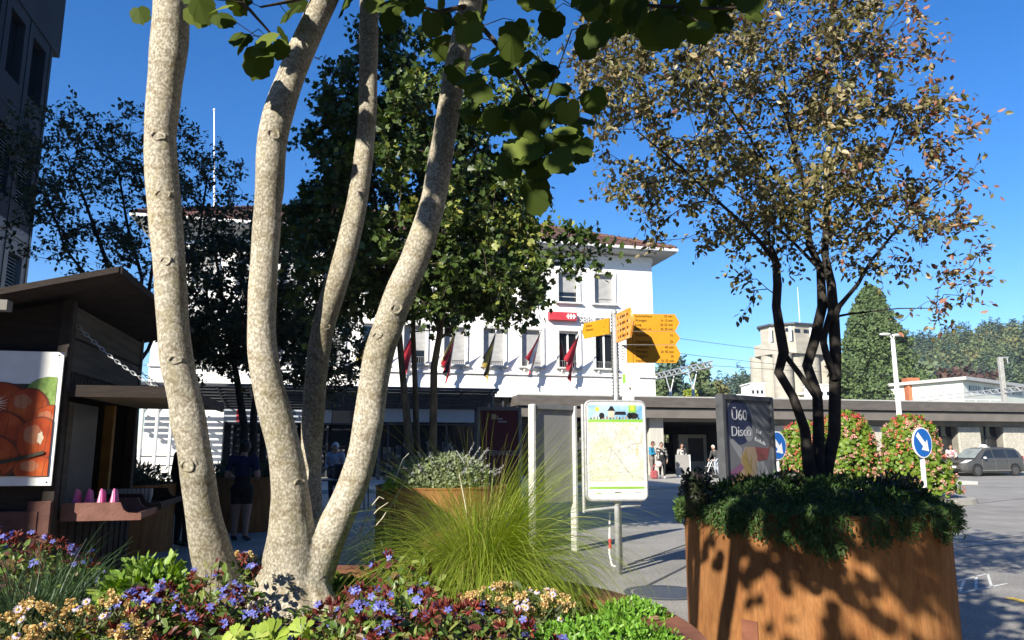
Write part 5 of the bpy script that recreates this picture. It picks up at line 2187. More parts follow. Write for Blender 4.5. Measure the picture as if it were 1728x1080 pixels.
    av = [tuple(v.co) for v in me.vertices]
    af = [tuple(p.vertices) for p in me.polygons]
    am = list(zi)
    for m2, mi2 in ext:
        o_ = len(av)
        av += [(v[0] - loc[0], v[1] - loc[1], v[2] - loc[2]) for v in m2.v]
        af += [tuple(i_ + o_ for i_ in f_) for f_ in m2.f]
        am += [mi2] * len(m2.f)
    me2 = bpy.data.meshes.new('body')
    me2.from_pydata(av, [], af)
    for m_ in me.materials:
        me2.materials.append(m_)
    me2.polygons.foreach_set('material_index', np.array(am, dtype=np.int32))
    me2.polygons.foreach_set('use_smooth', np.ones(len(am), dtype=bool))
    me2.update()
    body.data = me2
    hk = tuple(hair)
    mb = MB()
    rg = np.random.default_rng(int(abs(loc[0]) * 1000) % 9999)
    vs, fs = [], []
    nu, nv = 20, 12
    for j in range(nv + 1):
        th = math.pi * .62 * j / nv
        for i in range(nu):
            ph = 2 * math.pi * i / nu
            fwd = math.cos(ph)
            cut = 1.0 if fwd < .35 else (.55 if fwd > .6 else .75)
            tj = th * cut
            q = Vector((.0565 * math.sin(tj) * math.sin(ph), .062 * math.sin(tj) * fwd - .004, .0735 * math.cos(tj)))
            q *= 1 + rg.normal() * .018
            if long_hair and fwd < .2 and j > nv * .7:
                q.z -= .03 * (j - nv * .7) / (nv * .3)
            vs.append(W(*(hj + q)))
    for j in range(nv):
        for i in range(nu):
            fs.append((j * nu + i, j * nu + (i + 1) % nu, (j + 1) * nu + (i + 1) % nu, (j + 1) * nu + i))
    mb.add(vs, fs)
    if long_hair:
        b = W(*(hj + Vector((0, -.06, .02))))
        mb.ell(b, (.03 * h, .03 * h, .032 * h), 10, 8)
    mb.build('hair', mat('hair_%.2f_%.2f' % (hk[0], hk[1]), hk, tuple(v * 1.5 for v in hk), scale=40, rough=.6), t, smooth=True)
    return t, W, J


Yw = 13.0
c = at(404, 900, Yw)
person((c.x, Yw, 0), 180, 1.70, 'person seen from behind in dark blue polo and black shorts, between the left trunks', (.012, .016, .05), (.008, .008, .01), (.012, .009, .008), 'front_hold',
       short_sleeve=True, skirtlen=.62, long_hair=True, voxel=.012)
Yk = 12.2
c = at(306, 900, Yk)
person((c.x, Yk, 0), 150, 1.78, 'person in black clothing almost hidden behind the leftmost pale trunk', (.008, .008, .009), (.008, .008, .009), (.02, .015, .01), 'stand')
Ym = 20.5
c = at(563, 850, Ym)
person((c.x, Ym, 0), -12, 1.70, 'white haired person in a pale shirt standing at a stall table between the trunks', (.34, .36, .42), (.05, .05, .06), (.55, .54, .52), 'front_hold')
o = thing('stall_table', (c.x + .35, Ym - .8, 0), 'small grey stall table with a dark box on it before the white haired person', 'table')
mb = MB()
mb.box((c.x + .35, Ym - .8, .74), (1.5, .7, .04), None, 0, .01)
mb.build('tabletop', M_grey, o)
for sx in (-1, 1):
    for sy in (-1, 1):
        mb = MB()
        mb.tube([(c.x + .35 + sx * .68, Ym - .8 + sy * .28, 0), (c.x + .35 + sx * .66, Ym - .8 + sy * .26, .72)], .018, 6)
        mb.build('leg', M_dsteel, o)
mb = MB()
mb.box((c.x + .42, Ym - .75, .95), (.5, .35, .38), None, 0, .03)
mb.box((c.x + .42, Ym - .94, .95), (.4, .03, .28), None, 0, .01)
o = mb.build('dark_box', M_black)
setp(o, 'black box standing on the grey stall table', 'box')

Yp = 36.3
c = at(1101, 808, Yp)
person((c.x, Yp, .12), 62, 1.76, 'person in bright blue jacket and grey trousers looking at a phone by the entrance', (.02, .20, .34), (.17, .15, .13), (.08, .04, .025), 'phone')
c2 = at(1118, 809, Yp - .2)
pat = mat('jacket_pattern', (.015, .015, .018), (.45, .43, .40), scale=9, rough=.85, lo=.52, hi=.58)
person((c2.x, Yp - .2, .12), -8, 1.70, 'person in a black and white jacket and black trousers standing left of the grey stand', (.02, .02, .022), (.014, .014, .016), (.02, .015, .012), 'walk', pattern=pat, shoes=(.5, .5, .5))
b = at(1104, 806, Yp - .5)
o = thing('carrier_bag', (b.x, Yp - .5, .12), 'pinkish red carrier bag with a pale bundle on the ground between the two standing people', 'bag')
mb = MB()
mb.box((b.x, Yp - .5, .32), (.34, .22, .40), None, 0, .07)
mb.tube([(b.x - .1, Yp - .5, .50), (b.x - .02, Yp - .52, .72), (b.x + .18, Yp - .5, .86)], .022, 6)
mb.build('bag_body', mat('bag_red', (.30, .07, .08), (.4, .1, .11), rough=.7), o)
mb = MB()
mb.ell((b.x + .24, Yp - .5, .80), (.16, .12, .15), 12, 9)
mb.build('bundle', mat('bag_pale', (.6, .48, .45), rough=.8), o, smooth=True)
# grey stand by the entrance
a_, b_ = at(1141, 800, 37.6), at(1163, 800, 37.6)
o = thing('grey_stand', ((a_.x + b_.x) / 2, 37.6, .12), 'plain grey information stand on small feet at the station entrance', 'stand')
mb = MB()
mb.box(((a_.x + b_.x) / 2, 37.6, .72), (b_.x - a_.x, .16, 1.0), None, 0, .02)
mb.build('panel', mat('stand_grey', (.27, .265, .25), (.31, .3, .29), rough=.7), o)
mb = MB()
mb.box((b_.x + .04, 37.62, .66), (.07, .2, 1.12), None, 0, .01)
mb.build('edge_post', M_wpaint, o)
for x_ in (a_.x + .1, b_.x - .1):
    mb = MB()
    mb.box((x_, 37.55, .17), (.12, .4, .10), None, 0, .02)
    mb.build('foot', M_wpaint, o)
c = at(1152, 800, 40.5)
person((c.x, 40.5, .12), 20, 1.68, 'person in a white scarf and dark coat behind the grey stand in the hall entrance', (.03, .03, .03), (.02, .02, .02), (.03, .02, .015), 'front_hold',
       pattern=mat('scarf_coat', (.04, .04, .04), (.5, .48, .45), scale=5, rough=.9, lo=.5, hi=.56))
c = at(1211, 805, 36.8)
person((c.x, 36.8, .12), -55, 1.62, 'white haired person in a dark jacket leaning on a wheeled walker near the entrance', (.05, .05, .055), (.30, .33, .38), (.6, .57, .5), 'lean')
o = thing('walker', (c.x - .55, 36.5, .12), 'small wheeled walker pushed by the white haired person', 'walker')
fx = c.x - .5
mb = MB()
for sy in (-.22, .22):
    mb.tube([(fx + .28, 36.5 + sy, 1.0), (fx + .1, 36.5 + sy, .9), (fx - .15, 36.5 + sy, .3)], .018, 6)
    mb.tube([(fx + .1, 36.5 + sy, .9), (fx + .3, 36.5 + sy, .3)], .018, 6)
mb.box((fx + .05, 36.5, .68), (.3, .42, .03))
mb.build('frame', M_steel, o)
mb = MB()
mb.box((fx - .08, 36.5, .52), (.2, .36, .28), None, 0, .04)
mb.build('basket', M_black, o)
for sx, sy in ((-.15, -.22), (-.15, .22), (.3, -.22), (.3, .22)):
    mb = MB()
    Mw = Matrix.Translation((fx + sx, 36.5 + sy, .21)) @ Matrix.Rotation(R(90), 4, 'X')
    mb.cyl((0, 0, -.02), .09, .04, 14, 0, Mw)
    mb.build('wheel', M_black, o)
c = at(1592, 806, 40.6)
person((c.x, 40.6, 0), 30, 1.66, 'person in a dark purple jacket walking left of the grey car', (.06, .02, .05), (.04, .035, .05), (.35, .3, .26), 'walk')
c = at(1609, 806, 43.0)
person((c.x, 43.0, 0), -20, 1.72, 'person in a white top with pink sleeves standing behind the bonnet of the grey car', (.5, .45, .43), (.05, .05, .06), (.12, .07, .04), 'front_hold',
       pattern=mat('white_pink', (.62, .58, .55), (.5, .2, .22), scale=4, rough=.9, lo=.5, hi=.6))

# ================================================================== grey people carrier
cc = at(1668, 800, 43.2)
cc.z = 0
cc.x -= .25
ang = R(180 + 16)
cx_ = Vector((math.cos(ang), math.sin(ang), 0))
MC = frame(cc, cx_, Vector((-cx_.y, cx_.x, 0)))
MC = MC @ Matrix.Scale(.97, 4)
M_car = mat('car_paint', (.10, .097, .092), (.11, .107, .102), scale=2, rough=.34, metal=.35, spec=.6)
M_tyre = mat('tyre_rubber', (.02, .02, .02), (.05, .048, .045), scale=20, rough=.9)
M_rim = mat('wheel_rim', (.06, .06, .06), (.16, .16, .16), scale=14, rough=.45, metal=.4)
M_cglass = glassmat('car_glass', (.02, .024, .028), rough=.04)
M_lamp = mat('lamp_glass', (.55, .56, .58), (.7, .7, .7), scale=12, rough=.15, spec=.7)
car = thing('parked_car', cc, 'grey people carrier taxi with white roof sign parked before the station wing', 'car')
mb = MB()
st_ = [(-2.22, .70, .42, .92), (-2.16, .80, .30, 1.02), (-1.95, .865, .24, 1.06), (-1.4, .88, .2, 1.05), (-.5, .885, .2, 1.02), (.5, .885, .2, .99), (1.15, .875, .2, .98), (1.6, .86, .22, .93), (1.98, .80, .24, .84),
       (2.16, .70, .28, .74), (2.24, .56, .34, .62)]
prof = []
vs, fs = [], []
for x, hw, z0, z1 in st_:
    zm = z0 + (z1 - z0) * .55
    ring_ = [(hw * .92, z0), (hw, z0 + .12), (hw, zm), (hw * .975, z1 - .08), (hw * .91, z1 - .01), (hw * .5, z1 + .015 + (.02 if x > 1 else 0)), (0, z1 + .02 + (.03 if x > 1 else 0))]
    ring_ = [(y, z) for y, z in ring_] + [(-y, z) for y, z in ring_[-2::-1]]
    for y, z in ring_:
        vs.append((x, y, z))
n = 13
for i in range(len(st_) - 1):
    for k in range(n - 1):
        fs.append((i * n + k, i * n + k + 1, (i + 1) * n + k + 1, (i + 1) * n + k))
    fs.append((i * n + n - 1, i * n, (i + 1) * n, (i + 1) * n + n - 1))
fs.append(tuple(range(n)))
fs.append(tuple(range((len(st_) - 1) * n, len(st_) * n))[::-1])
mb.add(vs, fs, 0, MC)
# greenhouse
gh = [(-2.14, 1.0, .80, 1.0, .80), (-1.98, 1.0, .80, 1.42, .66), (-1.78, 1.0, .81, 1.58, .61), (-.9, 1.0, .82, 1.64, .62), (.1, 1.0, .82, 1.62, .62), (.45, 1.0, .81, 1.54, .61), (.95, .97, .80, 1.22, .70), (1.32, .95, .78, .96, .78)]
vs, fs = [], []
for x, zb_, wb, zt, wt in gh:
    for y, z in ((wb, zb_ - .03), (wt + .03, zt - .05), (wt - .04, zt), (0, zt + .02), (-wt + .04, zt), (-wt - .03, zt - .05), (-wb, zb_ - .03)):
        vs.append((x, y, z))
for i in range(len(gh) - 1):
    for k in range(6):
        fs.append((i * 7 + k, i * 7 + k + 1, (i + 1) * 7 + k + 1, (i + 1) * 7 + k))
mb.add(vs, fs, 0, MC)
mb.build('body', M_car, car, smooth=False)


def side_pt(x, t, s, off):
    """point on the greenhouse side: t 0 at belt, 1 at roof edge"""
    for i in range(len(gh) - 1):
        a, b = gh[i], gh[i + 1]
        if a[0] <= x <= b[0]:
            f = (x - a[0]) / (b[0] - a[0])
            g_ = [a[k] + (b[k] - a[k]) * f for k in range(5)]
            break
    z0, z1 = g_[1] - .03, g_[3] - .05
    y0, y1 = g_[2], g_[4] + .03
    return (x, s * (y0 + (y1 - y0) * t + off), z0 + (z1 - z0) * t)


for s in (1, -1):
    for (xa, xb, xc, xd) in ((1.02, .08, .12, .52), (.0, -.92, -.9, .03), (-1.0, -1.86, -1.76, -.98)):
        mb = MB()
        N = 6
        vs = []
        for k in range(N + 1):
            f = k / N
            vs.append(side_pt(xa + (xb - xa) * f, .12, s, .008))
        for k in range(N + 1):
            f = k / N
            vs.append(side_pt(xd + (xc - xd) * f, .90, s, .008))
        mb.add(vs, [(k, k + 1, k + N + 2, k + N + 1) for k in range(N)], 0, MC)
        mb.build('side_window', M_cglass, car)
mb = MB()
mb.add([(1.30, -.70, 1.0), (1.30, .70, 1.0), (.50, .55, 1.535), (.50, -.55, 1.535)], [(0, 1, 2, 3)], 0, MC @ Matrix.Translation((.035, 0, .03)))
mb.build('windscreen', mat('windscreen_glass', (.16, .19, .20), (.30, .34, .35), scale=1.5, rough=.05, spec=.6), car)
mb = MB()
mb.add([(-2.13, -.68, 1.05), (-2.13, .68, 1.05), (-1.96, .56, 1.44), (-1.96, -.56, 1.44)], [(3, 2, 1, 0)], 0, MC @ Matrix.Translation((-.02, 0, .01)))
mb.build('rear_window', M_cglass, car)
for s in (1, -1):
    for xd in (1.0, .04, -.94):
        mb = MB()
        mb.box((xd, s * .886, .62), (.014, .012, .72), MC)
        mb.build('door_edge', mat('door_edge', (.22, .22, .21), rough=.4, metal=.4), car)
    mb = MB()
    mb.box((0, s * .888, .33), (2.1, .02, .07), MC)
    mb.build('side_sill', mat('door_edge', (.22, .22, .21)), car)
    for xd in (.15, -.8):
        mb = MB()
        mb.box((xd, s * .898, .86), (.18, .03, .03), MC, 0, .008)
        mb.build('door_handle', M_car, car)
    mb = MB()
    mb.ell((.88, s * .98, 1.04), (.09, .10, .075), 12, 8, 0, MC)
    mb.build('mirror', M_lamp, car, smooth=True)
    mb = MB()
    mb.add([(2.20, s * .50, .72), (2.02, s * .80, .76), (1.66, s * .865, .92), (1.94, s * .66, .90)], [(0, 1, 2, 3)], 0, MC @ Matrix.Translation((.03, s * .012, .015)))
    mb.build('headlight', M_lamp, car)
    for xw in (1.38, -1.38):
        mb = MB()
        Mw = MC @ Matrix.Translation((xw, s * .80, .33)) @ Matrix.Rotation(R(90), 4, 'X')
        mb.lathe([(.001, -.1), (.30, -.1), (.33, -.06), (.33, .06), (.30, .1), (.22, .105)], 28, 0, Mw)
        wl_ = mb.build('wheel', M_tyre, car)
        mb = MB()
        for sg in (-1, 1):
            mb.cyl((0, 0, sg * .10 - .005), .215, .01, 22, 0, Mw)
            for k in range(6):
                mb.box((.11 * math.cos(k * 1.047), .11 * math.sin(k * 1.047), sg * .112), (.02, .02, .02), Mw)
        mb.build('rim', M_rim, wl_)
        mb = MB()
        Ma = MC @ Matrix.Translation((xw, s * .882, .34)) @ Matrix.Rotation(R(90), 4, 'X')
        pts = [(.39 * math.cos(t), .39 * math.sin(t)) for t in np.linspace(-.35, math.pi + .35, 22)]
        mb.add([(a_, b_, .006 * s * -1) for a_, b_ in pts], [tuple(range(len(pts)))], 0, Ma)
        mb.build('wheel_arch', M_black, car)
for z_, w_ in ((.70, .86), (.36, 1.1)):
    mb = MB()
    mb.box((2.235, 0, z_), (.04, w_, .13), MC, 0, .02)
    mb.build('grille', M_black, car)
mb = MB()
mb.box((2.268, 0, .52), (.02, .50, .11), MC)
mb.build('number_plate', M_wpaint, car)
mb = MB()
mb.ell((-.15, 0, 1.71), (.14, .26, .10), 14, 8, 0, MC)
mb.build('roof_sign', M_wpaint, car, smooth=True)
mb = MB()
mb.box((-.15, 0, 1.645), (.2, .7, .03), MC, 0, .01)
mb.build('roof_sign_base', M_wpaint, car)
for s in (-1, 1):
    mb = MB()
    mb.box((-2.17, s * .74, .98), (.06, .12, .32), MC, 0, .02)
    mb.build('tail_light', mat('tail_red', (.3, .02, .02), rough=.3), car)
# cycle of a delivery scooter colour seen between the cases: dark blue car at the left of the map board
bx = at(985, 790, 27)
o = thing('dark_bicycle_trailer', (bx.x, 27, 0), 'dark blue covered trailer half hidden behind the map board', 'trailer')
mb = MB()
mb.box((bx.x - .3, 27, .75), (1.5, .9, .7), None, 0, .12)
mb.build('cover', mat('navy_cover', (.012, .03, .10), rough=.6), o)
for sx in (-.5, .5):
    mb = MB()
    Mw = Matrix.Translation((bx.x - .3 + sx, 26.5, .26)) @ Matrix.Rotation(R(90), 4, 'X')
    mb.lathe([(.02, -.03), (.26, -.03), (.26, .03), (.02, .03)], 18, 0, Mw)
    mb.build('wheel', M_black, o)

# ================================================================== flower towers
M_tower = leafmat('pelargonium_leaf', [lin('4f6b1e'), lin('6f8a2c'), lin('5d7a26'), lin('86983c')], trans=.2)
M_fl = [leafmat('flower_pink', [lin('d3938a'), lin('dcae9f'), lin('c67f78'), lin('e0c2ae')], trans=.3, rough=.6),
        leafmat('flower_orange', [lin('c46a48'), lin('cf8262'), lin('bb5c4a')], trans=.3, rough=.6),
        leafmat('flower_red', [lin('b82f35'), lin('c9434a'), lin('d05a62')], trans=.3, rough=.6)]
rng = np.random.default_rng(21)


def tower(c, r0, r1, h, lab, seed):
    rg = np.random.default_rng(seed)
    t = thing('flower_tower', c, lab, 'flower tower', 'pelargonium towers on the traffic island')
    n = 4200
    z = rg.random(n) ** .9
    a = rg.random(n) * 6.283
    lump = 1 + .10 * np.sin(4 * a + 7 * z + seed) + .07 * np.sin(9 * a - 13 * z) + .04 * np.sin(19 * a + 23 * z)
    prof_ = np.where(z < .78, 1, np.sqrt(np.clip(1 - ((z - .78) / .22) ** 2, 0, 1)) * .8 + .2)
    rr_ = (r0 + (r1 - r0) * z) * prof_ * lump * (.84 + .18 * rg.random(n))
    p = np.stack([c.x + rr_ * np.cos(a), c.y + rr_ * np.sin(a), .25 + z * h], 1)
    nn = np.stack([np.cos(a), np.sin(a), .5 + 0 * a], 1) + rg.normal(size=(n, 3)) * .45
    mb = MB()
    leaves(mb, p, rg.normal(size=(n, 3)) + np.array([0, 0, -.5]), nn, .085 + .06 * rg.random(n), ROUND)
    mb.build('foliage', M_tower, t)
    n = 470
    z = rg.random(n) ** .9
    a = rg.random(n) * 6.283
    prof_ = np.where(z < .78, 1, np.sqrt(np.clip(1 - ((z - .78) / .22) ** 2, 0, 1)) * .8 + .2)
    lump = 1 + .10 * np.sin(4 * a + 7 * z + seed) + .07 * np.sin(9 * a - 13 * z) + .04 * np.sin(19 * a + 23 * z)
    rr_ = (r0 + (r1 - r0) * z) * prof_ * lump * 1.03
    rest = MB()
    for i in range(n):
        mb = MB() if i < 90 else rest
        q = np.array([c.x + rr_[i] * math.cos(a[i]), c.y + rr_[i] * math.sin(a[i]), .25 + z[i] * h])
        mi = 2 if z[i] > .93 else (1 if (math.sin(a[i] * 3 + seed) + rg.normal() * .5 > .4) else 0)
        k = 9
        d = nrm(rg.normal(size=(k, 3)) + np.array([math.cos(a[i]), math.sin(a[i]), .4]) * 1.0)
        leaves(mb, q + d * .03, rg.normal(size=(k, 3)), d, .055, PETAL, 0 if i < 90 else mi)
        if i < 90:
            mb.build('flower_head', M_fl[mi], t)
    setp(rest.build('flower_heads', M_fl, t), kind='stuff')
    mb = MB()
    mb.lathe([(r0 * .55, 0), (r0 * .62, .3), (r0 * .5, .34), (r1 * .6, h * .9), (0, h * .93)], 20, c=(c.x, c.y, 0))
    mb.build('pot', mat('tower_core', (.03, .035, .02), rough=1), t)


pa = ground_at(1548, 822)
tower(Vector((at(1541, 800, 22.5).x, 22.5, 0)), 1.08, .50, 2.25, 'tall pelargonium tower with red top right beside the blue arrow sign', 3)
tower(Vector((at(1430, 800, 24.0).x, 24.0, 0)), 1.05, .62, 2.42, 'broad pelargonium tower with orange flowers right of the dark tree stems', 5)
tower(Vector((at(1362, 800, 25.5).x, 25.5, 0)), 1.05, .6, 2.15, 'pelargonium tower partly behind the dark tree stems, near the dance poster', 8)
mb = MB()
isl = Vector((at(1450, 800, 22).x, 22.6, 0))
mb.tube([isl, isl + Z3 * .13], [3.5, 3.46], 48)
mb.v = [((x - isl.x) * 1.0 + isl.x, (y - isl.y) * .62 + isl.y, z) for x, y, z in mb.v]
setp(mb.build('traffic_island', M_pave), kind='structure')

# ================================================================== trees
M_bark = bpy.data.materials.new('pale_bark')
M_bark.use_nodes = True
nt = M_bark.node_tree
bs = nt.nodes['Principled BSDF']
bs.inputs['Roughness'].default_value = .85
bs.inputs['Specular IOR Level'].default_value = .2
tc = nt.nodes.new('ShaderNodeTexCoord')


def nz_(sc, st=(1, 1, 1), det=5, ro=.55):
    mp_ = nt.nodes.new('ShaderNodeMapping')
    mp_.inputs['Scale'].default_value = st
    nt.links.new(tc.outputs['Object'], mp_.inputs['Vector'])
    n_ = nt.nodes.new('ShaderNodeTexNoise')
    n_.inputs['Scale'].default_value = sc
    n_.inputs['Detail'].default_value = det
    n_.inputs['Roughness'].default_value = ro
    nt.links.new(mp_.outputs['Vector'], n_.inputs['Vector'])
    return n_.outputs['Fac']


def ramp_(fac, stops):
    r_ = nt.nodes.new('ShaderNodeValToRGB')
    e = r_.color_ramp.elements
    e[0].position, e[0].color = stops[0][0], (*stops[0][1], 1)
    e[1].position, e[1].color = stops[-1][0], (*stops[-1][1], 1)
    for p_, c_ in stops[1:-1]:
        x_ = e.new(p_)
        x_.color = (*c_, 1)
    nt.links.new(fac, r_.inputs['Fac'])
    return r_.outputs['Color']


def mix_(f, a, b, mode='MIX'):
    m_ = nt.nodes.new('ShaderNodeMixRGB')
    m_.blend_type = mode
    if isinstance(f, float):
        m_.inputs['Fac'].default_value = f
    else:
        nt.links.new(f, m_.inputs['Fac'])
    nt.links.new(a, m_.inputs['Color1'])
    nt.links.new(b, m_.inputs['Color2'])
    return m_.outputs['Color']


big = ramp_(nz_(3.2, (1, 1, .5), 5), [(.35, (.52, .51, .44)), (.55, (1, 1, 1)), (.72, (1.12, 1.08, 1.0))])
base = ramp_(nz_(9, (1, 1, .6)), [(.3, (.23, .20, .15)), (.5, (.32, .285, .225)), (.7, (.40, .365, .30))])
spots = ramp_(nz_(112, (1, 1, .85), 3), [(.36, (.15, .135, .105)), (.5, (.32, .29, .23)), (.62, (.57, .54, .46))])
c1 = mix_(.6, base, spots)
lich = ramp_(nz_(26, (1, 1, .7), 6), [(.56, (0, 0, 0)), (.62, (1, 1, 1))])
grn = nt.nodes.new('ShaderNodeRGB')
grn.outputs[0].default_value = (.27, .24, .14, 1)
c2 = mix_(lich, c1, mix_(.45, c1, grn.outputs[0]))
wv = nt.nodes.new('ShaderNodeTexWave')
wv.bands_direction = 'Z'
wv.inputs['Scale'].default_value = 2.2
wv.inputs['Distortion'].default_value = 7
wv.inputs['Detail'].default_value = 4
wv.inputs['Detail Scale'].default_value = 2.2
nt.links.new(tc.outputs['Object'], wv.inputs['Vector'])
dk = ramp_(wv.outputs['Fac'], [(.0, (.75, .70, .64)), (.06, (1, 1, 1))])
c3 = mix_(.8, c2, dk, 'MULTIPLY')
c3 = mix_(.85, c3, big, 'MULTIPLY')
crk = ramp_(nz_(20, (1, 1, .22), 8, .7), [(.30, (.30, .26, .2)), (.36, (1, 1, 1))])
c3 = mix_(.7, c3, crk, 'MULTIPLY')
nt.links.new(c3, bs.inputs['Base Color'])
bp = nt.nodes.new('ShaderNodeBump')
bp.inputs['Strength'].default_value = .55
bp.inputs['Distance'].default_value = .008
nt.links.new(nz_(48, (1, 1, .7), 6, .65), bp.inputs['Height'])
nt.links.new(bp.outputs['Normal'], bs.inputs['Normal'])

MT = at(495, 985, 2.85)
mst_ = thing('multi_stem_tree', Vector((MT.x, MT.y, .9)), 'pale barked tree with four leaning stems rising from the front planter', 'tree')
stems_px = {
    'A': (2.74, [(292, -60, 60), (290, 0, 62), (283, 100, 62), (270, 225, 53), (272, 310, 54), (276, 335, 57), (285, 430, 55), (291, 540, 54), (298, 610, 57), (318, 700, 57), (333, 800, 58), (345, 880, 62), (360, 945, 74), (378, 1010, 82)]),
    'B': (2.82, [(575, -60, 46), (547, 0, 50), (502, 100, 50), (474, 175, 54), (458, 235, 54), (455, 300, 48), (449, 400, 48), (442, 500, 49), (441, 580, 50), (452, 650, 56), (470, 720, 60), (483, 770, 60), (490, 830, 64), (492, 880, 72), (492, 930, 90), (492, 1010, 100)]),
    'C': (3.04, [(625, -60, 34), (623, 0, 34), (622, 100, 33), (620, 200, 33), (613, 270, 34), (602, 350, 38), (583, 430, 41), (560, 500, 44), (547, 540, 42), (537, 600, 39), (528, 700, 40), (524, 790, 36), (524, 870, 38), (520, 950, 50)]),
    'D': (2.88, [(805, -60, 42), (795, 0, 42), (781, 60, 40), (763, 150, 40), (746, 250, 43), (732, 340, 46), (708, 420, 53), (680, 480, 58), (657, 540, 55), (638, 600, 54), (626, 680, 53), (614, 760, 54), (592, 830, 57), (566, 885, 66), (540, 930, 80), (515, 1000, 90)])}
mb = MB()
stem_geo = {}
rb = random.Random(2)
for nm, (Y, tr) in stems_px.items():
    P, rad = [], []
    for i in range(len(tr) - 1):
        (x0, y0, w0), (x1, y1, w1) = tr[i], tr[i + 1]
        n = max(2, int(abs(y1 - y0) / 14))
        for k in range(n):
            t = k / n
            P.append((x0 + (x1 - x0) * t, y0 + (y1 - y0) * t, w0 + (w1 - w0) * t))
    P.append(tr[-1])
    A = np.array(P)
    for _ in range(3):
        A[1:-1] = (A[:-2] + 2 * A[1:-1] + A[2:]) / 4
    pts = []
    for x_, y_, w_ in A:
        yy = Y
        if y_ > 800 and nm in 'ACD':
            f = min(1, (y_ - 800) / 190)
            yy = Y + (2.84 - Y) * f
        p = at(x_, y_, yy)
        pts.append(p)
        dyc = math.cos(PITCH) - (540 - y_) / F * math.sin(PITCH)
        rad.append(w_ / 2 / F * yy / dyc * .95)
    for i in range(len(A)):
        q0, q1 = A[max(i - 2, 0)], A[min(i + 2, len(A) - 1)]
        sl_c = abs(q1[1] - q0[1]) / max(1e-6, math.hypot(q1[0] - q0[0], q1[1] - q0[1]))
        rad[i] *= sl_c
    bumps = [(rb.randrange(4, len(pts) - 4), rb.random() * 6.28, rb.uniform(.05, .16), rb.uniform(1, 2.2)) for _ in range(9)]

    def bf(i, an, bumps=bumps, nm=nm):
        v = 1 + .018 * math.sin(i * .9 + an * 2) + .014 * math.sin(i * .37 + an * 3 + 1)
        for (ci, ca, am, wd) in bumps:
            da = math.atan2(math.sin(an - ca), math.cos(an - ca))
            v += am * math.exp(-((i - ci) / wd) ** 2 - (da / .55) ** 2)
        return v
    mb.tube([tuple(p) for p in pts], rad, 22, 0, bump=bf)
    stem_geo[nm] = (pts, rad)
# root flare
for a_, l_ in ((3.4, .24), (4.0, .20), (4.6, .17), (5.2, .18), (5.9, .24), (.6, .2), (2.2, .22)):
    b0 = Vector((MT.x, MT.y, 1.04))
    e = b0 + Vector((math.cos(a_) * l_, math.sin(a_) * l_, -.13))
    mb.tube([b0 + Vector((math.cos(a_) * .03, math.sin(a_) * .03, .04)), b0.lerp(e, .5) + Z3 * .012, e], [.10, .068, .03], 10)
trunk = mb.build('trunk', M_bark, mst_, smooth=True)
remesh(trunk, .0075, 2)
# branch scars: raised eye shaped collars with a dark centre
knots = [('A', 440, 5), ('A', 605, 8), ('A', 790, -4), ('D', 528, 10), ('A', 240, 8), ('C', 555, 12), ('B', 818, 24), ('B', 240, 10), ('D', 330, 10), ('A', 335, 10), ('D', 570, -8), ('C', 640, 5)]
for nm, py, off in knots:
    pts, rad = stem_geo[nm]
    best, bi = 1e9, 0
    for i, p in enumerate(pts):
        d = p - Vector((0, 0, CAMZ))
        dep = d.y * math.cos(PITCH) + d.z * math.sin(PITCH)
        yy = 540 - F * (d.z * math.cos(PITCH) - d.y * math.sin(PITCH)) / dep
        if abs(yy - py) < best:
            best, bi = abs(yy - py), i
    p, r_ = pts[bi], rad[bi]
    an = math.radians(-90 + off * 2.2)
    d = Vector((math.cos(an), math.sin(an), 0))
    s = Vector((-d.y, d.x, 0))
    Mk = frame(p + d * r_ * .955, s, None)
    sc = rb.uniform(.95, 1.6)
    mk = MB()
    ph_ = rb.random() * 6
    def ring_(a, b, dy):
        return [(sc * a * (1 + .16 * math.sin(2 * t + ph_)) * math.cos(t), dy, sc * b * (1 + .2 * math.sin(3 * t + ph_)) * math.sin(t)) for t in np.linspace(0, 6.283, 19)]
    mk.tube(ring_(.016, .011, 0), [.005 + .0016 * math.sin(k) for k in range(19)], 7, 0, Mk, cap=False)
    mk.tube(ring_(.027, .018, .006)[1:9], [.001, .002, .003, .0034, .0034, .003, .002, .001], 6, 0, Mk)
    k_ = mk.build('branch_scar', M_bark, trunk, smooth=True)
    mk = MB()
    mk.ell((0, .004, 0), (.012 * sc, .005, .008 * sc), 10, 6, 0, Mk)
    mk.build('scar_centre', mat('scar_dark', (.05, .038, .028), (.11, .08, .055), scale=60, rough=.9), k_, smooth=True)

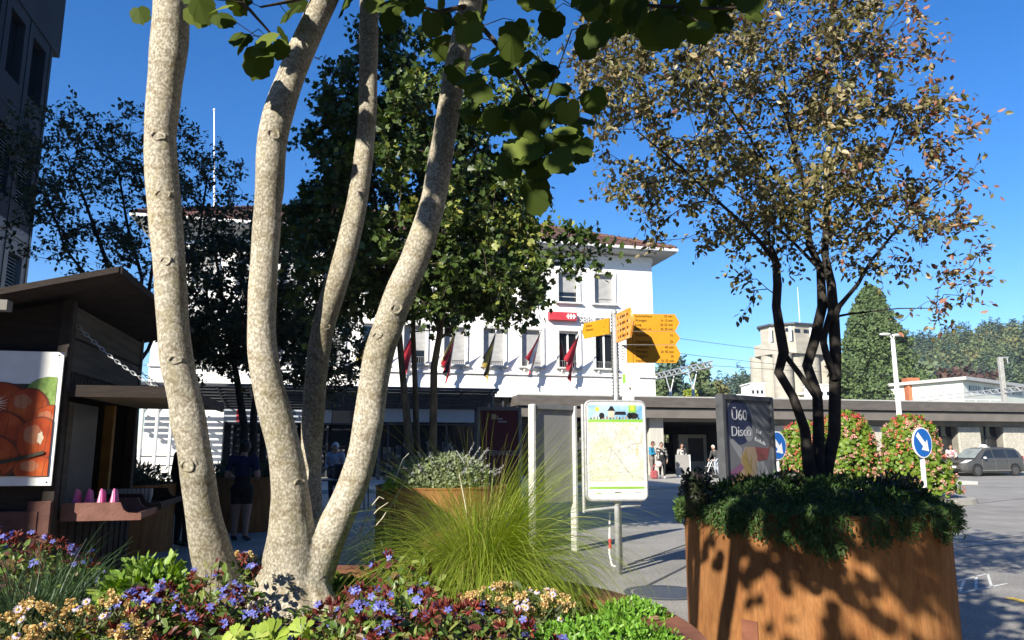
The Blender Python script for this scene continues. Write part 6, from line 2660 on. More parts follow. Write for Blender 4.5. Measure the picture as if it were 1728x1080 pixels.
# big lobed leaves hanging into the picture and the crown above it
M_big = leafmat('big_lobed_leaf', [lin('38461a'), lin('465622'), lin('526126'), lin('3e4c1e'), lin('74823c')], trans=.22, rough=.65, spec=.1)
rg = np.random.default_rng(9)
bm = MB()
lm = MB()
hang = [(345, 20, 2.5), (372, 48, 2.45), (418, 75, 2.5), (455, 95, 2.55), (470, 60, 2.7), (440, 88, 2.4), (488, 15, 2.8), (410, 8, 2.6), (330, 10, 2.4), (262, 30, 2.9),
        (640, 20, 2.7), (665, 35, 2.75), (700, 20, 2.6), (735, 30, 2.5), (600, 8, 2.9), (680, 8, 2.6), (720, 60, 2.9),
        (800, 60, 2.6), (815, 110, 2.55), (760, 130, 2.7), (840, 90, 2.5), (850, 140, 2.6), (830, 170, 2.5), (800, 195, 2.6), (790, 150, 2.75), (880, 180, 2.6), (905, 160, 2.7), (870, 215, 2.5), (900, 210, 2.6),
        (925, 135, 2.7), (935, 175, 2.6), (925, 205, 2.5), (890, 250, 2.5), (915, 255, 2.55), (870, 270, 2.5), (945, 230, 2.6), (955, 240, 2.5), (985, 255, 2.6), (888, 285, 2.45), (930, 292, 2.5), (905, 300, 2.5),
        (910, 342, 2.55), (745, 100, 2.9), (770, 40, 2.8), (860, 60, 2.8), (895, 120, 2.8), (960, 205, 2.7), (840, 230, 2.7), (860, 300, 2.6),
        (940, 15, 2.5), (965, 30, 2.45), (995, 25, 2.5), (1010, 50, 2.4), (1040, 30, 2.5), (1070, 15, 2.45), (1085, 60, 2.4), (1110, 35, 2.5), (1128, 70, 2.45), (1160, 30, 2.4), (1190, 62, 2.4), (1210, 20, 2.5),
        (1240, 15, 2.45), (1275, 18, 2.4), (1150, 10, 2.5), (1030, 60, 2.55), (1100, 78, 2.5), (1200, 45, 2.5)]
hp_, ax_, nn_, sz_ = [], [], [], []
for px, py, Y in hang:
    for q in range(2):
        p = at(px + rg.normal() * 14, py - 26 + rg.normal() * 11, Y + rg.normal() * .10)
        hp_.append(tuple(p))
        ax_.append((rg.normal() * .5 + .1, rg.normal() * .5 - .2, -.9 + rg.normal() * .35))
        nn_.append((rg.normal() * .45 - .35, -1 + rg.normal() * .3, .55 + rg.normal() * .35))
        sz_.append(.075 + .045 * rg.random())
# crown above the frame
ce = [((-.9, 2.6, 4.6), (1.5, 1.3, .85)), ((-.1, 3.0, 4.3), (1.1, 1.0, .6)), ((.5, 2.4, 3.75), (.55, .5, .3)), ((-.75, 1.3, 4.05), (1.0, 1.1, .7)), ((.1, 1.6, 3.95), (.9, 1.0, .6)), ((-1.2, .35, 4.0), (.8, .8, .6))]
cp_ = sample_ell(rg, ce, 1500)
hp_ += [tuple(p) for p in cp_ if p[2] > 3.35 + .1 * rg.random()]
m_ = len(hp_) - len(ax_)
ax_ += [tuple(v) for v in rg.normal(size=(m_, 3)) * .6 + np.array([0, 0, -.7])]
nn_ += [tuple(v) for v in rg.normal(size=(m_, 3)) * .4 + np.array([-.4, -.7, .7])]
sz_ += list(.09 + .05 * rg.random(m_))
leaves(lm, hp_, ax_, nn_, sz_, ROUND)
# limbs above the frame and hanging twigs
st_list = []
for nm in stem_geo:
    pts, rad = stem_geo[nm]
    p0, d = pts[0], (pts[0] - pts[6]).normalized()
    e = p0 + (d * .5 + Z3 * .5) * 1.2 + Vector((.1 * (nm == 'D'), 0, 0))
    bm.tube([tuple(pts[2]), tuple(p0), tuple(p0.lerp(e, .5)), tuple(e)], [rad[2] * .96, rad[0] * .95, rad[0] * .6, .012], 10, cap=False)
    st_list.append(([tuple(p0), tuple(p0.lerp(e, .5)), tuple(e)], [rad[0] * .9, rad[0] * .6, .012]))
# three long boughs leading to the hanging sprays
br = [('D', [(790, 20, 2.85), (835, 70, 2.75), (880, 130, 2.7), (912, 200, 2.6), (925, 260, 2.55)]), ('D', [(800, -30, 2.85), (900, -60, 2.7), (1000, -15, 2.55), (1100, 10, 2.45), (1210, 15, 2.42), (1275, 10, 2.4)]),
      ('A', [(300, -30, 2.72), (360, -25, 2.6), (420, 15, 2.55), (460, 60, 2.6)]), ('B', [(560, -20, 2.8), (500, 0, 2.75), (440, 12, 2.6)]), ('D', [(790, 10, 2.85), (740, 20, 2.75), (690, 5, 2.7)])]
for nm, path in br:
    pts = [tuple(at(*q)) for q in path]
    rr_ = list(np.linspace(.012, .004, len(pts)))
    bm.tube(pts, rr_, 7, cap=False)
    st_list.append((pts, rr_))
tg = [p for p in hp_[::2]]
grow(rg, bm, st_list, tg, r_tip=.0016, k_r=.004, wob=.12, up=.1)
bm.build('branches', mat('twig_bark', (.06, .045, .03), (.11, .085, .06), scale=20, rough=.9), mst_)
lm.build('crown', M_big, mst_)


def tree(name, loc, lab, stems, ells, n_t, n_leaf, size, shape, mats, bark, seed, spread=.22, r_tip=.004, k_r=.014, mi_fn=None, extra=None, group=None, droop=-.35, shell=.25, thin=None, up=.25, nspread=.6):
    rg = np.random.default_rng(seed)
    t = thing(name, loc, lab, 'tree', group)
    mb = MB()
    for pts, rad in stems:
        mb.tube(pts, rad, 9, 0, cap=False, bump=lambda i, an: 1 + .05 * math.sin(i * 1.7 + an * 2) + .03 * math.sin(an * 3 + i))
    mb.build('trunk', bark, t, smooth=True)
    T = sample_ell(rg, ells, n_t, shell)
    if thin is not None:
        T = T[thin(T, rg)]
    if extra is not None:
        T = np.vstack([T, np.array(extra)])
    bmb = MB()
    segs = grow(rg, bmb, stems, T, r_tip, k_r, wob=.1, up=up)
    per = max(1, int(n_leaf / len(segs)))
    pos, ax, nn = [], [], []
    for a, b in segs:
        a, b = np.array(a), np.array(b)
        d = b - a
        L = np.linalg.norm(d) + 1e-6
        for q in range(3):                                   # short side twigs
            o = nrm(rg.normal(size=(1, 3)) + d / L * .8)[0] * spread * (.6 + .8 * rg.random())
            s0 = a + d * (.3 + .7 * rg.random())
            e = s0 + o + np.array([0, 0, -.06 * spread])
            bmb.tube([tuple(s0), tuple((s0 + e) / 2 + rg.normal(size=3) * .01), tuple(e)], [r_tip * .8, r_tip * .6, r_tip * .4], 4, 0, cap=False)
            k = max(1, per // 3)
            f = rg.random((k, 1)) * 1.1
            pos.append(s0 + (e - s0) * f + rg.normal(size=(k, 3)) * .035 * spread / .22)
            ax.append(nrm(rg.normal(size=(k, 3)) + o / spread * .8 + np.array([0, 0, droop])))
            nn.append(rg.normal(size=(k, 3)) * nspread + np.array([-.15, -.25, .8]))
    pos, ax, nn = np.vstack(pos), np.vstack(ax), np.vstack(nn)
    bmb.build('branches', bark, t)
    lmb = MB()
    mi = mi_fn(pos, rg) if mi_fn else 0
    leaves(lmb, pos, ax, nn, size * (.65 + .7 * rg.random(len(pos))), shape, mi)
    lmb.build('crown', mats, t)
    return t


def pxe(px, py, Y, rx, ry, rd):
    """ellipsoid given in photograph pixels at distance Y"""
    c = at(px, py, Y)
    return (c, (rx / F * Y, rd, ry / F * Y * 1.03))


def stem_px(tr, Y0, Y1=None):
    pts, rad = [], []
    n = len(tr)
    for i, (x_, y_, w_) in enumerate(tr):
        Y = Y0 if Y1 is None else Y0 + (Y1 - Y0) * i / (n - 1)
        pts.append(tuple(at(x_, y_, Y)))
        q0, q1 = tr[max(i - 1, 0)], tr[min(i + 1, n - 1)]
        sl_c = max(.55, abs(q1[1] - q0[1]) / max(1e-6, math.hypot(q1[0] - q0[0], q1[1] - q0[1])))
        rad.append(w_ / 2 / F * Y * sl_c * .78)
    return pts, rad


# right planter tree
M_dbark = mat('dark_wet_bark', (.016, .013, .011), (.045, .038, .032), scale=14, rough=.85, bump=.4, bscale=50)
YR = 6.05
stR = [stem_px([(1372, 815, 30), (1366, 790, 27), (1358, 724, 22), (1338, 669, 22), (1314, 628, 21), (1323, 595, 22), (1316, 555, 22), (1310, 517, 20), (1312, 480, 19), (1309, 440, 16), (1300, 415, 12)], YR),
       stem_px([(1309, 442, 15), (1280, 405, 12), (1237, 363, 11), (1195, 325, 9), (1159, 290, 8), (1110, 250, 6), (1071, 218, 5)], YR, YR - .7),
       stem_px([(1382, 815, 30), (1382, 791, 27), (1381, 710, 23), (1379, 665, 23), (1362, 617, 22), (1374, 578, 22), (1388, 517, 22), (1386, 480, 20), (1384, 450, 18), (1366, 415, 15), (1357, 311, 11), (1330, 207, 7), (1322, 120, 5)], YR + .05, YR + .3),
       stem_px([(1375, 668, 15), (1350, 632, 14), (1324, 598, 15)], YR),
       stem_px([(1394, 815, 34), (1394, 791, 30), (1408, 732, 26), (1409, 640, 26), (1410, 591, 25), (1407, 535, 23), (1403, 480, 20), (1392, 430, 17), (1398, 311, 12), (1418, 233, 8), (1440, 130, 5)], YR + .1, YR + .1),
       stem_px([(1409, 640, 16), (1395, 600, 16), (1389, 575, 15), (1396, 545, 14), (1404, 520, 14)], YR + .05),
       stem_px([(1408, 540, 15), (1416, 517, 14), (1432, 498, 12), (1447, 480, 11), (1470, 440, 9), (1512, 389, 7), (1560, 330, 5), (1610, 290, 4)], YR, YR - .5),
       stem_px([(1384, 455, 14), (1330, 400, 9), (1260, 340, 7), (1200, 250, 5)], YR, YR + 1.0),
       stem_px([(1398, 400, 11), (1450, 330, 8), (1500, 250, 6), (1530, 170, 4)], YR, YR + .9),
       stem_px([(1357, 350, 10), (1290, 270, 7), (1230, 180, 5), (1180, 90, 4)], YR + .2, YR - .9)]
elR = [pxe(1300, 210, YR, 240, 200, 1.5), pxe(1330, 60, YR, 200, 130, 1.2), pxe(1100, 170, YR - .3, 140, 160, 1.2), pxe(1040, 110, YR, 80, 100, .8), pxe(1080, 60, YR, 110, 70, .8), pxe(1180, 330, YR - .1, 140, 90, 1.0), pxe(1450, 220, YR, 120, 170, 1.0),
       pxe(1500, 400, YR, 110, 70, .8), pxe(1400, 370, YR, 150, 70, 1.0), pxe(1010, 130, YR + .3, 50, 90, .5), pxe(1060, 300, YR, 60, 50, .5)]
exR = [tuple(at(x_, y_, YR + o_)) for x_, y_, o_ in ((1640, 215, -.3), (1600, 235, -.2), (1650, 290, -.1), (1620, 330, 0), (1650, 370, .1), (1660, 425, .1), (1640, 450, 0), (1600, 470, .1), (1580, 520, 0), (1585, 545, 0),
       (1560, 90, 0), (1545, 20, .1), (1530, 60, -.1), (1575, 160, 0), (1560, 200, .1), (1600, 300, .3), (1610, 400, .2), (1270, 490, -.1), (1262, 470, -.1), (1590, 240, .1), (1560, 330, .1), (1640, 480, .1), (1640, 500, 0))]
LR = [leafmat('autumn_olive', [lin('454a24'), lin('5e5e34'), lin('787048'), lin('52502e'), lin('8e865c')], trans=.14),
      leafmat('autumn_gold', [lin('7a6e4a'), lin('9c8f68'), lin('8d7852'), lin('b3a986')], trans=.2),
      leafmat('autumn_red', [lin('7a4a3c'), lin('94624a'), lin('a87a66'), lin('6a463a'), lin('b09274')], trans=.22)]


def miR(pos, rg):
    c0 = at(1300, 250, YR)
    x = (pos[:, 0] - c0.x)
    z = (pos[:, 2] - c0.z)
    v = rg.random(len(pos))
    pr_red = np.clip(.04 + .33 * (x - .35) + .06 * z, .02, .62)
    pr_gold = np.clip(.20 + .12 * z + .04 * x, .08, .42)
    return np.where(v < pr_red, 2, np.where(v < pr_red + pr_gold, 1, 0))


tree('autumn_tree', Vector((RP.x, RP.y, 1.1)), 'dark stemmed autumn tree with olive, gold and reddish leaves growing from the tall right planter', stR, elR, 440, 19500, .054, OVATE, LR, M_dbark, 31,
     spread=.20, r_tip=.0032, k_r=.011, mi_fn=miR, extra=exR, shell=.2, nspread=.9)

# central maple
YC = 11.6
M_mbark = mat('maple_bark', (.07, .055, .035), (.17, .135, .085), scale=12, rough=.9, bump=.5, bscale=40, stretch=(1, 1, .4))
stC = [stem_px([(694, 800, 20), (688, 720, 17), (680, 640, 15), (674, 570, 14), (660, 480, 11), (640, 380, 8), (620, 260, 5), (600, 150, 4)], YC),
       stem_px([(706, 800, 16), (702, 720, 13), (700, 640, 12), (697, 560, 11), (700, 450, 9), (710, 330, 7), (705, 200, 5), (690, 90, 4)], YC + .2, YC + .6),
       stem_px([(730, 800, 18), (731, 700, 16), (732, 620, 16), (741, 570, 14), (750, 500, 12), (760, 400, 9), (790, 300, 6), (820, 200, 4)], YC - .1, YC - .3),
       stem_px([(745, 570, 9), (790, 530, 7), (850, 480, 5), (930, 440, 4), (1000, 418, 3)], YC - .1, YC - .4)]
elC = [pxe(690, 330, YC, 165, 220, 1.8), pxe(660, 180, YC, 140, 110, 1.2), pxe(700, 100, YC, 100, 70, .9), pxe(800, 390, YC - .2, 120, 130, 1.3), pxe(560, 300, YC, 60, 130, .9), pxe(600, 450, YC, 95, 85, 1.1),
       pxe(840, 260, YC, 90, 140, 1.0), pxe(905, 150, YC + .3, 40, 90, .5), pxe(930, 420, YC - .3, 75, 28, .5), pxe(850, 485, YC - .3, 90, 50, .9), pxe(740, 500, YC, 110, 60, 1.3), pxe(820, 460, YC - .3, 110, 80, 1.2), pxe(560, 420, YC, 75, 140, 1.0)]
exC = [tuple(at(x_, y_, YC - .3)) for x_, y_ in ((1015, 420), (985, 428), (960, 410), (1000, 440), (955, 448), (900, 500), (880, 530), (840, 520), (560, 200), (540, 250), (520, 330), (590, 110), (640, 60), (690, 40), (900, 70), (915, 110))]
LC = [leafmat('maple_green', [lin('2f4018'), lin('3d5120'), lin('4a5f28'), lin('36491e'), lin('586b30')], trans=.14),
      leafmat('maple_sunlit_yellow_green', [lin('75833a'), lin('8f9848'), lin('66783a'), lin('a6a456')], trans=.22)]


def miC(pos, rg):
    n = rg.random(len(pos))
    ph = np.sin(pos[:, 0] * 2.3 + 1) + np.sin(pos[:, 2] * 2.9) + np.sin(pos[:, 1] * 2.1)
    return (n < .07 + .34 * (ph > .5) * (pos[:, 0] > at(700, 300, YC).x)).astype(int)  # right-hand clumps get more bright leaves: sunlight put into the leaf colour


tree('maple_tree', Vector((CP.x, CP.y, 1.0)), 'dense dark green maple with three slim trunks growing from the planter behind the feather grass', stC, elC, 700, 34000, .10, MAPLE, LC, M_mbark, 17,
     spread=.30, r_tip=.005, k_r=.012, mi_fn=miC, extra=exC, shell=.3, nspread=.95)

# tree of the left planter, in the shade of the office block
YL = 11.8
LLd = [leafmat('shade_leaf', [lin('3b4628'), lin('465030'), lin('525636'), lin('38422a')], trans=.12)]
stL = [stem_px([(205, 800, 14), (203, 700, 12), (205, 560, 11), (190, 470, 10), (165, 400, 8), (140, 330, 6), (110, 260, 4)], YL),
       stem_px([(212, 800, 14), (214, 690, 11), (222, 560, 10), (240, 470, 8), (215, 380, 6), (200, 290, 4)], YL + .2, YL + .5),
       stem_px([(222, 800, 14), (230, 690, 12), (238, 560, 10), (300, 470, 8), (335, 400, 6), (350, 300, 4)], YL - .1, YL - .5),
       stem_px([(215, 640, 10), (250, 590, 9), (262, 560, 9), (250, 500, 8), (262, 420, 6), (262, 300, 4), (240, 230, 3)], YL - .3, YL),
       stem_px([(200, 600, 9), (150, 470, 7), (110, 420, 6), (80, 330, 4), (40, 250, 3)], YL, YL + .3)]
elL = [pxe(150, 260, YL, 120, 70, 1.2), pxe(270, 250, YL, 100, 60, 1.1), pxe(60, 270, YL, 70, 75, 1.0), pxe(200, 340, YL, 160, 70, 1.3), pxe(340, 320, YL, 70, 60, .9), pxe(50, 390, YL, 50, 50, .6), pxe(150, 420, YL, 110, 40, .9), pxe(270, 430, YL - .2, 90, 80, .7)]
exL = [tuple(at(x_, y_, YL)) for x_, y_ in ((225, 175), (220, 190), (390, 275), (375, 265), (10, 190), (60, 190), (20, 330), (10, 380), (40, 420), (20, 230), (100, 200), (300, 200))]
tree('shaded_tree', Vector((LP.x, LP.y, 1.0)), 'dark thin leaved tree behind the market hut roof, in front of the office block', stL, elL, 320, 10500, .075, OVATE, LLd, M_dbark, 41, spread=.24, r_tip=.0035, k_r=.010, extra=exL, shell=.2)

# second dark tree standing in front of the white facade
YS = 15.2
stS = [stem_px([(408, 830, 20), (412, 720, 17), (400, 640, 14), (385, 560, 10), (370, 470, 7), (360, 400, 4)], YS), stem_px([(425, 830, 18), (428, 700, 15), (440, 600, 12), (470, 500, 9), (490, 420, 5)], YS + .2, YS + .4),
       stem_px([(440, 830, 16), (446, 700, 13), (470, 620, 11), (520, 540, 8), (560, 480, 5)], YS - .1, YS - .5)]
elS = [pxe(370, 480, YS, 75, 110, 1.2), pxe(420, 560, YS, 110, 90, 1.3), pxe(360, 590, YS, 65, 60, 1.0), pxe(505, 460, YS, 70, 120, 1.2), pxe(560, 600, YS, 70, 60, 1.0), pxe(500, 590, YS, 90, 60, 1.1), pxe(430, 400, YS, 90, 60, 1.0), pxe(590, 640, YS, 40, 26, .6)]
tree('shaded_tree', Vector((at(424, 800, YS).x, YS, 0)), 'dark thin leaved tree before the white facade, between the two left pale stems', stS, elS, 460, 25000, .095, OVATE, LLd, M_dbark, 43, spread=.30, r_tip=.005, k_r=.011, shell=.2)

# ================================================================== planting in the planters
PL = [leafmat('plumbago_leaf', [lin('46602a'), lin('5c7432'), lin('738a40'), lin('4e6630'), lin('8f9c52'), lin('5e342f'), lin('6e3a34')], trans=.22, rough=.4),
      leafmat('plumbago_calyx', [lin('5c2622'), lin('7a332a'), lin('8a4034'), lin('4e1f1f')], trans=.1, rough=.6),
      leafmat('plumbago_blue', [lin('6a70c8'), lin('7f86d2'), lin('5a60b4'), lin('989ede'), lin('7468bc')], trans=.25, rough=.6)]
M_stem = mat('green_stem', (.05, .07, .02), (.09, .11, .04), scale=20, rough=.7)


def mound(rg, c, rx, ry, h, n, inner=.55):
    d = rg.normal(size=(n, 3))
    d[:, 2] = np.abs(d[:, 2])
    d = nrm(d)
    rr_ = inner + (1.04 - inner) * rg.random((n, 1)) ** .6
    p = np.array(c) + d * np.array([rx, ry, h]) * rr_
    return p, nrm(d * np.array([1 / rx, 1 / ry, 1 / h]))


def plumbago(c, rx, ry, h, nl, nh, lab, seed):
    rg = np.random.default_rng(seed)
    t = thing('plumbago', c, lab, 'plant', 'blue flowering plumbago clumps in the front planter')
    p, d = mound(rg, c, rx, ry, h, nl)
    mb = MB()
    nn = d + rg.normal(size=(nl, 3)) * .55 + np.array([-.1, -.2, .35])
    leaves(mb, p, rg.normal(size=(nl, 3)) + d * .5, nn, .020 + .020 * rg.random(nl), OVATE)
    mb.build('foliage', PL[0], t)
    mb = MB()
    for i in range(0, nl, 9):
        q = p[i]
        b = np.array([c[0] + (q[0] - c[0]) * .6, c[1] + (q[1] - c[1]) * .6, c[2] - .02])
        mb.tube([tuple(b), tuple((b + q) / 2 + rg.normal(size=3) * .01), tuple(q)], [.0022, .0018, .001], 4, cap=False)
    mb.build('stems', mat('reddish_stem', (.09, .04, .025), (.14, .07, .04), scale=20, rough=.7), t)
    # flower heads
    p, d = mound(rg, c, rx, ry, h, nh, .95)
    for i in range(nh):
        cal = MB()
        q = p[i] + d[i] * .012 + np.array([0, 0, .014])
        k = 26
        dd = nrm(rg.normal(size=(k, 3)) + d[i] * .7 + np.array([0, 0, .5]))
        leaves(cal, q + dd * .004, dd, rg.normal(size=(k, 3)), .016 + .012 * rg.random(k), NARROW)
        nf = int(rg.integers(1, 7)) if rg.random() < .68 else 0
        for f in range(nf):
            fd = nrm((rg.normal(size=3) * .7 + d[i] * .5 + np.array([-.15, -.7, .75]))[None])[0]
            fc = q + fd * (.016 + .010 * rg.random()) + rg.normal(size=3) * .006
            u = np.cross(fd, [0.3, .2, 1.0])
            u /= np.linalg.norm(u)
            v = np.cross(fd, u)
            an = np.arange(5) * 1.2566 + rg.random() * 6
            axs = np.cos(an)[:, None] * u + np.sin(an)[:, None] * v + fd * .12
            leaves(cal, np.repeat(fc[None], 5, 0), axs, np.repeat(fd[None], 5, 0), .0100 + .002 * rg.random(), PETAL, 1)
        cal.build('flower_head', [PL[1], PL[2]], t)


def P3(px, py, Y):
    return at(px, py, Y)


def C3(px, Y, z=.95):
    p = at(px, 800, Y)
    return Vector((p.x * 1.03, Y, z))


plumbago(C3(50, 2.9, .95), .34, .30, .24, 1300, 80, 'plumbago clump with dark red heads at the far left edge of the bed', 1)
plumbago(C3(330, 2.15, .95), .24, .24, .19, 1500, 60, 'plumbago clump left of the tree base, in front of the leftmost pale stem', 2)
plumbago(C3(400, 2.55, .95), .16, .14, .22, 260, 15, 'small plumbago clump squeezed between the left stem and the forked tree base', 3)
plumbago(C3(665, 2.12, .93), .26, .24, .215, 1500, 74, 'broad plumbago clump with many blue flowers right of the tree base', 4)
plumbago(C3(700, 2.6, .95), .16, .14, .25, 300, 13, 'plumbago tuft with three tall blue heads just before the feather grass', 5)
plumbago(C3(790, 1.93, .93), .27, .20, .20, 1300, 66, 'dark red plumbago clump in the bottom centre, below the cream asters', 6)
plumbago(C3(500, 1.80, .90), .26, .18, .17, 800, 30, 'plumbago clump at the bottom edge right of the lime leaves', 7)

# faded asters: seed heads and pale daisies
M_ahead = leafmat('aster_seed', [lin('c9ac6c'), lin('d9c08a'), lin('b8955a'), lin('e0cf9f')], trans=.2, rough=.9)
M_apet = leafmat('aster_petal', [lin('d8cfe0'), lin('c5b6da'), lin('e6dfe6'), lin('b9a8d4')], trans=.3, rough=.7)
M_aeye = mat('aster_eye', (.5, .32, .04), (.6, .42, .08), scale=60, rough=.8)
M_aleaf = leafmat('aster_leaf', [lin('42502a'), lin('55633a'), lin('6b6f48'), lin('39452a')], trans=.15, rough=.6)


def aster(c, rx, ry, h, n_seed, n_daisy, lab, seed):
    rg = np.random.default_rng(seed)
    t = thing('aster', c, lab, 'plant', 'faded aster clumps in the front planter')
    nl = 900
    p, d = mound(rg, c, rx, ry, h * .93, nl, .5)
    mb = MB()
    leaves(mb, p, rg.normal(size=(nl, 3)) + d, d + rg.normal(size=(nl, 3)) * .7, .022 + .016 * rg.random(nl), NARROW)
    mb.build('foliage', M_aleaf, t)
    n_seed = n_seed // 3
    p, d = mound(rg, c, rx, ry, h, n_seed, .88)
    for i in range(n_seed):
        mb = MB()
        for q in range(5):
            k = 30
            dd = nrm(rg.normal(size=(k, 3)))
            pq = p[i] + rg.normal(size=3) * np.array([.016, .016, .009]) * (q > 0)
            leaves(mb, pq + dd * .0035, dd, rg.normal(size=(k, 3)), .0058 + .002 * rg.random(), QUAD)
        mb.build('seed_spray', M_ahead, t)
    p, d = mound(rg, c, rx, ry, h, n_daisy, .97)
    for i in range(n_daisy):
        mb = MB()
        fd = nrm((d[i] + rg.normal(size=3) * .35 + np.array([-.15, -.5, .3]))[None])[0]
        u = np.cross(fd, [.2, .3, 1])
        u /= np.linalg.norm(u)
        v = np.cross(fd, u)
        k = 13
        an = np.arange(k) * 6.283 / k + rg.random()
        axs = np.cos(an)[:, None] * u + np.sin(an)[:, None] * v + fd * (.15 + .5 * rg.random()) * rg.choice([-1, 1])
        leaves(mb, np.repeat(p[i][None], k, 0), axs, np.repeat(fd[None], k, 0), .0125, NARROW)
        mb.ell(tuple(p[i] + fd * .002), .0042, 7, 5, 1)
        mb.build('daisy', [M_apet, M_aeye], t)


aster(C3(150, 1.98, .95), .27, .24, .215, 210, 50, 'cream seed headed aster clump in the bottom left corner of the bed', 11)
aster(C3(30, 1.85, .93), .20, .2, .17, 90, 10, 'yellowish aster clump cut by the left edge of the picture, below the dark sedge', 12)
aster(C3(870, 2.45, .93), .22, .18, .20, 110, 44, 'cream and pale lilac aster clump below the feather grass, left of the green cushion plant', 13)
aster(C3(430, 3.0, .95), .13, .12, .20, 60, 3, 'small cream flowered aster clump between the left stem and the forked base', 14)


def blades(mb, c, n, L, spread, rg, wd=.0022, up=1.0, droop=1.0, r0=.04, mi=0, segs=6, yaw=None, bias=(0, 0, 0)):
    for i in range(n):
        a = rg.random() * 6.283 if yaw is None else yaw + rg.normal() * .8
        l = L * (.55 + .55 * rg.random())
        sp_ = spread * (.25 + .95 * rg.random())
        dr = np.array([math.cos(a), math.sin(a), 0])
        b = np.array(c) + dr * r0 * rg.random() + np.array([rg.normal(), rg.normal(), 0]) * r0 * .4
        pts = []
        p = b.copy()
        el = math.pi / 2 - sp_ * .45
        step = l / segs
        dirz = el
        sidew = rg.normal() * .12
        aa = a
        for s in range(segs + 1):
            pts.append(p.copy())
            p = p + step * np.array([math.cos(dirz) * math.cos(aa), math.cos(dirz) * math.sin(aa), math.sin(dirz)]) + np.array(bias) * step * s / segs
            dirz -= droop * sp_ * (.7 + .6 * rg.random()) / segs * 1.6
            aa += sidew / segs * 2
        sd = np.cross(dr, [0, 0, 1]) + rg.normal(size=3) * .3
        sd /= np.linalg.norm(sd)
        w_ = wd * (.6 + .8 * rg.random())
        vs = []
        for s, q in enumerate(pts):
            ww = w_ * (1 - .85 * s / segs)
            vs.append(tuple(q - sd * ww / 2))
            vs.append(tuple(q + sd * ww / 2))
        mb.add(vs, [(2 * s, 2 * s + 1, 2 * s + 3, 2 * s + 2) for s in range(segs)], mi)


M_grass = [leafmat('feather_grass', [lin('6f8a24'), lin('8fa834'), lin('a8b448'), lin('7c962a'), lin('bcc063')], trans=.35, rough=.5),
           leafmat('straw_grass', [lin('a59a58'), lin('b9ae74'), lin('948a4a')], trans=.3, rough=.6)]
rg = np.random.default_rng(50)
gb = C3(815, 3.05, .95)
t = thing('feather_grass', gb, 'large fountain of fine yellow green feather grass in the middle of the front planter', 'grass')
mb = MB()
blades(mb, gb, 3000, .56, 1.1, rg, .0028, droop=1.6, r0=.09, segs=8)
blades(mb, gb, 2000, .86, 1.3, rg, .0028, droop=1.5, r0=.07, segs=8, yaw=-.45)
blades(mb, gb, 900, .74, 1.3, rg, .0028, droop=1.5, r0=.07, segs=8, yaw=3.4)
blades(mb, gb, 300, .52, .55, rg, .0022, droop=.7, r0=.07, segs=8)
blades(mb, gb, 420, .66, 1.1, rg, .0022, droop=1.4, r0=.07, segs=8, mi=1)
blades(mb, gb, 40, .74, .6, rg, .0022, droop=.55, r0=.06, segs=8, mi=1)
mb.build('blades', M_grass, t)
gb2 = C3(690, 3.35, .95)
t = thing('dark_grass', gb2, 'darker green grass tuft in shade between the right pale stem and the feather grass', 'grass')
mb = MB()
blades(mb, gb2, 900, .42, 1.1, rg, .003, droop=1.2, r0=.10, segs=6)
mb.build('blades', leafmat('deep_green_grass', [lin('3c5a1c'), lin('4d6e22'), lin('5f8030')], trans=.25), t)
# dry pale stalks left of it
t = thing('dry_stalks', C3(640, 3.3, .95), 'few bent pale dry stalks standing right of the rightmost pale stem', 'dry stalks')
for path in ([(606, 905), (622, 860), (640, 838), (648, 842)], [(612, 912), (645, 875), (668, 840), (690, 800)], [(618, 880), (640, 858), (655, 848)], [(775, 800), (785, 850), (792, 900)]):
    mb = MB()
    mb.tube([tuple(at(x_, y_, 3.1)) for x_, y_ in path], [.0028] * (len(path) - 1) + [.0015], 5)
    mb.build('stalk', mat('dry_stalk', (.5, .46, .36), rough=.8), t)
# sedge at the left
M_sedge = leafmat('sedge_leaf', [lin('33482e'), lin('42583a'), lin('556a48'), lin('3a5036')], trans=.2, rough=.4)
for k, (px, Y, n, L, lab) in enumerate(((95, 2.35, 420, .30, 'dark blue green sedge tuft above the cream asters at the left'), (150, 2.75, 170, .34, 'upright sedge tuft with arching blades before the dark hut counter'))):
    c = C3(px, Y, .97)
    t = thing('sedge', c, lab, 'grass', 'dark sedge tufts in the front planter')
    mb = MB()
    blades(mb, c, n, L, 1.0, np.random.default_rng(60 + k), .0055, droop=1.1, r0=.06, segs=6)
    mb.build('blades', M_sedge, t)
# lime lobed leaves
M_lime = leafmat('lime_leaf', [lin('8aa43a'), lin('a4b84c'), lin('7c9636'), lin('b2bd5c')], trans=.3, rough=.5)
for k, (px, Y, rx, h, n, lab) in enumerate(((445, 1.86, .12, .15, 70, 'lime green cranesbill with deeply cut leaves at the bottom edge below the tree'), (228, 2.12, .05, .20, 22, 'yellowish lobed leaf cluster beside the cream asters'),
                                            (545, 2.02, .05, .13, 26, 'small lime leaf cluster at the foot of the forked trunk'))):
    rgk = np.random.default_rng(70 + k)
    c = C3(px, Y, .95)
    t = thing('cranesbill', c, lab, 'plant', None)
    p, d = mound(rgk, c, rx, rx * .8, h, n, .75)
    mb = MB()
    leaves(mb, p, rgk.normal(size=(n, 3)) + d * .8, d * .7 + rgk.normal(size=(n, 3)) * .3 + np.array([-.1, -.5, .8]), .05 + .025 * rgk.random(n), PALM)
    mb.build('foliage', M_lime, t)
    mb = MB()
    for q in p[::2]:
        mb.tube([tuple(c), tuple((np.array(c) + q) / 2 + np.array([0, 0, .02])), tuple(q)], [.003, .002, .0012], 4, cap=False)
    mb.build('stems', M_stem, t)


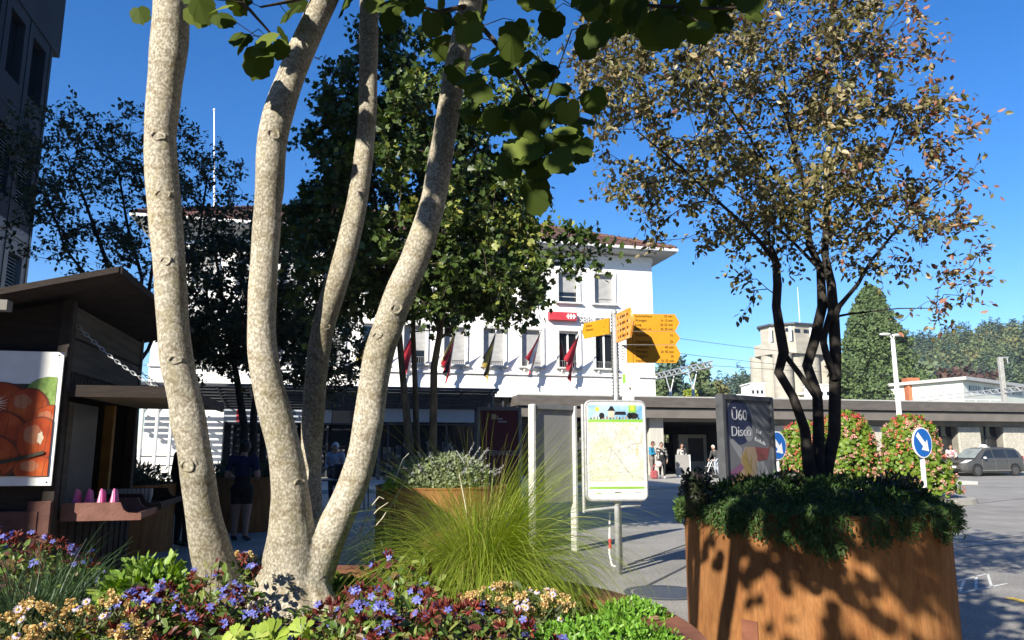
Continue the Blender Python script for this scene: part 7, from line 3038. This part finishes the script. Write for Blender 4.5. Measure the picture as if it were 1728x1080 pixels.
def cushion(c, rx, ry, h, n, sz, shape, m_, name, lab, cat, seed, inner=.7, group=None):
    rgk = np.random.default_rng(seed)
    t = thing(name, c, lab, cat, group)
    p, d = mound(rgk, c, rx, ry, h, n, inner)
    lump = .93 + .09 * np.sin(p[:, 0] * 38 + 2) * np.sin(p[:, 1] * 33)
    p = np.array(c) + (p - np.array(c)) * lump[:, None]
    mb = MB()
    leaves(mb, p, rgk.normal(size=(n, 3)) * .7 + d * .7 + np.array([0, 0, .4]), d + rgk.normal(size=(n, 3)) * .6, sz * (.6 + .8 * rgk.random(n)), shape)
    mb.build('foliage', m_, t)
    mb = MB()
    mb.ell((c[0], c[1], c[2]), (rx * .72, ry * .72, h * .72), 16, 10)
    mb.build('stems', mat('plant_shadow_core', (.02, .026, .01), (.035, .045, .018), scale=40, rough=1), t)  # a dark solid, not stalks: shade between the leaves put in as colour
    return t


M_bright = leafmat('bright_green_leaf', [lin('5f8f2a'), lin('79a93a'), lin('4f7c24'), lin('8fb54c')], trans=.25, rough=.4)
cushion(C3(1010, 2.2, .94), .30, .30, .13, 5200, .016, OVATE, M_bright, 'cushion_plant', 'bright green cushion plant spilling to the right rim of the front planter', 'plant', 81)
cushion(C3(1060, 2.62, .95), .14, .16, .10, 1300, .018, OVATE, M_bright, 'cushion_plant', 'small green cushion at the planter rim under the arching grass tips', 'plant', 82)
cushion(C3(285, 2.75, .95), .19, .17, .22, 900, .036, OVATE, leafmat('fresh_green_leaf', [lin('6a8a34'), lin('86a448'), lin('587a2c'), lin('9bb35c')], trans=.25), 'leafy_shrub', 'pale green leafy clump left of the leftmost pale stem', 'plant', 83, .6)
cushion(C3(190, 3.0, .93), .22, .2, .16, 700, .03, OVATE, leafmat('mid_green_leaf', [lin('55702a'), lin('6d8838'), lin('46602a')], trans=.25), 'leafy_shrub', 'low green leafy clump behind the upright sedge', 'plant', 84, .6)
cushion(C3(760, 2.95, .95), .16, .14, .13, 500, .03, OVATE, M_bright, 'leafy_shrub', 'green leafy clump at the foot of the feather grass', 'plant', 85, .6)
cushion(C3(570, 3.0, .95), .2, .2, .1, 500, .03, OVATE, leafmat('mid_green_leaf', []) if False else MATS['mid_green_leaf'], 'leafy_shrub', 'shaded green ground leaves behind the forked base', 'plant', 86, .6)
# low ground leaves filling the rest of the bed: one countless mass
rgk = np.random.default_rng(90)
n = 5200
rr_ = (NR - .16) * np.sqrt(rgk.random(n))
aa = rgk.random(n) * 6.283
p = np.stack([NP.x + rr_ * np.cos(aa), NP.y + rr_ * np.sin(aa), .93 + .09 * rgk.random(n)], 1)
mb = MB()
leaves(mb, p, rgk.normal(size=(n, 3)) * np.array([1, 1, .5]), rgk.normal(size=(n, 3)) * .5 + np.array([-.1, -.3, .8]), .025 + .02 * rgk.random(n), OVATE)
o = mb.build('ground_cover', leafmat('ground_leaf', [lin('3f5420'), lin('55702a'), lin('6b7f38'), lin('4b3a28')], trans=.2))
setp(o, 'low mixed green leaves covering the soil of the front planter', 'ground cover', kind='stuff')
# fallen dry leaves on the rim
mb = MB()
p = np.array([tuple(ground_at(x_, y_, 1.012)) for x_, y_ in ((1085, 1038), (1094, 1044), (1076, 1030))])
leaves(mb, p, rgk.normal(size=(3, 3)) * np.array([1, 1, .1]), np.array([[0, 0, 1.0]] * 3) + rgk.normal(size=(3, 3)) * .3, .05, OVATE)
o = mb.build('dry_leaf', leafmat('dry_leaf_brown', [lin('a8886a'), lin('8a6a4c')], trans=.1))
setp(o, 'curled dry brown leaves lying on the rusty rim of the front planter', 'dry leaves', kind='stuff')

# ------------------------------------------------------------------ catmint bush in the middle planter
M_cat = leafmat('silver_leaf', [lin('6f7d58'), lin('8a9674'), lin('9fa98c'), lin('5c6a48'), lin('7f8f58')], trans=.15, rough=.7)
cb = Vector((CP.x, CP.y - .05, .98))
rgk = np.random.default_rng(101)
t = thing('silver_bush', cb, 'rounded silvery grey green bush filling the planter behind the feather grass', 'bush')
n = 4600
p, d = mound(rgk, cb, .78, .8, .47, n, .75)
mb = MB()
leaves(mb, p, rgk.normal(size=(n, 3)) + d + np.array([0, 0, .4]), d + rgk.normal(size=(n, 3)) * .6, .045 + .03 * rgk.random(n), OVATE)
mb.build('foliage', M_cat, t)
mb, ms = MB(), MB()
for i in range(46):
    d_ = nrm((rgk.normal(size=3) * np.array([1, 1, .3]) + np.array([0, 0, .75]))[None])[0]
    b = np.array(cb) + d_ * np.array([.72, .75, .44])
    e = b + d_ * np.array([.22, .2, .2]) * (.5 + rgk.random()) + np.array([0, 0, .05])
    ms.tube([tuple(b - d_ * .1), tuple((b + e) / 2), tuple(e)], [.006, .005, .003], 4)
    k = 26
    f = rgk.random((k, 1))
    pp_ = b + (e - b) * f
    leaves(mb, pp_, rgk.normal(size=(k, 3)), rgk.normal(size=(k, 3)), .03, OVATE)
for path in ([(664, 815), (680, 775), (690, 765)], [(770, 760), (780, 775), (784, 782)], [(780, 775), (788, 768)]):
    ms.tube([tuple(at(x_, y_, 10.7)) for x_, y_ in path], .008, 5)
mb.build('flower_spikes', leafmat('grey_mauve', [lin('8a8a92'), lin('a6a3ae'), lin('777a80')], trans=.15, rough=.8), t)
ms.build('stems', mat('silver_stem', (.3, .31, .27), rough=.8), t)
cushion(Vector((at(663, 812, 10.8).x, 10.75, .98)), .12, .12, .12, 260, .05, OVATE, M_bright, 'leafy_shrub', 'small bright green plant at the left rim of the silvery bush planter', 'plant', 104, .5)
cushion(Vector((CP.x - .1, CP.y + .2, .98)), .85, .7, .2, 500, .06, OVATE, MATS['mid_green_leaf'], 'leafy_shrub', 'dark green leaves behind the silvery bush around the slim trunks', 'plant', 105, .6)

# ------------------------------------------------------------------ trailing plants of the right planter
M_trail = leafmat('trailing_leaf', [lin('2c451c'), lin('395624'), lin('48682d'), lin('314c1f'), lin('5a7838')], trans=.15, rough=.55)
rgk = np.random.default_rng(111)
cR = Vector((RP.x, RP.y, 1.08))
t = thing('trailing_plant', cR, 'dark green trailing cushion spilling over the rim of the tall right planter', 'plant')
n = 9000
p, d = mound(rgk, cR, .91, .91, .24, n, .8)
z_l = .04 * np.sin(p[:, 0] * 11) * np.sin(p[:, 1] * 9 + 1)
p[:, 2] += z_l
mb = MB()
leaves(mb, p, rgk.normal(size=(n, 3)) * .5 + d * .6 + np.array([0, -.1, .1]), d + rgk.normal(size=(n, 3)) * .6, .03 + .025 * rgk.random(n), NARROW)
pos, ax, nn = [], [], []
strands = MB()
for i in range(420):
    a = rgk.random() * 6.283
    ln = .05 + .06 * rgk.random() + .05 * max(0, math.sin(a * 3.0 + .8)) + .05 * max(0, math.sin(a * 7))
    af = (a + math.pi / 2) % (2 * math.pi)                       # around the side turned to the viewer
    for (aa_, am, wd_) in ((.10, .13, .15), (.55, .07, .12), (-.25, .07, .15), (1.0, .10, .14)):
        dd_ = math.atan2(math.sin(a + 1.94 - aa_), math.cos(a + 1.94 - aa_))
        ln += am * math.exp(-(dd_ / wd_) ** 2)
    dr = np.array([math.cos(a), math.sin(a), 0])
    r_ = RR
    out = .022 + .034 * rgk.random()
    b = np.array([RP.x, RP.y, 0]) + dr * (r_ - .12) + np.array([0, 0, 1.16])
    c1_ = np.array([RP.x, RP.y, 0]) + dr * (r_ + out) + np.array([0, 0, 1.13])
    e = np.array([RP.x, RP.y, 0]) + dr * (r_ + out * .8 + .01) + np.array([0, 0, 1.10 - ln])
    strands.tube([tuple(b), tuple(c1_), tuple((c1_ + e) / 2 + rgk.normal(size=3) * .01), tuple(e)], .0025, 4, cap=False)
    k = int(16 + ln * 150)
    f = rgk.random((k, 1))
    q = np.where(f < .3, b + (c1_ - b) * f / .3, c1_ + (e - c1_) * (f - .3) / .7) + rgk.normal(size=(k, 3)) * .016
    q_r = np.linalg.norm(q[:, :2] - np.array([RP.x, RP.y]), axis=1)
    low = (q[:, 2] < 1.1) & (q_r < RR + .012)
    q[low, :2] = np.array([RP.x, RP.y]) + (q[low, :2] - np.array([RP.x, RP.y])) * ((RR + .02) / q_r[low])[:, None]
    pos.append(q)
    ax.append(rgk.normal(size=(k, 3)) * .6 + dr * .5 + np.array([0, 0, -.5]))
    nn.append(rgk.normal(size=(k, 3)) * .5 + dr + np.array([0, 0, .4]))
pos, ax, nn = np.vstack(pos), np.vstack(ax), np.vstack(nn)
leaves(mb, pos, ax, nn, .026 + .02 * rgk.random(len(pos)), NARROW)
mb.build('foliage', M_trail, t)
strands.build('stems', M_stem, t)
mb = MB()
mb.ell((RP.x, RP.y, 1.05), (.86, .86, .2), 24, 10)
mb.build('painted_shade_core', mat('plant_shadow_core', (.02, .026, .01)), t)  # dark solid under the leaves, standing in for shade inside the plant
# low plants standing in it
M_dkl = leafmat('dark_shrub_leaf', [lin('2b3a22'), lin('384a2a'), lin('4a4a40'), lin('3a2f3a')], trans=.15)
for (px, Y, rx, h, lab, sd) in ((1175, 5.75, .13, .20, 'dark leafy tuft with pale edged leaves at the left rim of the tall right planter', 1), (1510, 5.7, .22, .16, 'dark purple flowering plant right of the stems in the tall planter', 2),
                                (1330, 5.9, .12, .18, 'small upright dark shrub left of the dark stems in the tall planter', 3)):
    c = C3(px, Y, 1.2)
    c.x = at(px, 800, Y).x
    cushion(c, rx, rx, h, 420, .04, OVATE, M_dkl, 'planter_shrub', lab, 'plant', 120 + sd, .5)
mb = MB()
c = at(1290, 800, 6.2)
t = thing('tall_grass_tuft', (c.x, 6.2, 1.25), 'thin grass tuft standing before the dance poster in the tall planter', 'grass')
blades(mb, (c.x, 6.2, 1.22), 60, .34, .6, np.random.default_rng(8), .004, droop=.8, r0=.05)
mb.build('blades', leafmat('dull_grass', [lin('4c5c34'), lin('66744a')], trans=.25), t)
# dark planting of the shaded left planter
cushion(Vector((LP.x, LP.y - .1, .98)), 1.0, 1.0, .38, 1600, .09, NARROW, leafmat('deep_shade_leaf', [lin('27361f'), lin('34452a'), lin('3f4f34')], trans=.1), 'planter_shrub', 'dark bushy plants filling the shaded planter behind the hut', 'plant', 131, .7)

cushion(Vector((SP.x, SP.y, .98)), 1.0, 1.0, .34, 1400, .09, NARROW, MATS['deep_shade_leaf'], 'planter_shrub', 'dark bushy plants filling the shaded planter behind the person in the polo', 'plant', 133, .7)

# ================================================================== the air
mb = MB()
mb.box((0, 190, 44), (900, 520, 100))
hz_o = mb.build('haze', None)
setp(hz_o, 'faint pale air over the whole place', 'haze', kind='stuff')
hm = bpy.data.materials.new('haze_air')
hm.use_nodes = True
hn = hm.node_tree
for n_ in list(hn.nodes):
    if n_.type == 'BSDF_PRINCIPLED':
        hn.nodes.remove(n_)
pv = hn.nodes.new('ShaderNodeVolumePrincipled')
pv.inputs['Color'].default_value = (.75, .85, 1, 1)
pv.inputs['Density'].default_value = .0002
hn.links.new(pv.outputs['Volume'], hn.nodes['Material Output'].inputs['Volume'])
hz_o.data.materials.clear()
hz_o.data.materials.append(hm)
